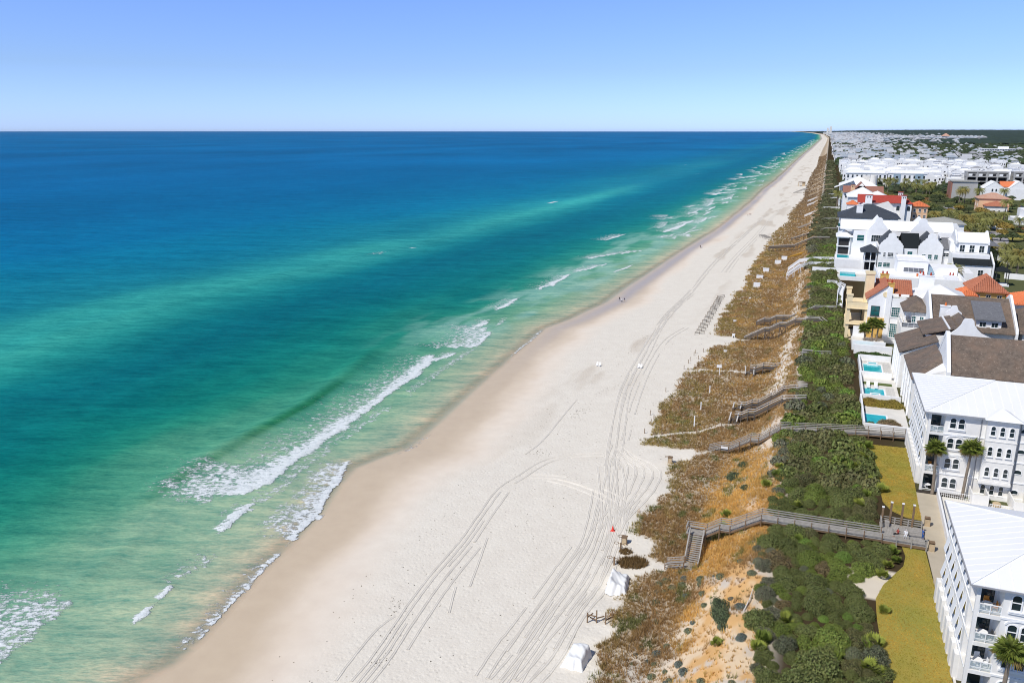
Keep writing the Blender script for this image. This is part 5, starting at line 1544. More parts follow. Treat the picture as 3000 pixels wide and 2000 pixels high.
# criss-cross paving joints
def lattice(x0, x1, y0, y1, sp, lab):
    b = MB()
    for k in np.arange(x0 - (y1 - y0), x1, sp):
        for s_ in (1, -1):
            pts = []
            for y in (y0, y1):
                pts.append((k + (y - y0), y) if s_ == 1 else (k + (y1 - y), y))
            (xa, ya), (xb, yb) = pts
            def clip(xa, ya, xb, yb):
                t0, t1 = 0, 1
                dx = xb - xa
                for lo_, hi_ in ((x0, x1),):
                    ta, tb = (lo_ - xa) / dx, (hi_ - xa) / dx
                    ta, tb = min(ta, tb), max(ta, tb)
                    t0, t1 = max(t0, ta), min(t1, tb)
                return (t0, t1)
            t0, t1 = clip(xa, ya, xb, yb)
            if t1 - t0 > .02: b.bar((xa + (xb - xa) * t0, ya + (yb - ya) * t0, 10.142), (xa + (xb - xa) * t1, ya + (yb - ya) * t1, 10.142), .09, .02)
    return tagit(b.build('paving_joint', M['grey']), kind='stuff')
lattice(16.9, 18.6, 180.5, 189.5, .75, ''); lattice(17.3, 19.0, 199.5, 209.8, .75, ''); lattice(12.2, 12.85, 198.5, 211, .75, ''); lattice(12.2, 19, 209.9, 213.5, .75, '')
flat('lawn_strip', [(12.0, 190.6), (18.4, 190.6), (18.4, 192.6), (12.0, 192.6)], 10.17, 'turf', th=.3)
def bush(x0, x1, y0, y1, h, col, lab, nm='hedge', n=None, cat='hedge'):
    t = empty(nm, ((x0 + x1) / 2, (y0 + y1) / 2, 10.1), 0, lab, cat)
    L = max(x1 - x0, y1 - y0); w_ = min(x1 - x0, y1 - y0)
    n = n or max(1, int(L / w_ * 1.4))
    for i in range(n):
        u = (i + .5) / n
        x, y = (x0 + (x1 - x0) * u, (y0 + y1) / 2) if x1 - x0 > y1 - y0 else ((x0 + x1) / 2, y0 + (y1 - y0) * u)
        o = link('clump', SHRUBS[i % 6], t, Vector((x, y, 10.1)) - t.location, i * 1.7, (max(w_ * .6, L / n * .62), w_ * .6, h * rs.uniform(.85, 1.15)))
        o.color = (*[c * rs.uniform(.85, 1.15) for c in col], 1)
    return t
bush(12.3, 18.9, 174.6, 177.6, 1.9, (.30, .25, .05), 'yellow-brown hedge on the pool terrace, behind the nearest pool', n=5)
bush(14.6, 17.6, 161.2, 164.4, 1.6, (.33, .24, .12), 'dry brown bush spilling over the corner of the nearest pool', 'bush', 3, 'bush')
bush(12.0, 13.2, 161.0, 163.4, 1.1, (.14, .17, .05), 'small green bush at the seaward corner of the nearest pool', 'bush', 2, 'bush')
bush(12.4, 18.6, 213.6, 216.6, 2.0, (.07, .12, .025), 'clipped dark green hedge above the pool with criss-cross paving', n=6)
bush(12.4, 18.4, 197.2, 198.3, .8, (.09, .13, .04), 'low dark green border behind the cross wall of the upper pool', n=8)
bush(11.4, 19.6, 219.6, 220.8, 1.0, (.13, .19, .05), 'low green planting on top of the white wall below the villa', n=9)
o = MB().box(11.0, 20, 218.2, 219.0, 9.5, 12.4).build('garden_wall', M['bright']); tagit(o, 'tall white cross wall above the clipped dark green hedge', 'wall')
o = MB().box(10.6, 18.6, 222, 222.5, 9.5, 12.6).build('garden_wall', M['bright']); tagit(o, 'white wall with a small water basin below the three palms', 'wall')
flat('terrace', [(10.6, 222.5), (18.6, 222.5), (18.6, 231.9), (10.6, 231.9)], 11.4, 'paving', th=1.5)
o = MB().box(11.4, 15.6, 219.4, 221.6, 11.2, 11.6).build('pool', M['pool']); tagit(o, 'narrow water basin in front of the white wall below the three palms', 'pool')
o = MB().box(10.9, 14.2, 232.0, 232.4, 9.5, 14.2).build('garden_wall', M['bright']); tagit(o, 'white wall in front of the ground-floor loggia of the red-tiled villa', 'wall')
o = MB().box(8.8, 14.5, 337.4, 343, 10.1, 11.3).build('pool', M['pool']); tagit(o, 'pale turquoise pool behind the white wall, seaward of the modern house', 'pool')
o = MB().box(-1.6, 20, 346.6, 347.2, 9.0, 12.0).build('garden_wall', M['bright']); tagit(o, 'long white wall running from the curved-gable house toward the beach', 'wall')
o = MB().box(8.0, 20, 330.5, 331.1, 9.4, 11.6).build('garden_wall', M['bright']); tagit(o, 'low white wall in front of the pale turquoise pool', 'wall')
flat('terrace', [(8.0, 331.1), (20, 331.1), (20, 346.5), (8, 346.5)], 10.3, 'paving', th=1)
# ---------------------------------------------------------------- dune walkovers
UNIT = {}
def unit_box(m):
    if m not in UNIT: UNIT[m] = MB().box(-.5, .5, -.5, .5, 0, 1).mesh('post', M[m])
    return UNIT[m]
def upost(parent, x, y, z0, z1, w, m, name='post'):
    return link(name, unit_box(m), parent, Vector((x, y, z0)) - base_of(parent), 0, (w, w, z1 - z0))
def segment(t, a, b, width, m, detail, rails=(1, -1), skip_posts=False, railh=1.05, gap=2.3, dark='woodbrown', solid=False):
    a, b = Vector(a), Vector(b)
    d = b - a; run = math.hypot(d.x, d.y)
    e = Vector((d.x / run, d.y / run, 0)); s = Vector((-e.y, e.x, 0)) * (width / 2)
    stairs = abs(d.z) / run > .22
    if stairs:
        n = max(3, round(abs(d.z) / .19))
        for k in range(n):
            p = a + d * ((k + .5) / n)
            p.z = a.z + d.z * (k + 1) / n if d.z < 0 else a.z + d.z * k / n
            if detail > 1:
                MB().bar(p - s, p + s, .30, .05).build('tread', M[m], t)
            else:
                if k == 0: bt = MB()
                bt.bar(p - s, p + s, run / n * .9, .06)
        if detail <= 1: bt.build('stair', M[m], t)
        for sg in (1, -1):
            MB().bar(a + s * sg - Vector((0, 0, .16)), b + s * sg - Vector((0, 0, .16)), .06, .28).build('stringer', M[dark], t)
    else:
        bd = MB()
        n = max(2, int(run / (.17 if detail > 1 else .4)))
        for k in range(n):
            p = a + d * ((k + .5) / n)
            bd.bar(p - s, p + s, run / n * .90, .05)
        bd.build('decking', M[m], t, 'stuff')
        for sg in (1, -1): MB().bar(a + s * sg * .9 - Vector((0, 0, .18)), b + s * sg * .9 - Vector((0, 0, .18)), .08, .28).build('joist', M[dark], t)
    for sg in rails:
        o = s * sg
        n = max(1, round(run / gap))
        for k in range(n + 1):
            if k == n and skip_posts: continue
            p = a + d * (k / n) + o * 1.03
            g = gz1(p.x, p.y)
            upost(t, p.x, p.y, min(g - .1, p.z - .3), p.z + railh, .13 if detail > 1 else .17, dark if detail > 1 else m)
        up = Vector((0, 0, railh))
        MB().bar(a + o * 1.03 + up, b + o * 1.03 + up, .17 if detail > 1 else .26, .05 if detail > 1 else .09).build('handrail', M['woodlight' if m == 'wooddark' else m], t)
        for f in ((.35, .70) if detail > 1 else (.52,)):
            u2 = Vector((0, 0, railh * f))
            MB().bar(a + o * .98 + u2, b + o * .98 + u2, .04, (.15 if detail > 1 else .24) if not solid else .5).build('rail_board', M[m], t)
def walkover(label, pts, width=1.7, m='wood', detail=1, dark='woodbrown', solid=False, rails=(1, -1)):
    t = empty('walkover', pts[0], 0, label, 'boardwalk')
    for i, (a, b) in enumerate(zip(pts[:-1], pts[1:])):
        segment(t, a, b, width, m, detail, rails, i < len(pts) - 2, dark=dark, solid=solid)
    return t
# the nearest one, with its wide stair turning toward the camera
t = walkover('nearest weathered grey walkover, from the lawns to a wide stair on the sand', [(12.0, 113.4, 10.75), (-4.2, 113.4, 10.65), (-8.5, 113.4, 8.05), (-10.0, 113.4, 8.0), (-12.0, 113.4, 6.65)], 2.0, 'wood', 2)
segment(t, (-12.0, 113.4, 6.6), (-14.9, 113.4, 6.6), 2.0, 'wood', 2, (-1,))
segment(t, (-13.25, 112.4, 6.6), (-13.25, 108.2, 4.0), 2.0, 'wood', 2)
segment(t, (-13.25, 108.3, 3.95), (-13.25, 106.7, 3.95), 2.0, 'wood', 2, (1,))
segment(t, (-14.2, 107.4, 3.95), (-16.9, 107.4, 3.15), 1.6, 'wood', 2)
MB().bar((-14.9, 112.3, 7.65), (-14.9, 114.5, 7.65), .16, .05).bar((-14.9, 112.3, 7.2), (-14.9, 114.5, 7.2), .05, .14).build('end_rail', M['wood'], t)
MB().box(-14.7, -12.3, 113.8, 114.25, 7.05, 7.12).box(-14.5, -14.4, 113.9, 114.2, 6.65, 7.05).box(-12.6, -12.5, 113.9, 114.2, 6.65, 7.05).build('bench', M['wood'], t)
bd = MB()
for k in range(28): bd.box(12.0 + k * .2, 12.0 + k * .2 + .18, 112.4, 118.2, 10.68, 10.74)
bd.build('decking', M['wood'], t, 'stuff')
for y_ in (112.4, 118.05): MB().box(12.0, 17.6, y_, y_ + .15, 10.3, 10.68).build('joist', M['woodbrown'], t)
for (x0, y0, x1, y1) in ((12, 112.4, 17.6, 112.4), (12.2, 118.1, 17.5, 118.1), (12.1, 116.2, 12.1, 118.1), (13.5, 114.5, 17.5, 114.9)):
    for f, hh in ((1.05, .05), (.7, .14), (.36, .14)):
        MB().bar((x0, y0, 10.72 + f), (x1, y1, 10.72 + f), .16 if f > 1 else .04, hh).build('handrail' if f > 1 else 'rail_board', M['wood'], t)
    n = max(1, round(math.hypot(x1 - x0, y1 - y0) / 1.9))
    for k in range(n + 1): upost(t, x0 + (x1 - x0) * k / n, y0 + (y1 - y0) * k / n, 9.6, 11.8, .15, 'wood')
for (x, y, h) in ((13.3, 118.0, 14.1), (14.8, 118.05, 14.1), (16.25, 118.1, 14.1), (12.25, 118, 13.2)):
    p = upost(t, x, y, 9.6, h, .26, 'woodbrown', 'piling'); upost(t, x, y, h, h + .12, .34, 'trim', 'piling_cap')
MB().box(12.6, 13.2, 116.9, 117.5, 10.75, 11.5).build('bench', M['wood'], t)

t = walkover('long grey walkover with lattice rails, second from the camera, beside the farther lawn', [(18.4, 156.2, 11.0), (12, 156.2, 10.7), (-3.7, 156, 9.45), (-7.6, 156, 6.4), (-9.1, 156, 6.35), (-13.2, 156, 3.75), (-14.8, 156, 3.7), (-17.2, 156, 2.75)], 1.9, 'wood', 2)
for (a, b) in (((-3.7, 155.02, 9.45), (-7.6, 155.02, 6.4)), ((-9.1, 155.02, 6.35), (-13.2, 155.02, 3.75)), ((-14.8, 155.02, 3.7), (-17.2, 155.02, 2.75))):
    lb = MB(); a, b = Vector(a), Vector(b); n = max(3, int((b - a).length / .55))
    for k in range(n):
        p, q_ = a.lerp(b, k / n), a.lerp(b, (k + 1) / n)
        lb.bar(p + Vector((0, 0, .15)), q_ + Vector((0, 0, .95)), .03, .06); lb.bar(p + Vector((0, 0, .95)), q_ + Vector((0, 0, .15)), .03, .06)
    lb.build('lattice', M['wood'], t, 'stuff')
MB().box(-14.7, -13.3, 154.9, 154.96, 4.1, 4.6).build('notice_board', M['trim'], t)
walkover('brown walkover with a short stair toward the camera, lower of the close pair', [(0.5, 174.4, 9.8), (-4.4, 174.4, 9.1), (-9.8, 174.4, 5.3), (-11.2, 174.4, 5.1), (-12.6, 174.4, 4.25), (-14, 174.4, 4.2), (-14.2, 172.2, 2.95)], 1.6, 'wooddark')
walkover('brown walkover just beyond it, upper of the close pair', [(0.5, 183, 9.7), (-4.4, 183, 8.7), (-9.7, 183, 4.75), (-11.1, 183, 4.6), (-12.4, 183, 3.75), (-14.2, 183, 3.7), (-14.3, 181.2, 2.9)], 1.6, 'wooddark')
t = walkover('wide brown walkover with two flat bench tops at its landward head', [(5.5, 213.4, 9.9), (-1.4, 213.4, 9.3), (-6.8, 213.4, 5.5), (-7.8, 213.4, 5.25), (-10.8, 213.4, 5.2), (-12.6, 213.4, 4.2), (-14.2, 213.4, 4.1), (-14.0, 210.6, 2.7)], 2.1, 'wooddark', dark='woodbrown')
for y in (212.0, 214.6): MB().box(-1.6, 1.2, y - .5, y + .5, 10.7, 10.8).box(-1.4, -1.2, y - .4, y + .4, 9.4, 10.7).box(.8, 1.0, y - .4, y + .4, 9.4, 10.7).build('bench_top', M['wood'], t)
t = walkover('tall grey walkover standing on X-braced timber legs', [(4.2, 250, 9.7), (2.4, 251, 10.7), (-.8, 251, 10.6), (-2, 251, 10.0), (-4.5, 251, 9.95), (-7.2, 251, 8.3), (-8.9, 251, 8.2), (-11.8, 251, 6.4), (-13.1, 251, 6.3), (-19.1, 251, 2.8)], 1.7, 'wooddark')
for x0, z in ((-13.4, 6.2), (-11.6, 6.2), (-9.0, 8.0), (-7.0, 8.0), (-4.4, 9.8), (-2.2, 9.8)):
    for y in (250.1, 251.9):
        g = gz1(x0, y)
        MB().bar((x0, y, g), (x0 + (1.6 if z < 9 else 1.9), y, z), .16, .16).bar((x0 + 1.7, y, g), (x0, y, z), .16, .16).build('brace', M['woodbrown'], t)
walkover('dark grey walkover climbing in four flights, behind the X-braced one', [(7.2, 270.5, 10.4), (.7, 270.5, 10.2), (-3.9, 270.5, 7.3), (-5.2, 270.5, 7.2), (-6.8, 270.5, 6.3), (-10.8, 270.5, 6.1), (-12.7, 270.5, 5.0), (-14.6, 270.5, 4.9), (-17, 270.5, 3.6)], 1.6, 'wooddark')
walkover('pale grey elbow of boardwalk with tall open railings along the top of the scrub', [(8.1, 277, 10.6), (8.6, 300, 10.6), (9.6, 312, 10.6), (7.6, 318, 10.6), (4.2, 318, 10.6)], 1.6, 'trim', dark='wood')
walkover('white-walled stair from the long white wall down to the dunes', [(8, 364, 10.6), (-1.5, 364, 10.4), (-6.8, 362, 9.4), (-11.5, 360, 5.6)], 1.8, 'trim', dark='trim', solid=True)
walkover('second white-walled stair, just above the first', [(8, 378, 10.8), (-1.0, 378, 10.6), (-7.5, 378, 9.2), (-12, 378, 5.2)], 1.6, 'trim', dark='trim', solid=True)
walkover('long level weathered deck over the grass, with dark timber trestle', [(5, 456, 10.4), (-3, 456, 10.2), (-9, 456, 7.2), (-12.5, 456, 5.4), (-25, 452, 4.6)], 2.0, 'wooddark', dark='woodbrown')
walkover('plain grey walkover beyond the timber trestle', [(9, 500, 10.4), (3, 500, 10.3), (-3.7, 500, 8.0), (-9, 500, 6.0), (-15.5, 500, 3.4)], 1.8, 'wooddark')
walkover('grey walkover below the slate-roofed house', [(12, 560, 10.4), (2, 560, 10.0), (-6, 560, 7), (-14, 560, 3.5)], 1.8)
walkover('white walkover below the red-roofed villa', [(12, 640, 10.6), (1, 640, 10.3), (-8.6, 640, 5.6), (-12, 640, 4)], 2.0, 'trim', dark='trim')
walkover('pair-railed pale walkover below the palm grove', [(12, 735, 10.6), (8, 735, 10.5), (-3, 735, 8.0), (-12.5, 735, 3.8)], 2.2, 'trim', dark='wood')
walkover('pale walkover farther along, below the white turreted house', [(10, 780, 10.6), (0, 780, 9.5), (-13, 780, 3.8)], 2.2, 'trim', dark='wood')
for i, y in enumerate((850, 925, 1010, 1120, 1240)):
    tagit(walkover('', [(8, y, 10.6), (-2, y, 9.4), (-14, y, 3.6)], 2.4, 'woodpale', dark='wood'), 'distant pale walkover crossing the dark dunes, %s of the far five' % ('first', 'second', 'third', 'fourth', 'last')[i])

# ---------------------------------------------------------------- tyre tracks on the sand
def track(pts, pair=1.55, wob=.0):
    P_ = [Vector((x, y, 0)) for x, y in pts]
    dense = []
    for i in range(len(P_) - 1):           # Catmull-Rom
        p0, p1, p2, p3 = P_[max(i - 1, 0)], P_[i], P_[i + 1], P_[min(i + 2, len(P_) - 1)]
        n = max(2, int((p2 - p1).length / 1.2))
        for k in range(n):
            t_ = k / n
            dense.append(.5 * ((2 * p1) + (p2 - p0) * t_ + (2 * p0 - 5 * p1 + 4 * p2 - p3) * t_ ** 2 + (3 * p1 - p0 - 3 * p2 + p3) * t_ ** 3))
    dense.append(P_[-1])
    out = []
    for off in ((-pair / 2, pair / 2) if pair else (0,)):
        L = []
        for k, p in enumerate(dense):
            d = dense[min(k + 1, len(dense) - 1)] - dense[max(k - 1, 0)]
            d.normalize(); s = Vector((-d.y, d.x, 0))
            L.append((p + s * (off + random.gauss(0, .025)), s))
        out.append(L)
    return out
PROF = [(-.22, -.03), (-.13, .045), (-.06, .008), (.06, .008), (.13, .045), (.22, -.03)]
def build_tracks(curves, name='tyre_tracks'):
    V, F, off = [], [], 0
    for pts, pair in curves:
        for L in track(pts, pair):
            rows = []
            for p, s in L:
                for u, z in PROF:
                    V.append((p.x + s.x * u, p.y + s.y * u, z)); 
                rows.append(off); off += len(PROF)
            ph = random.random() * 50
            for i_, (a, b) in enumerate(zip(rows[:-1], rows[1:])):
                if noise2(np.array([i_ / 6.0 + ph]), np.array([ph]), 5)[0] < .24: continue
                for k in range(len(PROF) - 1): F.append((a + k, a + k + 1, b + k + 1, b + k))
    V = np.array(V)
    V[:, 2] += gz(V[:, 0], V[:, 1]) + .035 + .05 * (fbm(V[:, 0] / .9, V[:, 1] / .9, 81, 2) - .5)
    me = np_mesh(name, V, np.array(F), plain('tracked_sand', S2L(216, 209, 196), .95, .08, .5), None, False)  # a little darker than the dry sand, painting in the groove shading
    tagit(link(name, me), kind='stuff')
TR = []
main = [(-30.38, 76.22), (-29.67, 82.86), (-29.02, 91.56), (-28.50, 101.54), (-28.56, 111.56), (-29.77, 120.46), (-31.83, 131.44), (-34.77, 144.22), (-36.67, 155.40), (-42.76, 190.51), (-46.30, 227.36), (-48.98, 280.08), (-47.92, 327.25), (-48.30, 418.10), (-45.25, 530.20), (-40.84, 682.20)]
for o, n0, n1 in ((0, 0, 16), (-1.1, 0, 9), (1.0, 0, 13), (2.2, 0, 8), (-2.2, 1, 7), (3.4, 0, 6), (-.5, 7, 16), (-3.6, 0, 5)):
    TR.append(([(x + o + random.gauss(0, .25), y + random.gauss(0, .5)) for x, y in main[n0:n1]], 1.5))
left = [(-47.59, 70.73), (-47.73, 76.80), (-48.67, 85.05), (-49.46, 95.22), (-49.63, 106.31), (-50.51, 117.03), (-51.18, 126.92), (-49.68, 134.08), (-47.72, 141.97), (-43.93, 146.38), (-37.31, 149.17)]
TR.append((left, 1.6)); TR.append(([(x + .9, y - .6) for x, y in left[:7]], 1.6)); TR.append(([(x + 2.5, y - .5) for x, y in left[1:5]], 1.5))
TR.append(([(-50.28, 70.28), (-50.78, 75.86), (-50.91, 81.34), (-50.07, 84.61)], 0)); TR.append(([(-43.23, 87.62), (-45.15, 94.02), (-46.62, 100.35)], 0)); TR.append(([(-43.17, 94.61), (-44.74, 101.45), (-46.50, 109.11)], 0))
loop = [(-48.05, 134.56), (-42.63, 135.33), (-37.35, 133.91), (-31.89, 131.03), (-28.21, 127.80), (-27.94, 123.49), (-28.72, 119.33), (-28.48, 113.38)]
TR.append((loop, 1.6)); TR.append(([(x - 1.5, y - 1.2) for x, y in loop[1:]], 1.5))
for k in range(5):
    q_ = k / 4.0
    TR.append(([(-35.14, 153.76), (-31.10, 148.98), (-26.74, 144.98), (-24.84, 141.41), (-24.75, 133.64), (-25.82, 126.92), (-26.86, 119.65), (-27.14, 113.77)], 1.5))
    TR[-1] = ([(x - q_ * 6.5 * math.sin(math.pi * min(1, i / 6)), y + random.gauss(0, .3)) for i, (x, y) in enumerate(TR[-1][0])], 1.5)
TR.append(([(-39.35, 265.46), (-42.51, 245.25), (-41.37, 213.44), (-38.48, 183.18), (-35.05, 157.92)], 1.5))
TR.append(([(-52.95, 182.17), (-52.49, 166.78), (-52.07, 153.35), (-52.95, 144.99)], 0))
TR.append(([(-41.10, 383.62), (-40.81, 431.79), (-38.37, 515.14), (-36.72, 600.63), (-33.89, 690.52), (-30.97, 782.51)], 1.6)); TR.append(([(-38.99, 383.83), (-38.88, 436.16), (-36.31, 524.14), (-35.39, 592.73)], 1.5))
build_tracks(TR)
# wrack line: bits of dark weed along the last tide
x, y = [], []
for (a, b, n) in (((-47.29, 74.74), (-46.58, 75.70), 26), ((-50.23, 168.55), (-49.30, 176.27), 40), ((-50.41, 184.07), (-46.46, 195.14), 40), ((-50.34, 214.11), (-49.38, 251.71), 46), ((-48.56, 80.05), (-47.83, 81.09), 14), ((-51.83, 147.22), (-48.38, 146.13), 30), ((-51.39, 439.84), (-46.29, 484.14), 60), ((-52.95, 87.74), (-49.26, 86.15), 26)):
    u = RNG.uniform(0, 1, n); x += list(a[0] + (b[0] - a[0]) * u + RNG.normal(0, .7, n)); y += list(a[1] + (b[1] - a[1]) * u + RNG.normal(0, 1.0, n))
x = np.array(x); y = np.array(y)
xs_ = RNG.uniform(-60, -24, 500); ys_ = RNG.uniform(60, 260, 500); x = np.concatenate([x, xs_]); y = np.concatenate([y, ys_])
tagit(link('wrack', tuft_mesh('wrack', x, y, np.full(len(x), .10), np.full(len(x), .22), 3, np.tile(np.array([[.10, .08, .06]]), (len(x), 1)), 1.5)), kind='stuff')

# ---------------------------------------------------------------- things on the beach
M['conered'] = plain('red_cone_plastic', (.75, .05, .03), .5)
def at_ground(p): return (p[0], p[1], gz1(*p))
p = at_ground((-27.42, 117.19))
t = empty('traffic_cone', p, 0, 'bright red traffic cone alone on the white sand', 'traffic cone')
x, y, z = p
MB().tube([(x, y, z + .05), (x, y, z + .95)], [.26, .05], 12).build('body', M['conered'], t)
MB().box(x - .36, x + .36, y - .36, y + .36, z, z + .06).build('base', M['conered'], t)
MB().tube([(x, y, z + .95), (x, y, z + 1.25)], .03, 6).build('tip', M['iron'], t)
def bin_station(p, lab, hoops=2, box=True):
    x, y, z = at_ground(p)
    t = empty('wooden_bin', (x, y, z), 0, lab, 'bin')
    if box:
        MB().box(x - .38, x + .38, y - .38, y + .38, z - .1, z + 1.15).build('box', M['woodpale'], t)
        MB().box(x - .45, x + .45, y - .45, y + .45, z + 1.15, z + 1.28).build('lid', M['woodbrown'], t)
        for dx in (-.4, .36): MB().box(x + dx, x + dx + .05, y - .42, y - .381, z, z + 1.15).build('corner_board', M['woodbrown'], t)
    else:
        MB().box(x - .12, x + .12, y - .12, y + .12, z - .2, z + 1.35).build('post', M['woodbrown'], t)
    for i in range(hoops):
        s_ = 1 if i % 2 else -1
        c = Vector((x + s_ * .75, y + (.1 if i < 2 else .5), z + 1.15 - .25 * (i // 2)))
        ring = [c + Vector((.36 * math.cos(a), .36 * math.sin(a), 0)) for a in np.linspace(0, 2 * math.pi, 11)]
        MB().tube(ring, .045, 5).tube([(x, y, c.z), tuple(c - Vector((s_ * .36, 0, 0)))], .04, 5).build('bag_ring', M['woodbrown'], t)
bin_station((-24.56, 113.31), 'wooden bin box with a dark lid and side ring, right of the red cone', 1)
bin_station((-24.62, 111.08), 'low wooden post with two bag rings, in front of the oat tufts', 2, False)
bin_station((-24.52, 106.52), 'wooden post with two bag rings, left of the largest oat clump', 2, False)
bin_station((-23.47, 147.52), 'wooden bin box on the sand below the lattice-railed walkover', 1)
# tarpaulin-covered stacks
def tarp(cx, cy, w, d, h, lab, seed, ang):
    r_ = np.random.default_rng(seed)
    n = 26
    u, v = np.meshgrid(np.linspace(-1, 1, n), np.linspace(-1, 1, n), indexing='ij')
    m = np.maximum(np.abs(u), np.abs(v))
    k = ss(1.0, .66, m)
    top = h * (.86 + .14 * np.sin(u * 2.2 + seed) + .12 * (v if seed % 2 else -u))
    fold = .20 * np.sin(9 * np.arctan2(v, u) + 3 * m + seed) * ss(.5, .9, m) + .09 * np.sin(7 * u + 13 * v + 2 * np.sin(3 * u))
    sag = .16 * np.sin(5 * v + 1.5 * u) * ss(.8, .3, m)
    Z = top * k + sag * k
    sc_ = 1.0 + fold * .25
    X = u * w / 2 * sc_ * (1 - .05 * k); Y = v * d / 2 * sc_
    ca, sa = math.cos(ang), math.sin(ang)
    co = np.stack([X * ca - Y * sa, X * sa + Y * ca, Z - .04 + fold * .35 * k], -1).reshape(-1, 3)
    me = np_mesh('tarpaulin_stack', co, grid_faces(n, n), M['canvas'])
    tagit(link('tarpaulin_stack', me, None, (cx, cy, gz1(cx, cy))), lab, 'tarpaulin')
tarp(-22.6, 101.2, 3.2, 4.9, 1.8, 'white tarpaulin draped over a heap, beside the path to the near stairs', 4, .1)
tarp(-23.3, 82.9, 3.0, 4.2, 1.5, 'white tarpaulin over a box-shaped stack, nearest the camera on the sand', 7, -.05)
# old timber frame half buried near the grass
t = empty('driftwood_barrier', at_ground((-22.91, 91.37)), 0, 'bare wooden posts and rails half buried in sand by the grass', 'barrier')
for p, h in (((-24.31, 90.93), 1.5), ((-23.11, 91.20), 1.9), ((-21.81, 90.92), 1.8), ((-21.30, 92.64), 1.2)):
    upost(t, p[0], p[1], gz1(*p) - .3, gz1(*p) + h, .14, 'woodbrown')
for a, b, h in (((-24.31, 90.93), (-23.11, 91.20), 1.2), ((-24.10, 91.50), (-23.11, 91.20), .5), ((-23.11, 91.20), (-22.26, 92.00), .7), ((-21.81, 90.92), (-21.12, 92.02), .6), ((-24.28, 90.94), (-23.92, 92.35), .8)):
    MB().bar((*a, gz1(*a) + h), (*b, gz1(*b) + h * .8), .12, .12).build('rail', M['woodbrown'], t)
# stacked lounger racks
a0, a1, b0, b1 = (-34.93, 255.55), (-35.62, 318.40), (-32.32, 257.99), (-33.07, 321.27)
proto = None
for i in range(15):
    f_ = i / 14
    x0, y0 = a0[0] + (a1[0] - a0[0]) * f_, a0[1] + (a1[1] - a0[1]) * f_
    x1, y1 = b0[0] + (b1[0] - b0[0]) * f_, b0[1] + (b1[1] - b0[1]) * f_
    z = gz1(x0, y0)
    if proto is None:
        L = math.hypot(x1 - x0, y1 - y0)
        t = empty('lounger_rack', (x0, y0, z), 0)
        for dx in (0, L / 2, L): MB().box(x0 + dx - .05, x0 + dx + .05, y0 - .05, y0 + .05, z - .1, z + 1.15).build('post', M['woodbrown'], t)
        for h in (1.1, .6): MB().bar((x0, y0, z + h), (x0 + L, y0, z + h), .13, .13).build('rail', M['wooddark'], t)
        proto = t
    else:
        t = copy_tree(proto); t.location = (x0, y0, z)
    t.rotation_euler[2] = math.atan2(y1 - y0, x1 - x0)
    tagit(t, 'dark timber rack of folded loungers, one of the long row on the sand' if 0 < i < 14 else ('nearest rack in the row of folded loungers' if i == 0 else 'farthest rack in the row of folded loungers'), 'rack', 'lounger racks in a row on the sand')
# second small stack of frames farther on
x, y, z = at_ground((-31.12, 514.73))
t = empty('lounger_rack', (x, y, z), .4, 'small dark stack of racks at the dune edge, beyond the long row', 'rack')
for k in range(5): MB().bar((x - 2, y - 6 + 3 * k, z + 1.2), (x + 2, y - 6 + 3 * k, z + 1.2), .15, .6).box(x - 2, x - 1.8, y - 6 + 3 * k, y - 5.8 + 3 * k, z, z + 1.2).box(x + 1.8, x + 2, y - 6 + 3 * k, y - 5.8 + 3 * k, z, z + 1.2).build('frame', M['wood'], t)
# white markers, poles, boxes in the dunes
for (p, h, w_, lab) in (((-22.10, 194.48), 2.3, .22, 'white marker pole in the dune grass, farthest of three in a line'), ((-22.33, 180.90), 2.0, .22, 'white marker pole in the dune grass, middle of three in a line'), ((-22.13, 169.56), 2.8, .24, 'white marker pole in the dune grass, nearest of three in a line')):
    x, y, z = at_ground(p); o = MB().box(x - w_ / 2, x + w_ / 2, y - .05, y + .05, z - .2, z + h).build('marker_pole', M['trim']); tagit(o, lab, 'pole', 'white marker poles')
x, y, z = at_ground((-21.69, 210.32)); t = empty('sign', (x, y, z), 0, 'blank white notice sign on a white post, beside the sandy path', 'sign')
MB().box(x - .08, x + .08, y - .05, y + .05, z - .2, z + 2.4).build('post', M['trim'], t); MB().box(x - .8, x + .5, y - .12, y - .06, z + 2.1, z + 2.9).build('board', M['trim'], t)
for (p, s_, lab) in (((-22.57, 341.96), (2.6, 1.8, 2.0), 'white storage box in the dunes, largest of the line'), ((-23.22, 366.74), (2.8, 2, 1.2), 'white storage box, next beyond the largest'), ((-21.77, 384.24), (2.6, 2, 1.5), 'white storage box, third in the line'), ((-17.80, 406.17), (2.8, 2, 1.6), 'white storage box, fourth in the line'), ((-15.55, 419.93), (2.6, 2, 1.4), 'white storage box, farthest in the line'), ((-24.58, 276.70), (.9, .7, .7), 'small white box in the grass above the row of racks'), ((-22.64, 254.21), (.8, .7, 1.1), 'small white hutch with a dark opening, at the tip of the sand inlet'), ((-23.15, 317.59), (.7, .6, .5), 'tiny white box in the golden grass'), ((-23.01, 235.18), (.8, .6, .4), 'tiny white box near the sand edge')):
    x, y, z = at_ground(p); w_, d_, h = s_
    t = empty('storage_box', (x, y, z), 0, lab, 'box', 'white boxes in the dunes')
    MB().box(x - w_ / 2, x + w_ / 2, y - d_ / 2, y + d_ / 2, z - .1, z + h).build('body', M['trim'], t)
    MB().box(x - w_ / 2 - .06, x + w_ / 2 + .06, y - d_ / 2 - .06, y + d_ / 2 + .06, z + h, z + h + .1).build('lid', M['trim'], t)
    if 'hutch' in lab: MB().box(x - .2, x + .2, y - d_ / 2 - .02, y - d_ / 2 - .003, z, z + .6).build('opening', M['dark'], t)
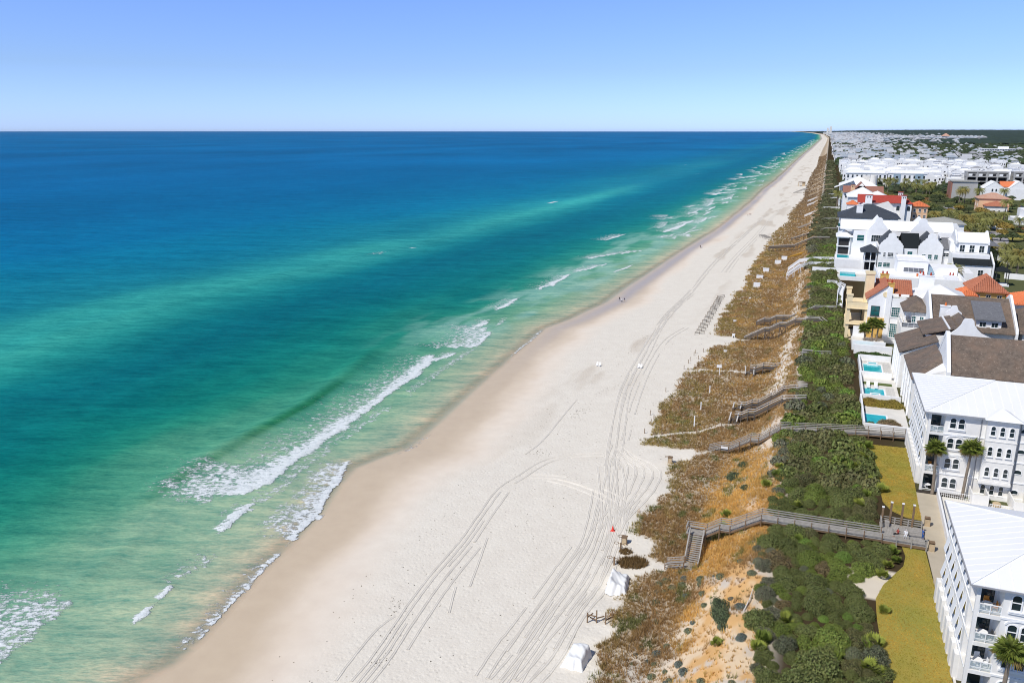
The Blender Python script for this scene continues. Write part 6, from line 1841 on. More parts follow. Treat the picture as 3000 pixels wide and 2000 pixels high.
# rope-fence posts
pp = [(-31.86, 163.16), (-29.75, 162.80), (-28.18, 163.26), (-26.75, 164.24), (-23.82, 164.48), (-21.13, 166.30), (-18.69, 168.01), (-16.23, 169.18), (-14.06, 170.46), (-31.70, 169.47), (-31.73, 172.70), (-33.11, 175.38), (-32.89, 193.70), (-27.07, 179.61), (-26.79, 200.25), (-31.80, 215.08), (-31.57, 221.14), (-31.55, 224.19), (-31.34, 230.07), (-31.28, 232.74), (-29.50, 226.17), (-29.24, 234.47), (-26.38, 220.57), (-26.56, 210.83), (-12.33, 319.08), (-11.38, 319.12), (-10.59, 318.80), (-9.47, 317.46), (-8.32, 314.91), (-7.35, 312.27), (-6.24, 309.31)]
fp = unit_box('woodbrown')
for p in pp:
    x, y, z = at_ground(p)
    o = link('fence_post', fp, None, (x, y, z - .2), 0, (.13, .13, 1.4))
    tagit(o, 'thin dark post of the rope fence, standing in sand or dune grass', 'post', 'posts of the rope fence')
# beach chairs
for p, lab in (((-55.65, 212.45), 'white beach chair standing alone, left of the pair'), ((-43.87, 213.21), 'white beach chair standing alone, right of the pair, nearer the tracks')):
    x, y, z = at_ground(p)
    t = empty('beach_chair', (x, y, z), 0, lab, 'chair')
    for dx in (-.62, .12):
        MB().box(x + dx, x + dx + .5, y - .4, y + .3, z + .28, z + .36).build('seat', M['trim'], t)
        MB().slab_x([(y + .3, z + .32), (y + .7, z + 1.0), (y + .7, z + 1.08), (y + .3, z + .4)], x + dx, x + dx + .5).build('backrest', M['trim'], t)
        for ddx in (0, .45): MB().box(x + dx + ddx, x + dx + ddx + .05, y - .38, y - .3, z, z + .5).box(x + dx + ddx, x + dx + ddx + .05, y + .25, y + .32, z, z + .5).build('leg', M['trim'], t)
# timber lifeguard hut and bin store farther on
x, y, z = at_ground((-25.54, 1023.83))
t = empty('lifeguard_hut', (x, y, z), 0, 'open-fronted timber hut on the far beach at the dune edge', 'hut')
MB().box(x - 4, x + 4, y - 5, y + 5, z + 4.4, z + 4.7).build('roof', M['woodbrown'], t)
for dx in (-3.8, 3.5):
    for dy in (-4.8, 4.5): MB().box(x + dx, x + dx + .3, y + dy, y + dy + .3, z, z + 4.4).build('post', M['woodpale'], t)
MB().box(x + .5, x + 3.4, y - 4, y + 4, z, z + 4.2).build('wall', M['woodpale'], t)
x, y, z = at_ground((-24.73, 912.77)); o = MB().slab_y([(x - 6, z), (x - 3, z), (x + 8, z + 4), (x + 8, z + 5), (x + 5, z + 4.8)], y - 2, y + 2).build('timber_ramp', M['wood']); tagit(o, 'dark timber ramp up from the far beach beside the hut', 'ramp')
# yellow excavator-like frame by the trestle
x, y, z = at_ground((-8.93, 422.45)); t = empty('timber_stack', (x, y, z), 0, 'stack of yellow new timber under the trestle deck', 'timber')
for k in range(6): MB().bar((x - 5 + k, y - 2 + k, z + .2 + .3 * k), (x + 4 + k * .4, y + 6, z + 1.5 + .35 * k), .35, .3).build('beam', plain('yellow_timber', (.62, .36, .06)) if k == 0 else bpy.data.materials['yellow_timber'], t)
# bins by the paved path at the head of the nearest walkover
for p, lab in (((18.54, 120.78), 'wooden bin at the deck end of the nearest walkover, the one nearer the farther lawn'), ((18.31, 112.98), 'wooden bin on the path edge, the one nearer the camera')):
    x, y = p; z = 10.1
    t = empty('wooden_bin', (x, y, z), 0, lab, 'bin')
    MB().box(x - .36, x + .36, y - .36, y + .36, z, z + 1.0).build('box', M['woodpale'], t)
    MB().box(x - .36, x + .36, y - .30, y + .36, z + 1.2, z + 1.3).box(x - .36, x - .3, y - .3, y + .36, z + 1.0, z + 1.2).box(x + .3, x + .36, y - .3, y + .36, z + 1.0, z + 1.2).build('lid', M['woodbrown'], t)
# fallen branches on the scarp
for a, b, lab in (((-4.44, 89.98), (-3.82, 95.21), 'long bleached branch lying on the clay scarp'), ((-3.08, 94.28), (-2.80, 96.18), 'short pale branch at the top of the scarp'), ((-2.46, 106.66), (-1.28, 104.05), 'pale stick leaning on the bare sand near the walkover')):
    a_, b_ = Vector(at_ground(a)), Vector(at_ground(b)); m_ = a_.lerp(b_, .5) + Vector((.15, 0, .3))
    o = MB().tube([a_ + Vector((0, 0, .1)), m_, b_ + Vector((0, 0, .3))], [.09, .07, .04], 6).build('branch', M['paving']); tagit(o, lab, 'branch')

# ---------------------------------------------------------------- people
SKIN = plain('skin', (.52, .30, .20), .6)
CL = {n: plain('cloth_' + n, c, .85, .1, 3) for n, c in (('navy', (.03, .05, .12)), ('black', (.02, .02, .022)), ('red', (.36, .07, .05)), ('white', (.75, .76, .78)), ('blue', (.04, .12, .36)), ('grey', (.25, .26, .28)), ('tan', (.42, .32, .20)), ('hair', (.05, .032, .02)))}
BODY = {}
def body(pose):
    if pose in BODY: return BODY[pose]
    if pose == 'sit':
        J = {'p': (0, 0, .50), 'b': (0, .03, .74), 'c': (0, .04, .98), 'n': (0, .03, 1.12), 'h': (0, 0, 1.22), 't': (0, 0, 1.36), 'hl': (-.11, -.03, .49), 'hr': (.11, -.03, .49), 'kl': (-.13, -.46, .52), 'kr': (.13, -.46, .52), 'al': (-.13, -.50, .09), 'ar': (.13, -.48, .09), 'fl': (-.14, -.70, .04), 'fr': (.14, -.68, .04), 'sl': (-.19, .04, 1.03), 'sr': (.19, .04, 1.03), 'el': (-.25, -.08, .80), 'er': (.25, -.08, .80), 'wl': (-.14, -.32, .66), 'wr': (.14, -.32, .66)}
    else:
        k = .20 if pose == 'walk' else .03
        J = {'p': (0, 0, .92), 'b': (0, .01, 1.12), 'c': (0, .02, 1.34), 'n': (0, .01, 1.48), 'h': (0, -.01, 1.58), 't': (0, -.01, 1.71), 'hl': (-.10, 0, .90), 'hr': (.10, 0, .90), 'kl': (-.10, -k, .50), 'kr': (.10, k * .6, .49), 'al': (-.10, -k * 1.2, .09), 'ar': (.10, k * 1.7, .11), 'fl': (-.11, -k * 1.2 - .18, .04), 'fr': (.11, k * 1.7 - .17, .04), 'sl': (-.19, .02, 1.40), 'sr': (.19, .02, 1.40), 'el': (-.25, .08 + k * .4, 1.13), 'er': (.25, .06 - k * .4, 1.13), 'wl': (-.25, .0 + k * .6, .90), 'wr': (.25, -.06 - k, .92)}
    E = [('p', 'b'), ('b', 'c'), ('c', 'n'), ('n', 'h'), ('h', 't'), ('p', 'hl'), ('p', 'hr'), ('hl', 'kl'), ('hr', 'kr'), ('kl', 'al'), ('kr', 'ar'), ('al', 'fl'), ('ar', 'fr'), ('c', 'sl'), ('c', 'sr'), ('sl', 'el'), ('sr', 'er'), ('el', 'wl'), ('er', 'wr')]
    rad = {'p': .14, 'b': .125, 'c': .14, 'n': .055, 'h': .095, 't': .075, 'hl': .095, 'hr': .095, 'kl': .06, 'kr': .06, 'al': .042, 'ar': .042, 'fl': .035, 'fr': .035, 'sl': .065, 'sr': .065, 'el': .042, 'er': .042, 'wl': .036, 'wr': .036}
    ks = list(J)
    me = bpy.data.meshes.new('body_cage')
    me.from_pydata([J[k] for k in ks], [(ks.index(a), ks.index(b)) for a, b in E], [])
    o = bpy.data.objects.new('body_cage', me); COL.objects.link(o)
    md = o.modifiers.new('s', 'SKIN'); o.modifiers.new('u', 'SUBSURF').levels = 1
    for i, k in enumerate(ks): me.skin_vertices[0].data[i].radius = (rad[k], rad[k])
    me.skin_vertices[0].data[0].use_root = True
    dg = bpy.context.evaluated_depsgraph_get()
    m2 = bpy.data.meshes.new_from_object(o.evaluated_get(dg))
    bpy.data.objects.remove(o)
    BODY[pose] = m2
    return m2
def person(loc, rz, pose, top, legs, lab, group=None, hat='hair'):
    me = body(pose).copy(); me.name = 'person'
    me.materials.clear()
    for mm in (SKIN, CL[top], CL[legs], CL[hat]): me.materials.append(mm)
    sit = pose == 'sit'
    for p in me.polygons:
        c = p.center
        if sit: mi = 3 if c.z > 1.25 else 0 if c.z > 1.10 else 1 if (c.z > .62 and c.y > -.2) else 2 if c.z > .2 and c.z < .62 else 0
        else: mi = 3 if c.z > 1.61 and (c.y > -.06 or c.z > 1.67) else 0 if c.z > 1.46 else 1 if c.z > .98 and not (abs(c.x) > .2 and c.z < 1.12) else 0 if abs(c.x) > .2 and c.z > .75 else 2 if c.z > .12 else 0
        p.material_index = mi; p.use_smooth = True
    o = link('person', me, None, loc, rz)
    tagit(o, lab, 'person', group)
person((14.1, 114.2, 10.74), -1.2, 'sit', 'red', 'black', 'person in a dark red top sitting on the deck of the nearest walkover')
MB()
o = MB().box(13.75, 15.5, 113.85, 114.3, 10.74, 11.18).build('deck_bench', M['wood']); tagit(o, 'low bench under the two people sitting at the head of the nearest walkover', 'bench')
person((15.1, 114.15, 10.74), -.2, 'sit', 'white', 'white', 'person in white with a pale hat sitting on the bench of the nearest walkover', None, 'white')
person((17.3, 114.6, 10.74), 1.8, 'stand', 'blue', 'blue', 'person in blue standing at the landward end of the nearest walkover', None, 'grey')
PB = 'three people strolling at the waterline'
for p, top, lg, lab in (((-72.40, 306.96), 'black', 'navy', 'person in black, left of the three strolling at the waterline'), ((-70.74, 303.99), 'white', 'black', 'person in a pale top, middle of the three strolling at the waterline'), ((-70.10, 305.72), 'navy', 'tan', 'person in navy, right of the three strolling at the waterline')):
    person(at_ground(p), 2.9, 'walk', top, lg, lab, PB)
for p, top, lg, lab in (((-63.82, 467.79), 'black', 'black', 'person in black, left of the pair on the wet sand'), ((-62.84, 466.92), 'white', 'navy', 'person in a white top, right of the pair on the wet sand'), ((-54.59, 659.75), 'grey', 'tan', 'person walking apart, left of the far trio on the beach'), ((-53.92, 669.28), 'red', 'black', 'person in red, middle of the far trio on the beach'), ((-52.95, 667.37), 'black', 'black', 'person in black, right of the far trio on the beach'), ((-42.80, 1115.83), 'navy', 'navy', 'tiny dark figure on the far beach, left of two'), ((-39.56, 1095.86), 'black', 'tan', 'tiny dark figure on the far beach, right of two')):
    person(at_ground(p), .3, 'walk', top, lg, lab)
# ---------------------------------------------------------------- palms and trees
BARK = plain('palm_bark', (.23, .185, .14), .95, .25, 2.5, bump=.6, bscale=4)
BARKD = plain('tree_bark', (.11, .085, .06), .95, .25, 2.0)
def frond_fan(seed):
    r_ = np.random.default_rng(seed)
    V, F, C = [], [], []
    L = 1.0
    pet = [np.array([0, 0, 0]), np.array([.45 * L, 0, .05]), np.array([.8 * L, 0, -.02])]
    for a, b in zip(pet[:-1], pet[1:]):
        s = len(V); V += [a + (0, -.025, 0), a + (0, .025, 0), b + (0, .02, 0), b + (0, -.02, 0)]; F += [(s, s + 1, s + 2), (s, s + 2, s + 3)]; C += [[.8, .8, .6]] * 4
    c0 = pet[1]
    for j in range(15):
        b = (j - 7) / 7 * 1.55
        d = np.array([math.cos(b) * (1.0 if abs(b) < 1.6 else .6), math.sin(b), 0])
        le = L * (.95 - .30 * abs(j - 7) / 7) * r_.uniform(.88, 1.05)
        mid = c0 + d * le * .5 + np.array([0, 0, .07]); tip = c0 + d * le + np.array([0, 0, -.10 - .16 * abs(math.sin(b))])
        w = np.array([-d[1], d[0], 0]) * .042
        s = len(V)
        V += [c0, mid + w, tip, mid - w]; F += [(s, s + 1, s + 2), (s, s + 2, s + 3)]
        k = r_.uniform(.75, 1.25); C += [[k * .8] * 3, [k] * 3, [k * 1.25, k * 1.2, k * .9], [k] * 3]
    return np_mesh('frond', np.array(V), np.array(F), M_LEAF, {'tone': ('FLOAT_COLOR', np.array(C))}, False)
FRONDS = [frond_fan(i) for i in range(4)]
def tapered_trunk(h, r0, r1, bend, parent, base, name='trunk', mat=None, flare=1.25):
    pts, rad = [], []
    for i in range(9):
        u = i / 8
        pts.append((base[0] + bend[0] * u ** 1.6, base[1] + bend[1] * u ** 1.6, base[2] - .1 + h * u)); rad.append((r0 + (r1 - r0) * u) * (flare if i == 0 else 1) * (1 + .04 * (i % 2)))
    MB().tube(pts, rad, 9).build(name, mat or BARK, parent)
    return pts[-1]
def sabal(x, y, z, h, size, bend, lab, group, n=26, seed=0):
    t = empty('palm_tree', (x, y, z), 0, lab, 'palm tree', group)
    top = tapered_trunk(h, .24, .17, bend, t, (x, y, z))
    r_ = random.Random(seed)
    boot = MB().tube([(top[0], top[1], top[2] - .9), (top[0], top[1], top[2] - .3), (top[0], top[1], top[2] + .1)], [.2, .36, .22], 9).build('boots', BARKD, t)
    for i in range(n):
        u = i / n
        a = i * 2.39996; tilt = 1.35 - 2.05 * u ** 1.1        # from upright to hanging
        o = link('frond', FRONDS[i % 4], t, Vector(top) - t.location, 0, (size * .82 * r_.uniform(.85, 1.1),) * 3)
        o.rotation_euler = (r_.uniform(-.25, .25), -tilt, a)
        g = r_.uniform(.85, 1.2)
        o.color = (.19 * g, .235 * g, .05 * g, 1) if u < .82 else (.26 * g, .20 * g, .08 * g, 1)
    return t
sabal(20.5, 132.9, 10.1, 7.6, 1.75, (-.35, .1), 'tall fan palm in front of the corner balconies of the white block, left of two', 'two tall fan palms at the white block', seed=1)
sabal(24.7, 132.8, 10.1, 8.3, 1.8, (.35, .1), 'tall leaning fan palm beside the arched windows of the white block, right of two', 'two tall fan palms at the white block', seed=2)
sabal(21.0, 80.2, 10.1, 6.9, 1.7, (.1, 0), 'fan palm in front of the nearest white block, bottom right', None, seed=3)
for i, (x, z) in enumerate(((13.8, 14.6), (15.5, 16.3), (16.7, 16.0))):
    sabal(x, 227.6, 11.4, z - 11.4, 1.9, (-.2 + .2 * i, 0), 'fan palm on the walled terrace of the red-tiled villa, %s of three' % ('shortest, left', 'middle', 'right')[i], 'three fan palms at the villa', 26, 5 + i)

def date_crown(seed, n=34):
    r_ = np.random.default_rng(seed)
    V, F, C = [], [], []
    for i in range(n):
        a = i * 2.39996 + r_.uniform(-.2, .2); u = i / n
        e0 = 1.25 - 1.45 * u
        pts = []
        for k in range(7):
            s_ = k / 6
            el = e0 - 1.5 * s_ ** 1.4
            if k == 0: p = np.zeros(3)
            else: p = p + np.array([math.cos(a) * math.cos(el), math.sin(a) * math.cos(el), math.sin(el)]) / 6
            pts.append(p)
        sd_ = np.array([-math.sin(a), math.cos(a), 0])
        g = r_.uniform(.75, 1.25)
        for k in range(6):
            for sg in (1, -1):
                for m in (0, 1):
                    p = pts[k] + (pts[k + 1] - pts[k]) * (m * .5)
                    q_ = pts[k] + (pts[k + 1] - pts[k]) * (m * .5 + .42)
                    w = .15 * math.sin(math.pi * (k + .8) / 7.2) + .03
                    tip = q_ + sd_ * sg * w + np.array([0, 0, -.10 - .25 * w]) + (pts[k + 1] - pts[k]) * .6
                    s = len(V); V += [p, q_, tip]; F.append((s, s + 1, s + 2)); C += [[g * .8] * 3, [g] * 3, [g * 1.25, g * 1.2, g]]
    return np_mesh('crown', np.array(V), np.array(F), M_LEAF, {'tone': ('FLOAT_COLOR', np.array(C))}, False)
DATE = [date_crown(i) for i in range(3)]
TRUNK = MB().tube([(0, 0, -.2), (0, 0, .3), (0, 0, .97), (0, 0, 1.0)], [.40, .30, .27, .33], 8).mesh('trunk', BARK)
def date_palm(x, y, h, size, lab, group, i, col=None):
    z = gz1(x, y)
    t = empty('palm_tree', (x, y, z), i * .7, lab, 'palm tree', group)
    link('trunk', TRUNK, t, (0, 0, 0), 0, (1, 1, h))
    o = link('crown', DATE[i % 3], t, (0, 0, h), 0, (size,) * 3)
    g = rs.uniform(.85, 1.2)
    o.color = (*(c * g for c in (col or (.27, .27, .09))), 1)
PG = 'date palms among the houses'
def WH(x, y):
    return 'by the road bend at the right edge' if y < 420 else 'in the grove behind the curved-gable house' if y < 560 else 'in front of the long white block' if x < 95 else 'beside the pink villa'
pts = [(82.1, 542.4), (87.0, 551.7), (90.6, 560.8), (91.8, 552.1), (97.2, 566.5), (97.5, 554.3), (103.5, 575.3), (102.0, 556.0), (81.6, 525.1), (84.8, 523.6), (89.1, 528.0), (92.6, 532.1), (94.2, 527.2), (76.0, 501.8), (73.3, 486.1), (78.4, 553.0), (78.1, 535.0), (78.3, 566.8), (73.1, 561.6), (68.5, 553.6), (64.3, 549.0), (59.5, 532.3), (79.1, 474.5), (104.6, 525.1), (70.6, 397.4), (70.7, 386.9), (76.4, 401.2), (76.3, 384.7), (78.6, 384.2), (71.3, 366.4), (73.9, 362.2), (66.7, 379.6), (104.4, 724.7), (104.6, 741.1), (113.5, 722.9), (131.7, 730.0), (99.8, 717.7),
       (47.9, 867.9), (51.5, 892.0), (55.0, 870.6), (58.4, 894.7), (60.3, 880.1), (64.0, 889.1), (67.6, 890.5), (74.1, 958.9), (60.9, 830.7), (54.4, 815.0), (71.4, 848.3), (78.9, 894.9), (75.0, 829.5), (79.5, 831.2), (90.0, 876.8), (86.1, 814.5), (93.0, 836.4), (73.4, 773.6), (24.2, 915.8), (28.0, 901.1), (64.4, 774.2), (79.8, 780.2), (82.2, 753.8), (10.6, 669.1), (12.3, 655.1), (14.6, 642.0), (9.7, 647.0), (51.5, 579.3), (47.8, 527.9), (41.9, 466.8), (48.1, 332.8), (46.0, 319.1), (86.8, 515.0), (112.6, 610.2)]
for i, (x, y) in enumerate(pts):
    far = y > 600
    date_palm(x, y, rs.uniform(5.5, 7.5) * (1.55 if far else 1), rs.uniform(3.4, 4.2) * (1.15 if far else 1), 'feathery date palm with an arching crown ' + WH(x, y), 'date palms ' + WH(x, y), i, (.30, .25, .075) if i % 4 == 0 else None)

CROWN = [leaf_ball('crown', 1500, .15, 400 + i, 5, .8, core=.74, spread=.52) for i in range(5)]
TTR = MB().tube([(0, 0, -.1), (0, 0, .5), (.03, 0, 1.0)], [.09, .06, .04], 7).bar((0, 0, .5), (.3, .1, .95), .04).bar((0, 0, .45), (-.25, .2, .9), .04).mesh('trunk', BARKD)
def tree(x, y, r, h, col, lab, cat, group, i):
    t = empty('broadleaf_tree', (x, y, gz1(x, y)), i * 1.1, lab, cat, group)
    link('trunk', TTR, t, (0, 0, 0), 0, (h, h, h * .7))
    o = link('crown', CROWN[i % 5], t, (0, 0, h * .62), 0, (r, r, r * .85))
    o.color = (*col, 1)
HOUSES = []        # footprints kept clear of trees
def clear(x, y, r, extra=0):
    for (a, b, c, d) in HOUSES:
        if a - r - extra < x < b + r + extra and c - r - extra < y < d + r + extra: return False
    return True
HOUSES += [(7, 62, 340, 395), (8, 36, 426, 454), (42, 64, 418, 446), (12, 57, 495, 525), (13, 40, 553, 584), (11, 40, 600, 632), (9, 38, 655, 692), (100, 128, 640, 672), (108, 140, 560, 620), (100, 160, 775, 810), (18, 92, 880, 905), (125, 180, 895, 925), (38, 70, 205, 335), (62, 92, 360, 470)]
TC = {'golden': (.30, .22, .055), 'olive': (.17, .19, .06), 'dark': (.085, .11, .045), 'russet': (.30, .17, .07)}
k = 0
for _ in range(900):
    y = rs.uniform(395, 800); x = rs.uniform(38, .215 * y + 4)
    if y < 470 and x > 60: continue
    r = rs.uniform(2.2, 4.2)
    if not clear(x, y, r * .6): continue
    HOUSES.append((x - r * .45, x + r * .45, y - r * .45, y + r * .45))
    kind = rs.choice(['golden', 'olive', 'olive', 'dark', 'dark', 'russet'])
    g = rs.uniform(.85, 1.2)
    w_ = 'below the grey-walled house' if y > 640 else 'round the small road, beyond the grey hip roof' if y > 500 else 'behind the curved-gable house'
    tree(x, y, r, r * 1.25, tuple(c * g for c in TC[kind]), '%s bushy tree %s' % ({'golden': 'golden-brown', 'olive': 'olive green', 'dark': 'dark green', 'russet': 'russet'}[kind], w_), 'tree', kind + ' trees ' + w_, k)
    k += 1
    if k > 120: break
# inland greenery at the right edge and round the garden walls
for i, (p, r, kind) in enumerate((((103.4, 526.6), 2.2, 'dark'), ((105.4, 525.0), 2.4, 'dark'), ((90.4, 457.6), 1.8, 'olive'), ((91.2, 450.5), 1.6, 'olive'), ((77.6, 491.2), 1.6, 'dark'), ((79.1, 487.4), 1.8, 'olive'), ((71.5, 385.3), 2.0, 'dark'), ((72.6, 380.4), 2.0, 'dark'), ((47.4, 323.7), 1.6, 'dark'))):
    tree(p[0], p[1], r, r * 1.1, TC[kind], '%s garden shrub near the road bend at the right edge' % {'dark': 'dark green', 'olive': 'olive green'}[kind], 'shrub', kind + ' garden shrubs by the road', i)
# road bend, verges and drives at the right
flat('road', [(90.3, 529.6), (94.6, 526.5), (95.3, 508.3), (93.4, 486.3), (89.3, 465.2), (83.1, 444.9), (75.7, 414.7), (77.2, 430.9), (82.5, 457.1), (85.0, 479.0), (88.1, 505.5)], 10.16, 'asphalt', th=.4)
flat('road', [(85.4, 688.2), (93.2, 691.2), (87.5, 638.3), (84.0, 637.0), (86.1, 664.1)], 10.16, 'asphalt', th=.4)
flat('lawn', [(95.7, 523.4), (108.5, 529.4), (105.8, 515.7), (95.9, 511.9)], 10.14, 'lawn', th=.4)
flat('lawn', [(95.8, 506.3), (104.5, 508.5), (101.4, 492.5), (94.3, 488.7)], 10.15, 'lawn', th=.4)
flat('lawn', [(86.6, 504.9), (87.2, 498.6), (84.9, 481.0), (81.7, 471.8)], 10.14, 'lawn', th=.4)
flat('lawn', [(136.8, 734.3), (141.8, 736.2), (133.8, 690.4), (128.0, 684.2)], 10.14, 'turf', th=.4)
def wall_line(a, b, h, lab, th=.35, m='bright'):
    o = MB().bar((*a, 10 + h / 2), (*b, 10 + h / 2), th, h).build('garden_wall', M[m]); tagit(o, lab, 'wall')
wall_line((86.8, 546.0), (101.5, 541.4), 2.4, 'white wall behind the row of date palms, along the road bend')
wall_line((75.1, 412.9), (76.5, 391.2), 1.8, 'white wall between the palms and the black-roofed wing')
wall_line((68.9, 357.0), (75.4, 355.5), 2.2, 'white wall under the palms at the right edge, behind the orange roofs')

# ---------------------------------------------------------------- the houses inland
pavilion(103, 122, 652, 668, 19.6, 3.6, 'peach', 'claypale', 'pink two-storey villa under a pale clay hip roof, standing among palms', ribs=False, wins=2)
pavilion(106.5, 119, 640, 652, 15.4, 3.0, 'white', 'clay', 'front wing of pale walls under a low red clay roof, before the pink villa', ribs=False, wins=4)
t = empty('grey_roofed_house', (47, 425, 10), 0, 'white house under a pale grey hip roof with a curved white porch gable', 'house')
MB().box(47, 62.5, 424, 442, 9.6, 23.6).build('wall', M['bright'], t)
MB().hip(47, 62.5, 424, 442, 23.8, 2.4, .9, 'x').build('roof', M['palegrey'], t)
MB().slab_y([(55, 20), (60, 20), (60, 22.6), (58.8, 24.4), (56.2, 24.4), (55, 22.6)], 420, 420.4).box(55, 60, 420.4, 424, 9.6, 22.4).build('porch_gable', M['bright'], t)
t = empty('slate_house', (44, 396, 10), 0, 'low slate-roofed wings between the curved-gable house and the grey hip roof', 'house')
MB().box(45, 60, 394, 412, 9.6, 20.6).box(56, 66, 376, 394, 9.6, 20.2).build('wall', M['bright'], t)
MB().hip(45, 58, 394, 414, 21, 4.0, .6, 'x').build('roof', M['slate'], t); MB().hip(54, 68, 374, 394, 20.6, 3.6, .8, 'x').build('roof', M['greyslate'], t)
t = empty('domed_house', (118, 590, 10), 0, 'white stepped house with a round white dome and terrace at the right edge', 'house')
MB().box(112, 150, 572, 596, 9.6, 13.2).box(118, 150, 580, 604, 13.2, 18).build('wall', M['bright'], t)
ds = MB()
for i in range(8):
    a0, a1 = i * math.pi / 16, (i + 1) * math.pi / 16
    ds.tube([(130, 590, 18 + 7 * math.sin(a0)), (130, 590, 18 + 7 * math.sin(a1))], [7.5 * math.cos(a0), max(.05, 7.5 * math.cos(a1))], 18, cap=False)
ds.build('dome', M['bright'], t)
for x in (121, 125): win(t, ('Y', 580), x, 14.2, 1.4, 2.2, 0, 1, 2)
o = MB().box(114, 118, 574, 578, 13.22, 13.5).build('terrace_pool', M['pool']); tagit(o, 'small turquoise pool on the terrace of the domed white house', 'pool')
t = empty('green_roofed_house', (130, 660, 10), 0, 'small house under a mossy green roof, right of the pink villa', 'house')
MB().box(132, 150, 650, 668, 9.6, 15).build('wall', M['bright'], t); MB().hip(132, 150, 650, 668, 15, 3.6, .8, 'x').build('roof', M['turf'], t)
t = empty('grey_walled_house', (102, 780, 10), 0, 'bare grey rendered wall of a tall house with a reddish end, above the trees', 'house')
MB().box(102, 121, 782, 802, 9.6, 24).build('wall', M['grey'], t); MB().box(100.8, 102, 782, 802, 9.6, 23.4).build('end_wall', M['browntile'], t); MB().box(101, 122, 781, 803, 24, 24.5).build('roof', M['palegrey'], t)
t = empty('white_gabled_house', (122, 775, 10), 0, 'steep white house beside one with a bright red roof slope', 'house')
MB().box(124, 140, 772, 792, 9.6, 19.6).build('wall', M['bright'], t); MB().gable(124, 140, 772, 793, 19.4, 5.6, 'y', .2).build('roof', M['white_roof'], t); MB().slab_y([(124, 19.4), (140, 19.4), (132, 25)], 772.2, 772.7).build('gable_wall', M['bright'], t)
for x in (130.6, 133.4): win(t, ('Y', 772), x, 17, 1.2, 2.2, 0, 1, 2)
t = empty('red_roofed_house', (142, 775, 10), 0, 'white steep-gabled house with one bright red roof slope, near the unfinished building', 'house')
MB().box(141, 158, 776, 796, 9.6, 19.6).build('wall', M['bright'], t); MB().gable(143, 158, 776, 797, 19.4, 6, 'y', .2).build('roof', M['white_roof'], t); MB().slab_y([(143, 19.4), (158, 19.4), (150.5, 25.4)], 776.2, 776.7).build('gable_wall', M['bright'], t); MB().gable(138, 150, 782, 797, 20.5, 4, 'x', .2).build('side_roof', M['claybright'], t)

# unfinished concrete buildings
def unfinished(x0, x1, y0, y1, z1, n, lab):
    t = empty('unfinished_building', (x0, y0, 10), 0, lab, 'building')
    nf = 4; fh = (z1 - 10) / nf
    b = MB()
    for k in range(nf + 1): b.box(x0, x1, y0, y1, 10 + fh * k - .5, 10 + fh * k + (.5 if k == nf else 0))
    b.box(x0 + .2, x1 - .2, y0 + 7, y1 - .3, 9.6, z1 - .6)
    for i in range(n + 1):
        x = x0 + (x1 - x0 - 1.2) * i / n
        b.box(x, x + 1.2, y0 + .1, y0 + 7, 9.6, z1 - .55)
    b.build('concrete_frame', M['grey'], t)
    for k in range(nf - 1):
        for i in range(n):
            a, c = x0 + (x1 - x0 - 1.2) * i / n + 1.3, x0 + (x1 - x0 - 1.2) * (i + 1) / n - .1
            MB().box(a, c, y0 + 6.6, y0 + 6.95, 10 + fh * k + .1, 10 + fh * (k + 1) - .6).build('opening', M['dark'], t)
    for i in range(n):
        a, c = x0 + (x1 - x0 - 1.2) * i / n + 1.2, x0 + (x1 - x0 - 1.2) * (i + 1) / n
        MB().box(a, c, y0 + .2, y0 + .6, 10 + fh * 3 + .02, 10 + fh * 3 + 2.9).build('parapet_panel', M['grey'], t)
        MB().box(a + .8, a + (c - a) * .5, y0 + .1, y0 + .19, 10 + fh * 3 + .6, 10 + fh * 3 + 2.6).build('window', M['trim'], t)
        MB().box(a + (c - a) * .52, c - 1.0, y0 + .1, y0 + .19, 10 + fh * 3 + .6, 10 + fh * 3 + 2.6).build('opening', M['dark'], t)
unfinished(128, 164, 898, 915, 27.2, 4, 'unfinished grey concrete building with dark open bays, left of two')
unfinished(168, 198, 898, 915, 27.4, 4, 'unfinished grey concrete building at the right edge, right of two')

# the long white blocks facing the palms
def long_block(x0, x1, y0, y1, z1, lab, blues):
    t = empty('apartment_block', (x0, y0, 10), 0, lab, 'apartment building')
    MB().box(x0, x1, y0, y1, 9.6, z1).build('wall', M['bright'], t)
    MB().box(x0 - .5, x1 + .5, y0 - .6, y1, z1, z1 + .9).build('cornice', M['trim'], t)
    MB().box(x0 + 2, x1 - 2, y0 + 4, y1 - 2, z1 + .9, z1 + 3).build('penthouse', M['bright'], t)
    n = int((x1 - x0) / 4.2)
    for k in range(3):
        for i in range(n):
            x = x0 + (x1 - x0) * (i + .5) / n
            if any(a < x < b for a, b in blues): continue
            win(t, ('Y', y0), x, 11.2 + k * 4.6, 1.7, 2.9, 0, 1, 2, fr='bright', proud=.05, sill=False)
    for a, b in blues:
        MB().box(a, b, y0 - .5, y0 - .003, 9.8, z1 - .8).build('blue_bay', M['blue'], t)
        for k in range(3): win(t, ('Y', y0 - .5), (a + b) / 2, 11.4 + k * 4.6, 2.4, 2.2, 0, 2, 1, proud=.05, sill=False)
long_block(19, 57, 885, 902, 24.6, 'long white four-storey block facing the palm grove, its left half', [])
long_block(57.8, 92, 885, 902, 25.0, 'long white block with grey-blue bays, right half of the front by the palm grove', [(62.5, 69), (82, 89)])

ROOFS = [plain('pale_metal_roof', (.46, .47, .48), .45), plain('mid_grey_roof', (.30, .30, .31), .6), plain('blue_grey_roof', (.34, .38, .42), .5), plain('dark_brown_roof', (.16, .14, .13), .8)]
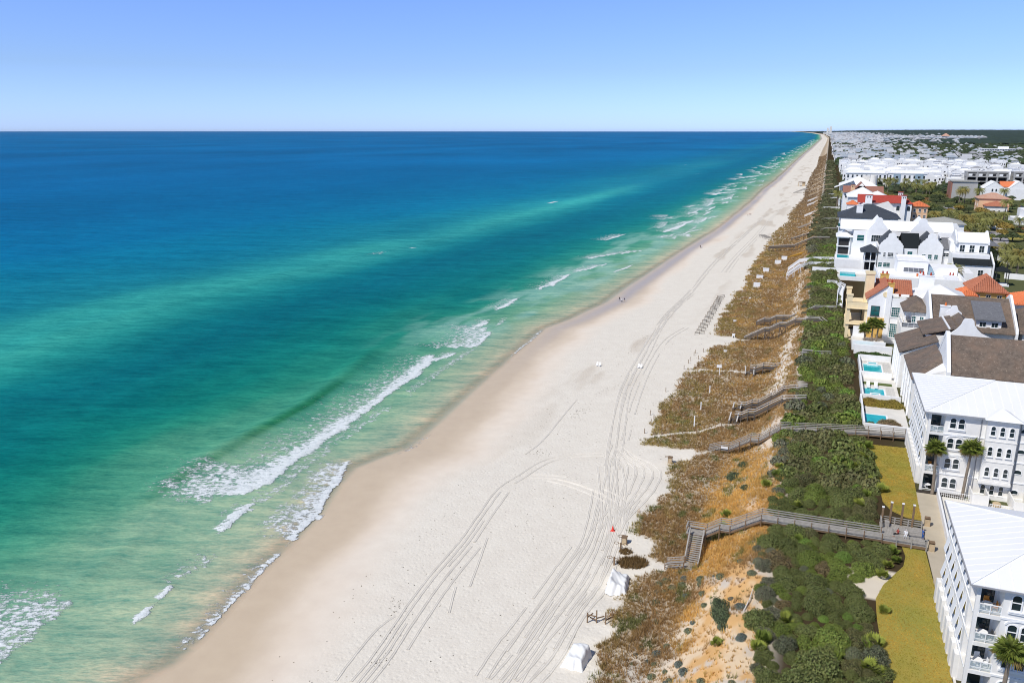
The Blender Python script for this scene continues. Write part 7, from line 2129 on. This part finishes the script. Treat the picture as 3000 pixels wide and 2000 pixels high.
# ---------------------------------------------------------------- the white town
def wins_row(b, x0, x1, y, z, n, w, h, m):
    for i in range(n):
        x = x0 + (x1 - x0) * (i + .5) / n
        b.box(x - w / 2, x + w / 2, y - .06, y + .1, z, z + h, m)
def town_proto(i):
    r_ = random.Random(900 + i)
    W, D, H = r_.uniform(11, 19), r_.uniform(9, 14), r_.choice([8.5, 10, 11.5, 13])
    b = MB()
    b.box(-W / 2, W / 2, -D / 2, D / 2, -1, H)
    for a in ((-W / 2, W / 2, -D / 2, -D / 2 + .4), (-W / 2, W / 2, D / 2 - .4, D / 2), (-W / 2, -W / 2 + .4, -D / 2 + .4, D / 2 - .4), (W / 2 - .4, W / 2, -D / 2 + .4, D / 2 - .4)): b.box(*a, H, H + .9)
    if i % 3 == 0:
        b.box(-W * .3, W * .2, -D * .2, D * .4, H, H + 3.0); b.box(-W * .35, W * .25, -D * .26, D * .46, H + 3, H + 3.3, 1)
    elif i % 3 == 1:
        b.slab_y([(-W * .3, H), (W * .3, H), (W * .3, H + 1.2), (W * .12, H + 2.6), (0, H + 4.0), (-W * .12, H + 2.6), (-W * .3, H + 1.2)], -D / 2 + .01, -D / 2 + .5)
        b.gable(-W * .28, W * .28, -D / 2 + .5, D / 2, H + .6, 2.6, 'y', .1, 1)
    else:
        b.hip(-W * .45, W * .45, -D * .45, D * .45, H + .3, 2.6, .2, 'x', 1)
    for k in range(int(H / 3.3)):
        wins_row(b, -W / 2, W / 2, -D / 2, .9 + k * 3.3, r_.choice([3, 4, 5]), r_.uniform(1.3, 2.0), 2.2, 2)
        for j in range(3): b.box(-W / 2 - .06, -W / 2 + .1, -D / 2 + D * (j + .5) / 3 - .5, -D / 2 + D * (j + .5) / 3 + .5, .9 + k * 3.3, 2.5 + k * 3.3, 2)
    b.box(W * .3, W * .3 + .8, D * .1, D * .1 + .8, H, H + 2.4)
    return b.mesh('town_house', [M['bright'], M['white_roof'] if i % 4 else ROOFS[1], M['dark']]), W, D
TOWN = [town_proto(i) for i in range(9)]
FL = {}
def lab_town(x, y):
    a = 'in the row behind the long block' if y < 960 else 'in the middle of the white town' if y < 1180 else 'at the far side of the white town'
    b = ' near the sea' if x < 70 else ' inland' if x > 150 else ''
    return a + b
k = 0
y = 918.0
while y < 1420:
    x = 17.0 + rs.uniform(0, 6)
    while x < .228 * y + 10:
        me, W, D = TOWN[rs.randrange(9)]
        if rs.random() < .86 and not (120 < x < 202 and y < 935) and not (y > 1180 and x > .16 * y and rs.random() < .6):
            o = link('town_house', me, None, (x + W / 2, y + rs.uniform(-3, 3), 10), rs.choice([0, 0, .04, -.04]), (1, 1, rs.uniform(.85, 1.15)))
            w_ = lab_town(x, y)
            tagit(o, 'white town house ' + w_, 'house', 'white town houses ' + w_)
            HOUSES.append((x, x + W, y - D / 2, y + D / 2)); k += 1
        x += W * rs.uniform(1.0, 1.2) + rs.choice([0, 0, 1, 3, 6])
    y += rs.uniform(21, 28) * (y / 918) ** .8
# white halls at the back of the white town, hotel, grey gabled seafront house
def hall(x0, x1, y, z1, lab, bays):
    t = empty('white_hall', (x0, y, 10), 0, lab, 'building')
    MB().box(x0, x1, y, y + 22, 9.6, z1).build('wall', M['white'], t); MB().box(x0 - .5, x1 + .5, y - .5, y + 22.5, z1, z1 + .6).build('roof', M['palegrey'], t)
    for u in bays: win(t, ('Y', y), x0 + (x1 - x0) * u, z1 - 3.6, 4.6, 2.2, 0, 3, 1, proud=.1, sill=False)
    for u in (.36, .46, .56, .66): win(t, ('Y', y), x0 + (x1 - x0) * u, z1 - 6.2, 1.0, 2.6, 0, 1, 1, proud=.1, sill=False)
    HOUSES.append((x0, x1, y, y + 22))
hall(190, 217, 1740, 18.5, 'plain white hall with a band of windows, left of the crane', [.8])
hall(221, 258, 1748, 19.5, 'plain white hall with two groups of windows, right of the crane', [.25, .85])
hall(352, 396, 1752, 20.5, 'white hall in front of the hotel at the right edge', [.2, .85])
t = empty('hotel', (335, 2190, 10), 0, 'long white four-storey hotel with rows of balconies, far right', 'hotel')
MB().box(335, 405, 2190, 2215, 9.6, 24).build('wall', M['bright'], t); MB().box(334, 406, 2189, 2216, 24, 25.2).build('roof', M['trim'], t); MB().box(372, 392, 2196, 2212, 25.2, 30).build('penthouse', M['bright'], t)
for k_ in range(4):
    for i in range(13): MB().box(337 + i * 5.2, 340.6 + i * 5.2, 2189.8, 2189.97, 11 + k_ * 3.4, 13.2 + k_ * 3.4).build('window', M['greyglass'], t)
HOUSES.append((333, 407, 2186, 2218))
t = empty('crane', (212, 1640, 10), 0, 'dark thin crane boom leaning above the white town', 'crane')
MB().bar((205, 1640, 34), (222, 1644, 16), .9).build('boom', M['iron'], t); MB().box(221, 225, 1642, 1646, 10, 17).build('base', M['clayred'], t)

# grey-roofed beach houses beyond
def beach_house(i):
    r_ = random.Random(70 + i)
    W, D, H = r_.uniform(11, 16), r_.uniform(10, 14), r_.uniform(6.5, 9.5)
    b = MB().box(-W / 2, W / 2, -D / 2, D / 2, -1, H)
    if i % 3: b.hip(-W / 2, W / 2, -D / 2, D / 2, H, r_.uniform(2.8, 4.2), 1.0, 'x', 1)
    else: b.gable(-W / 2, W / 2, -D / 2, D / 2, H, 3.8, 'x', .9, 1)
    b.box(-W * .1, W * .25, -D / 2 - 2, -D / 2, -1, H * .55); b.hip(-W * .1, W * .25, -D / 2 - 2, -D / 2 + 1, H * .55, 1, .4, 'x', 1)
    for k in range(int(H / 3.1)): wins_row(b, -W / 2, W / 2, -D / 2, .9 + k * 3.1, 4, 1.2, 1.7, 2)
    return b, W, D
BHS = []
WALLT = plain('tan_town_wall', (.60, .53, .44))
for i in range(8):
    b, W, D = beach_house(i)
    BHS.append((b.mesh('beach_house', [(M['white'], M['paving'], M['bright'], WALLT)[i % 4], ROOFS[(0, 1, 2, 0, 3, 0, 2, 1)[i]], M['greyglass']]), W, D, ('pale metal', 'mid-grey', 'blue-grey', 'dark brown')[(0, 1, 2, 0, 3, 0, 2, 1)[i]]))
k = 0
for _ in range(6000):
    y = 1430 * (3300 / 1430.0) ** rs.random()
    x = rs.uniform(17, .225 * y) if rs.random() < .62 else rs.uniform(17, 75 + .03 * y)
    i = rs.randrange(8)
    me, W, D, rn = BHS[i]
    if y < 2300 and x > .155 * y and rs.random() < .9: continue
    if y > 2300 and x > .11 * y and rs.random() < .85: continue
    if not clear(x, y, W * .5, 2.5): continue
    o = link('beach_house', me, None, (x, y, 10), rs.uniform(-.3, .3), (rs.uniform(.95, 1.35),) * 3)
    w_ = 'on the seafront' if x < 55 else 'among dark trees'
    d_ = 'just past the white town' if y < 1900 else 'half way to the horizon'
    tagit(o, 'white beach house under a %s roof %s, %s' % (rn, w_, d_), 'house', '%s roofed beach houses %s, %s' % (rn, w_, d_))
    HOUSES.append((x - W / 2, x + W / 2, y - D / 2, y + D / 2)); k += 1
    if k >= 285: break
# farther houses, too small to tell apart, as one mass
FH = MB()
def tiny(x, y, s):
    z = 10.0
    m = rs.choice([1, 1, 2, 3])
    FH.box(x - 6 * s, x + 6 * s, y - 5 * s, y + 5 * s, z - 1, z + 8 * s, 0)
    i = len(FH.v)
    FH.v += [(x - 7 * s, y - 6 * s, z + 8 * s), (x + 7 * s, y - 6 * s, z + 8 * s), (x + 7 * s, y + 6 * s, z + 8 * s), (x - 7 * s, y + 6 * s, z + 8 * s), (x, y, z + 12 * s)]
    for a in range(4): FH.f.append((i + a, i + (a + 1) % 4, i + 4)); FH.m.append(m)
for _ in range(1500):
    y = 3300 * (16000 / 3300.0) ** rs.random()
    if rs.random() < .55: x = 17 + abs(rs.gauss(0, .018 * y + 30))
    elif rs.random() < .6:
        y = rs.uniform(5400, 7000); x = rs.uniform(60, .155 * y)
    else: x = rs.uniform(17, .13 * y)
    tiny(x + float(shift(y)), y, rs.uniform(.9, 1.5) * (1 + y / 14000))
for _ in range(330):
    y = 1430 * (3400 / 1430.0) ** rs.random(); x = 17 + rs.random() ** 1.3 * (.19 * y - 17)
    if clear(x, y, 5): tiny(x, y, rs.uniform(.8, 1.3)); HOUSES.append((x - 6, x + 6, y - 6, y + 6))
FH.build('far_houses', [plain('cream_town_wall', (.72, .68, .62)), ROOFS[0], ROOFS[1], ROOFS[2]], None, 'stuff')
for i, (x, w_, z1) in enumerate(((-38, 22, 92), (-8, 26, 108))):
    t = empty('tower_block', (x, 10400, 10), 0, 'pale high-rise on the horizon where the beach ends, %s of two' % ('lower, left' if i == 0 else 'taller, right'), 'tower')
    MB().box(x, x + w_, 10400, 10430, 9, z1).box(x + 4, x + w_ - 4, 10402, 10428, z1, z1 + 8).build('wall', M['paving'], t)
t = empty('pink_roofed_house', (640, 5600, 10), 0, 'big house with a pinkish pyramid roof standing out in the distant town', 'house')
MB().box(640, 676, 5600, 5630, 9, 34).build('wall', M['white'], t); MB().hip(636, 680, 5596, 5634, 34, 16, 2, 'x').build('roof', M['claypale'], t)

# ---------------------------------------------------------------- woods inland
def ico_blob(seed):
    r_ = np.random.default_rng(seed)
    V, F = blob_core(1.0, 7, 5, .85, seed)
    V = V * r_.uniform(.82, 1.15, (len(V), 1))
    return V, F
BL = [ico_blob(i) for i in range(6)]
Vs, Fs, Cs, off = [], [], [], 0
HA = np.array(HOUSES)
def wood(n, y0, y1, r0, r1, wide=.245, keep=1.0):
    global off
    y = y0 * (y1 / y0) ** RNG.uniform(0, 1, n); x = RNG.uniform(18, 1, n) if False else 18 + RNG.uniform(0, 1, n) * (wide * y - 18)
    for a, b in zip(x, y):
        r = RNG.uniform(r0, r1) * (1 + b / 9000)
        hit = (HA[:, 0] - r * .55 < a) & (a < HA[:, 1] + r * .55) & (HA[:, 2] - r * .6 < b) & (b < HA[:, 3] + r * .6)
        if hit.any(): continue
        V, F = BL[RNG.integers(6)]
        an = RNG.uniform(0, 6.28); ca, sa = math.cos(an), math.sin(an)
        W = np.stack([V[:, 0] * ca - V[:, 1] * sa, V[:, 0] * sa + V[:, 1] * ca, V[:, 2]], -1) * (r, r, r * RNG.uniform(.8, 1.2))
        Vs.append(W + (a, b, 10 + r * .55 + RNG.uniform(0, 1.5))); Fs.append(F + off); off += len(V)
        c = np.array([.055, .075, .034]) * RNG.uniform(.7, 1.35) + RNG.normal(0, .004, 3)
        Cs.append(np.clip(np.tile(c, (len(V), 1)) * RNG.uniform(.8, 1.2, (len(V), 1)), .01, 1))
wood(1500, 820, 1450, 2.2, 4.2, .245)
wood(14000, 1380, 3600, 3.6, 6.5, .25)
tagit(link('woodland', np_mesh('woodland', np.concatenate(Vs), np.concatenate(Fs), M_GRASS, {'tone': ('FLOAT_COLOR', np.concatenate(Cs))}, False)), kind='stuff')
# beyond, the canopy closes into one sheet that rises to low hills
ys = 3300 * 1.011 ** np.arange(0, 262)
us = np.linspace(0, 1, 150)
Y, U = np.meshgrid(ys, us, indexing='ij')
town = np.clip(.09 * Y, 60, 900)
X = 30 + float(0) + shift(Y) + U * (.32 * Y)
d = X - shift(Y)
hgt = 7 + 9 * fbm(X / (14 + Y / 300), Y / (26 + Y / 160), 141, 4) * (1 + Y / 14000) + 52 * ss(5000, 26000, Y) * ss(.0, .10, d / Y) * (.8 + .4 * fbm(X / 2600, Y / 4200, 143, 3))
low_ = ss(.085, .02, d / Y) * .9 if False else (1 - ss(.02, .075, d / Y)) * .85
clearing = (np.exp(-((Y - 6200) / 700) ** 2) * (1 - ss(.12, .16, d / Y)))
hgt = hgt * (1 - .8 * np.clip(low_ * (1 - ss(9000, 16000, Y) * .4) + clearing * .8, 0, 1))
C = np.stack([np.full_like(X, .040), np.full_like(X, .062), np.full_like(X, .036)], -1) * (.6 + .9 * fbm(X / 30, Y / 60, 145, 4))[..., None]
me = np_mesh('far_woodland', np.stack([X, Y, 10 + hgt], -1).reshape(-1, 3), grid_faces(*X.shape)[:, ::-1], M_GRASS, {'tone': ('FLOAT_COLOR', C.reshape(-1, 3))}, False)
tagit(link('far_woodland', me), kind='stuff')

# ---------------------------------------------------------------- thin sea air over everything
hz = NT('air')
for n_ in list(hz.t.nodes):
    if n_ != hz.out: hz.t.nodes.remove(n_)
pv = hz.n('VolumePrincipled')
pv.inputs['Color'].default_value = (.80, .90, 1.0, 1)
pv.inputs['Density'].default_value = 3.5e-6
pv.inputs['Anisotropy'].default_value = .2
hz.l(pv.outputs[0], hz.out.inputs['Volume'])
tagit(MB().box(-64000, 64000, -600, 64000, -6.0, 135.0).build('haze', hz.m), kind='stuff')
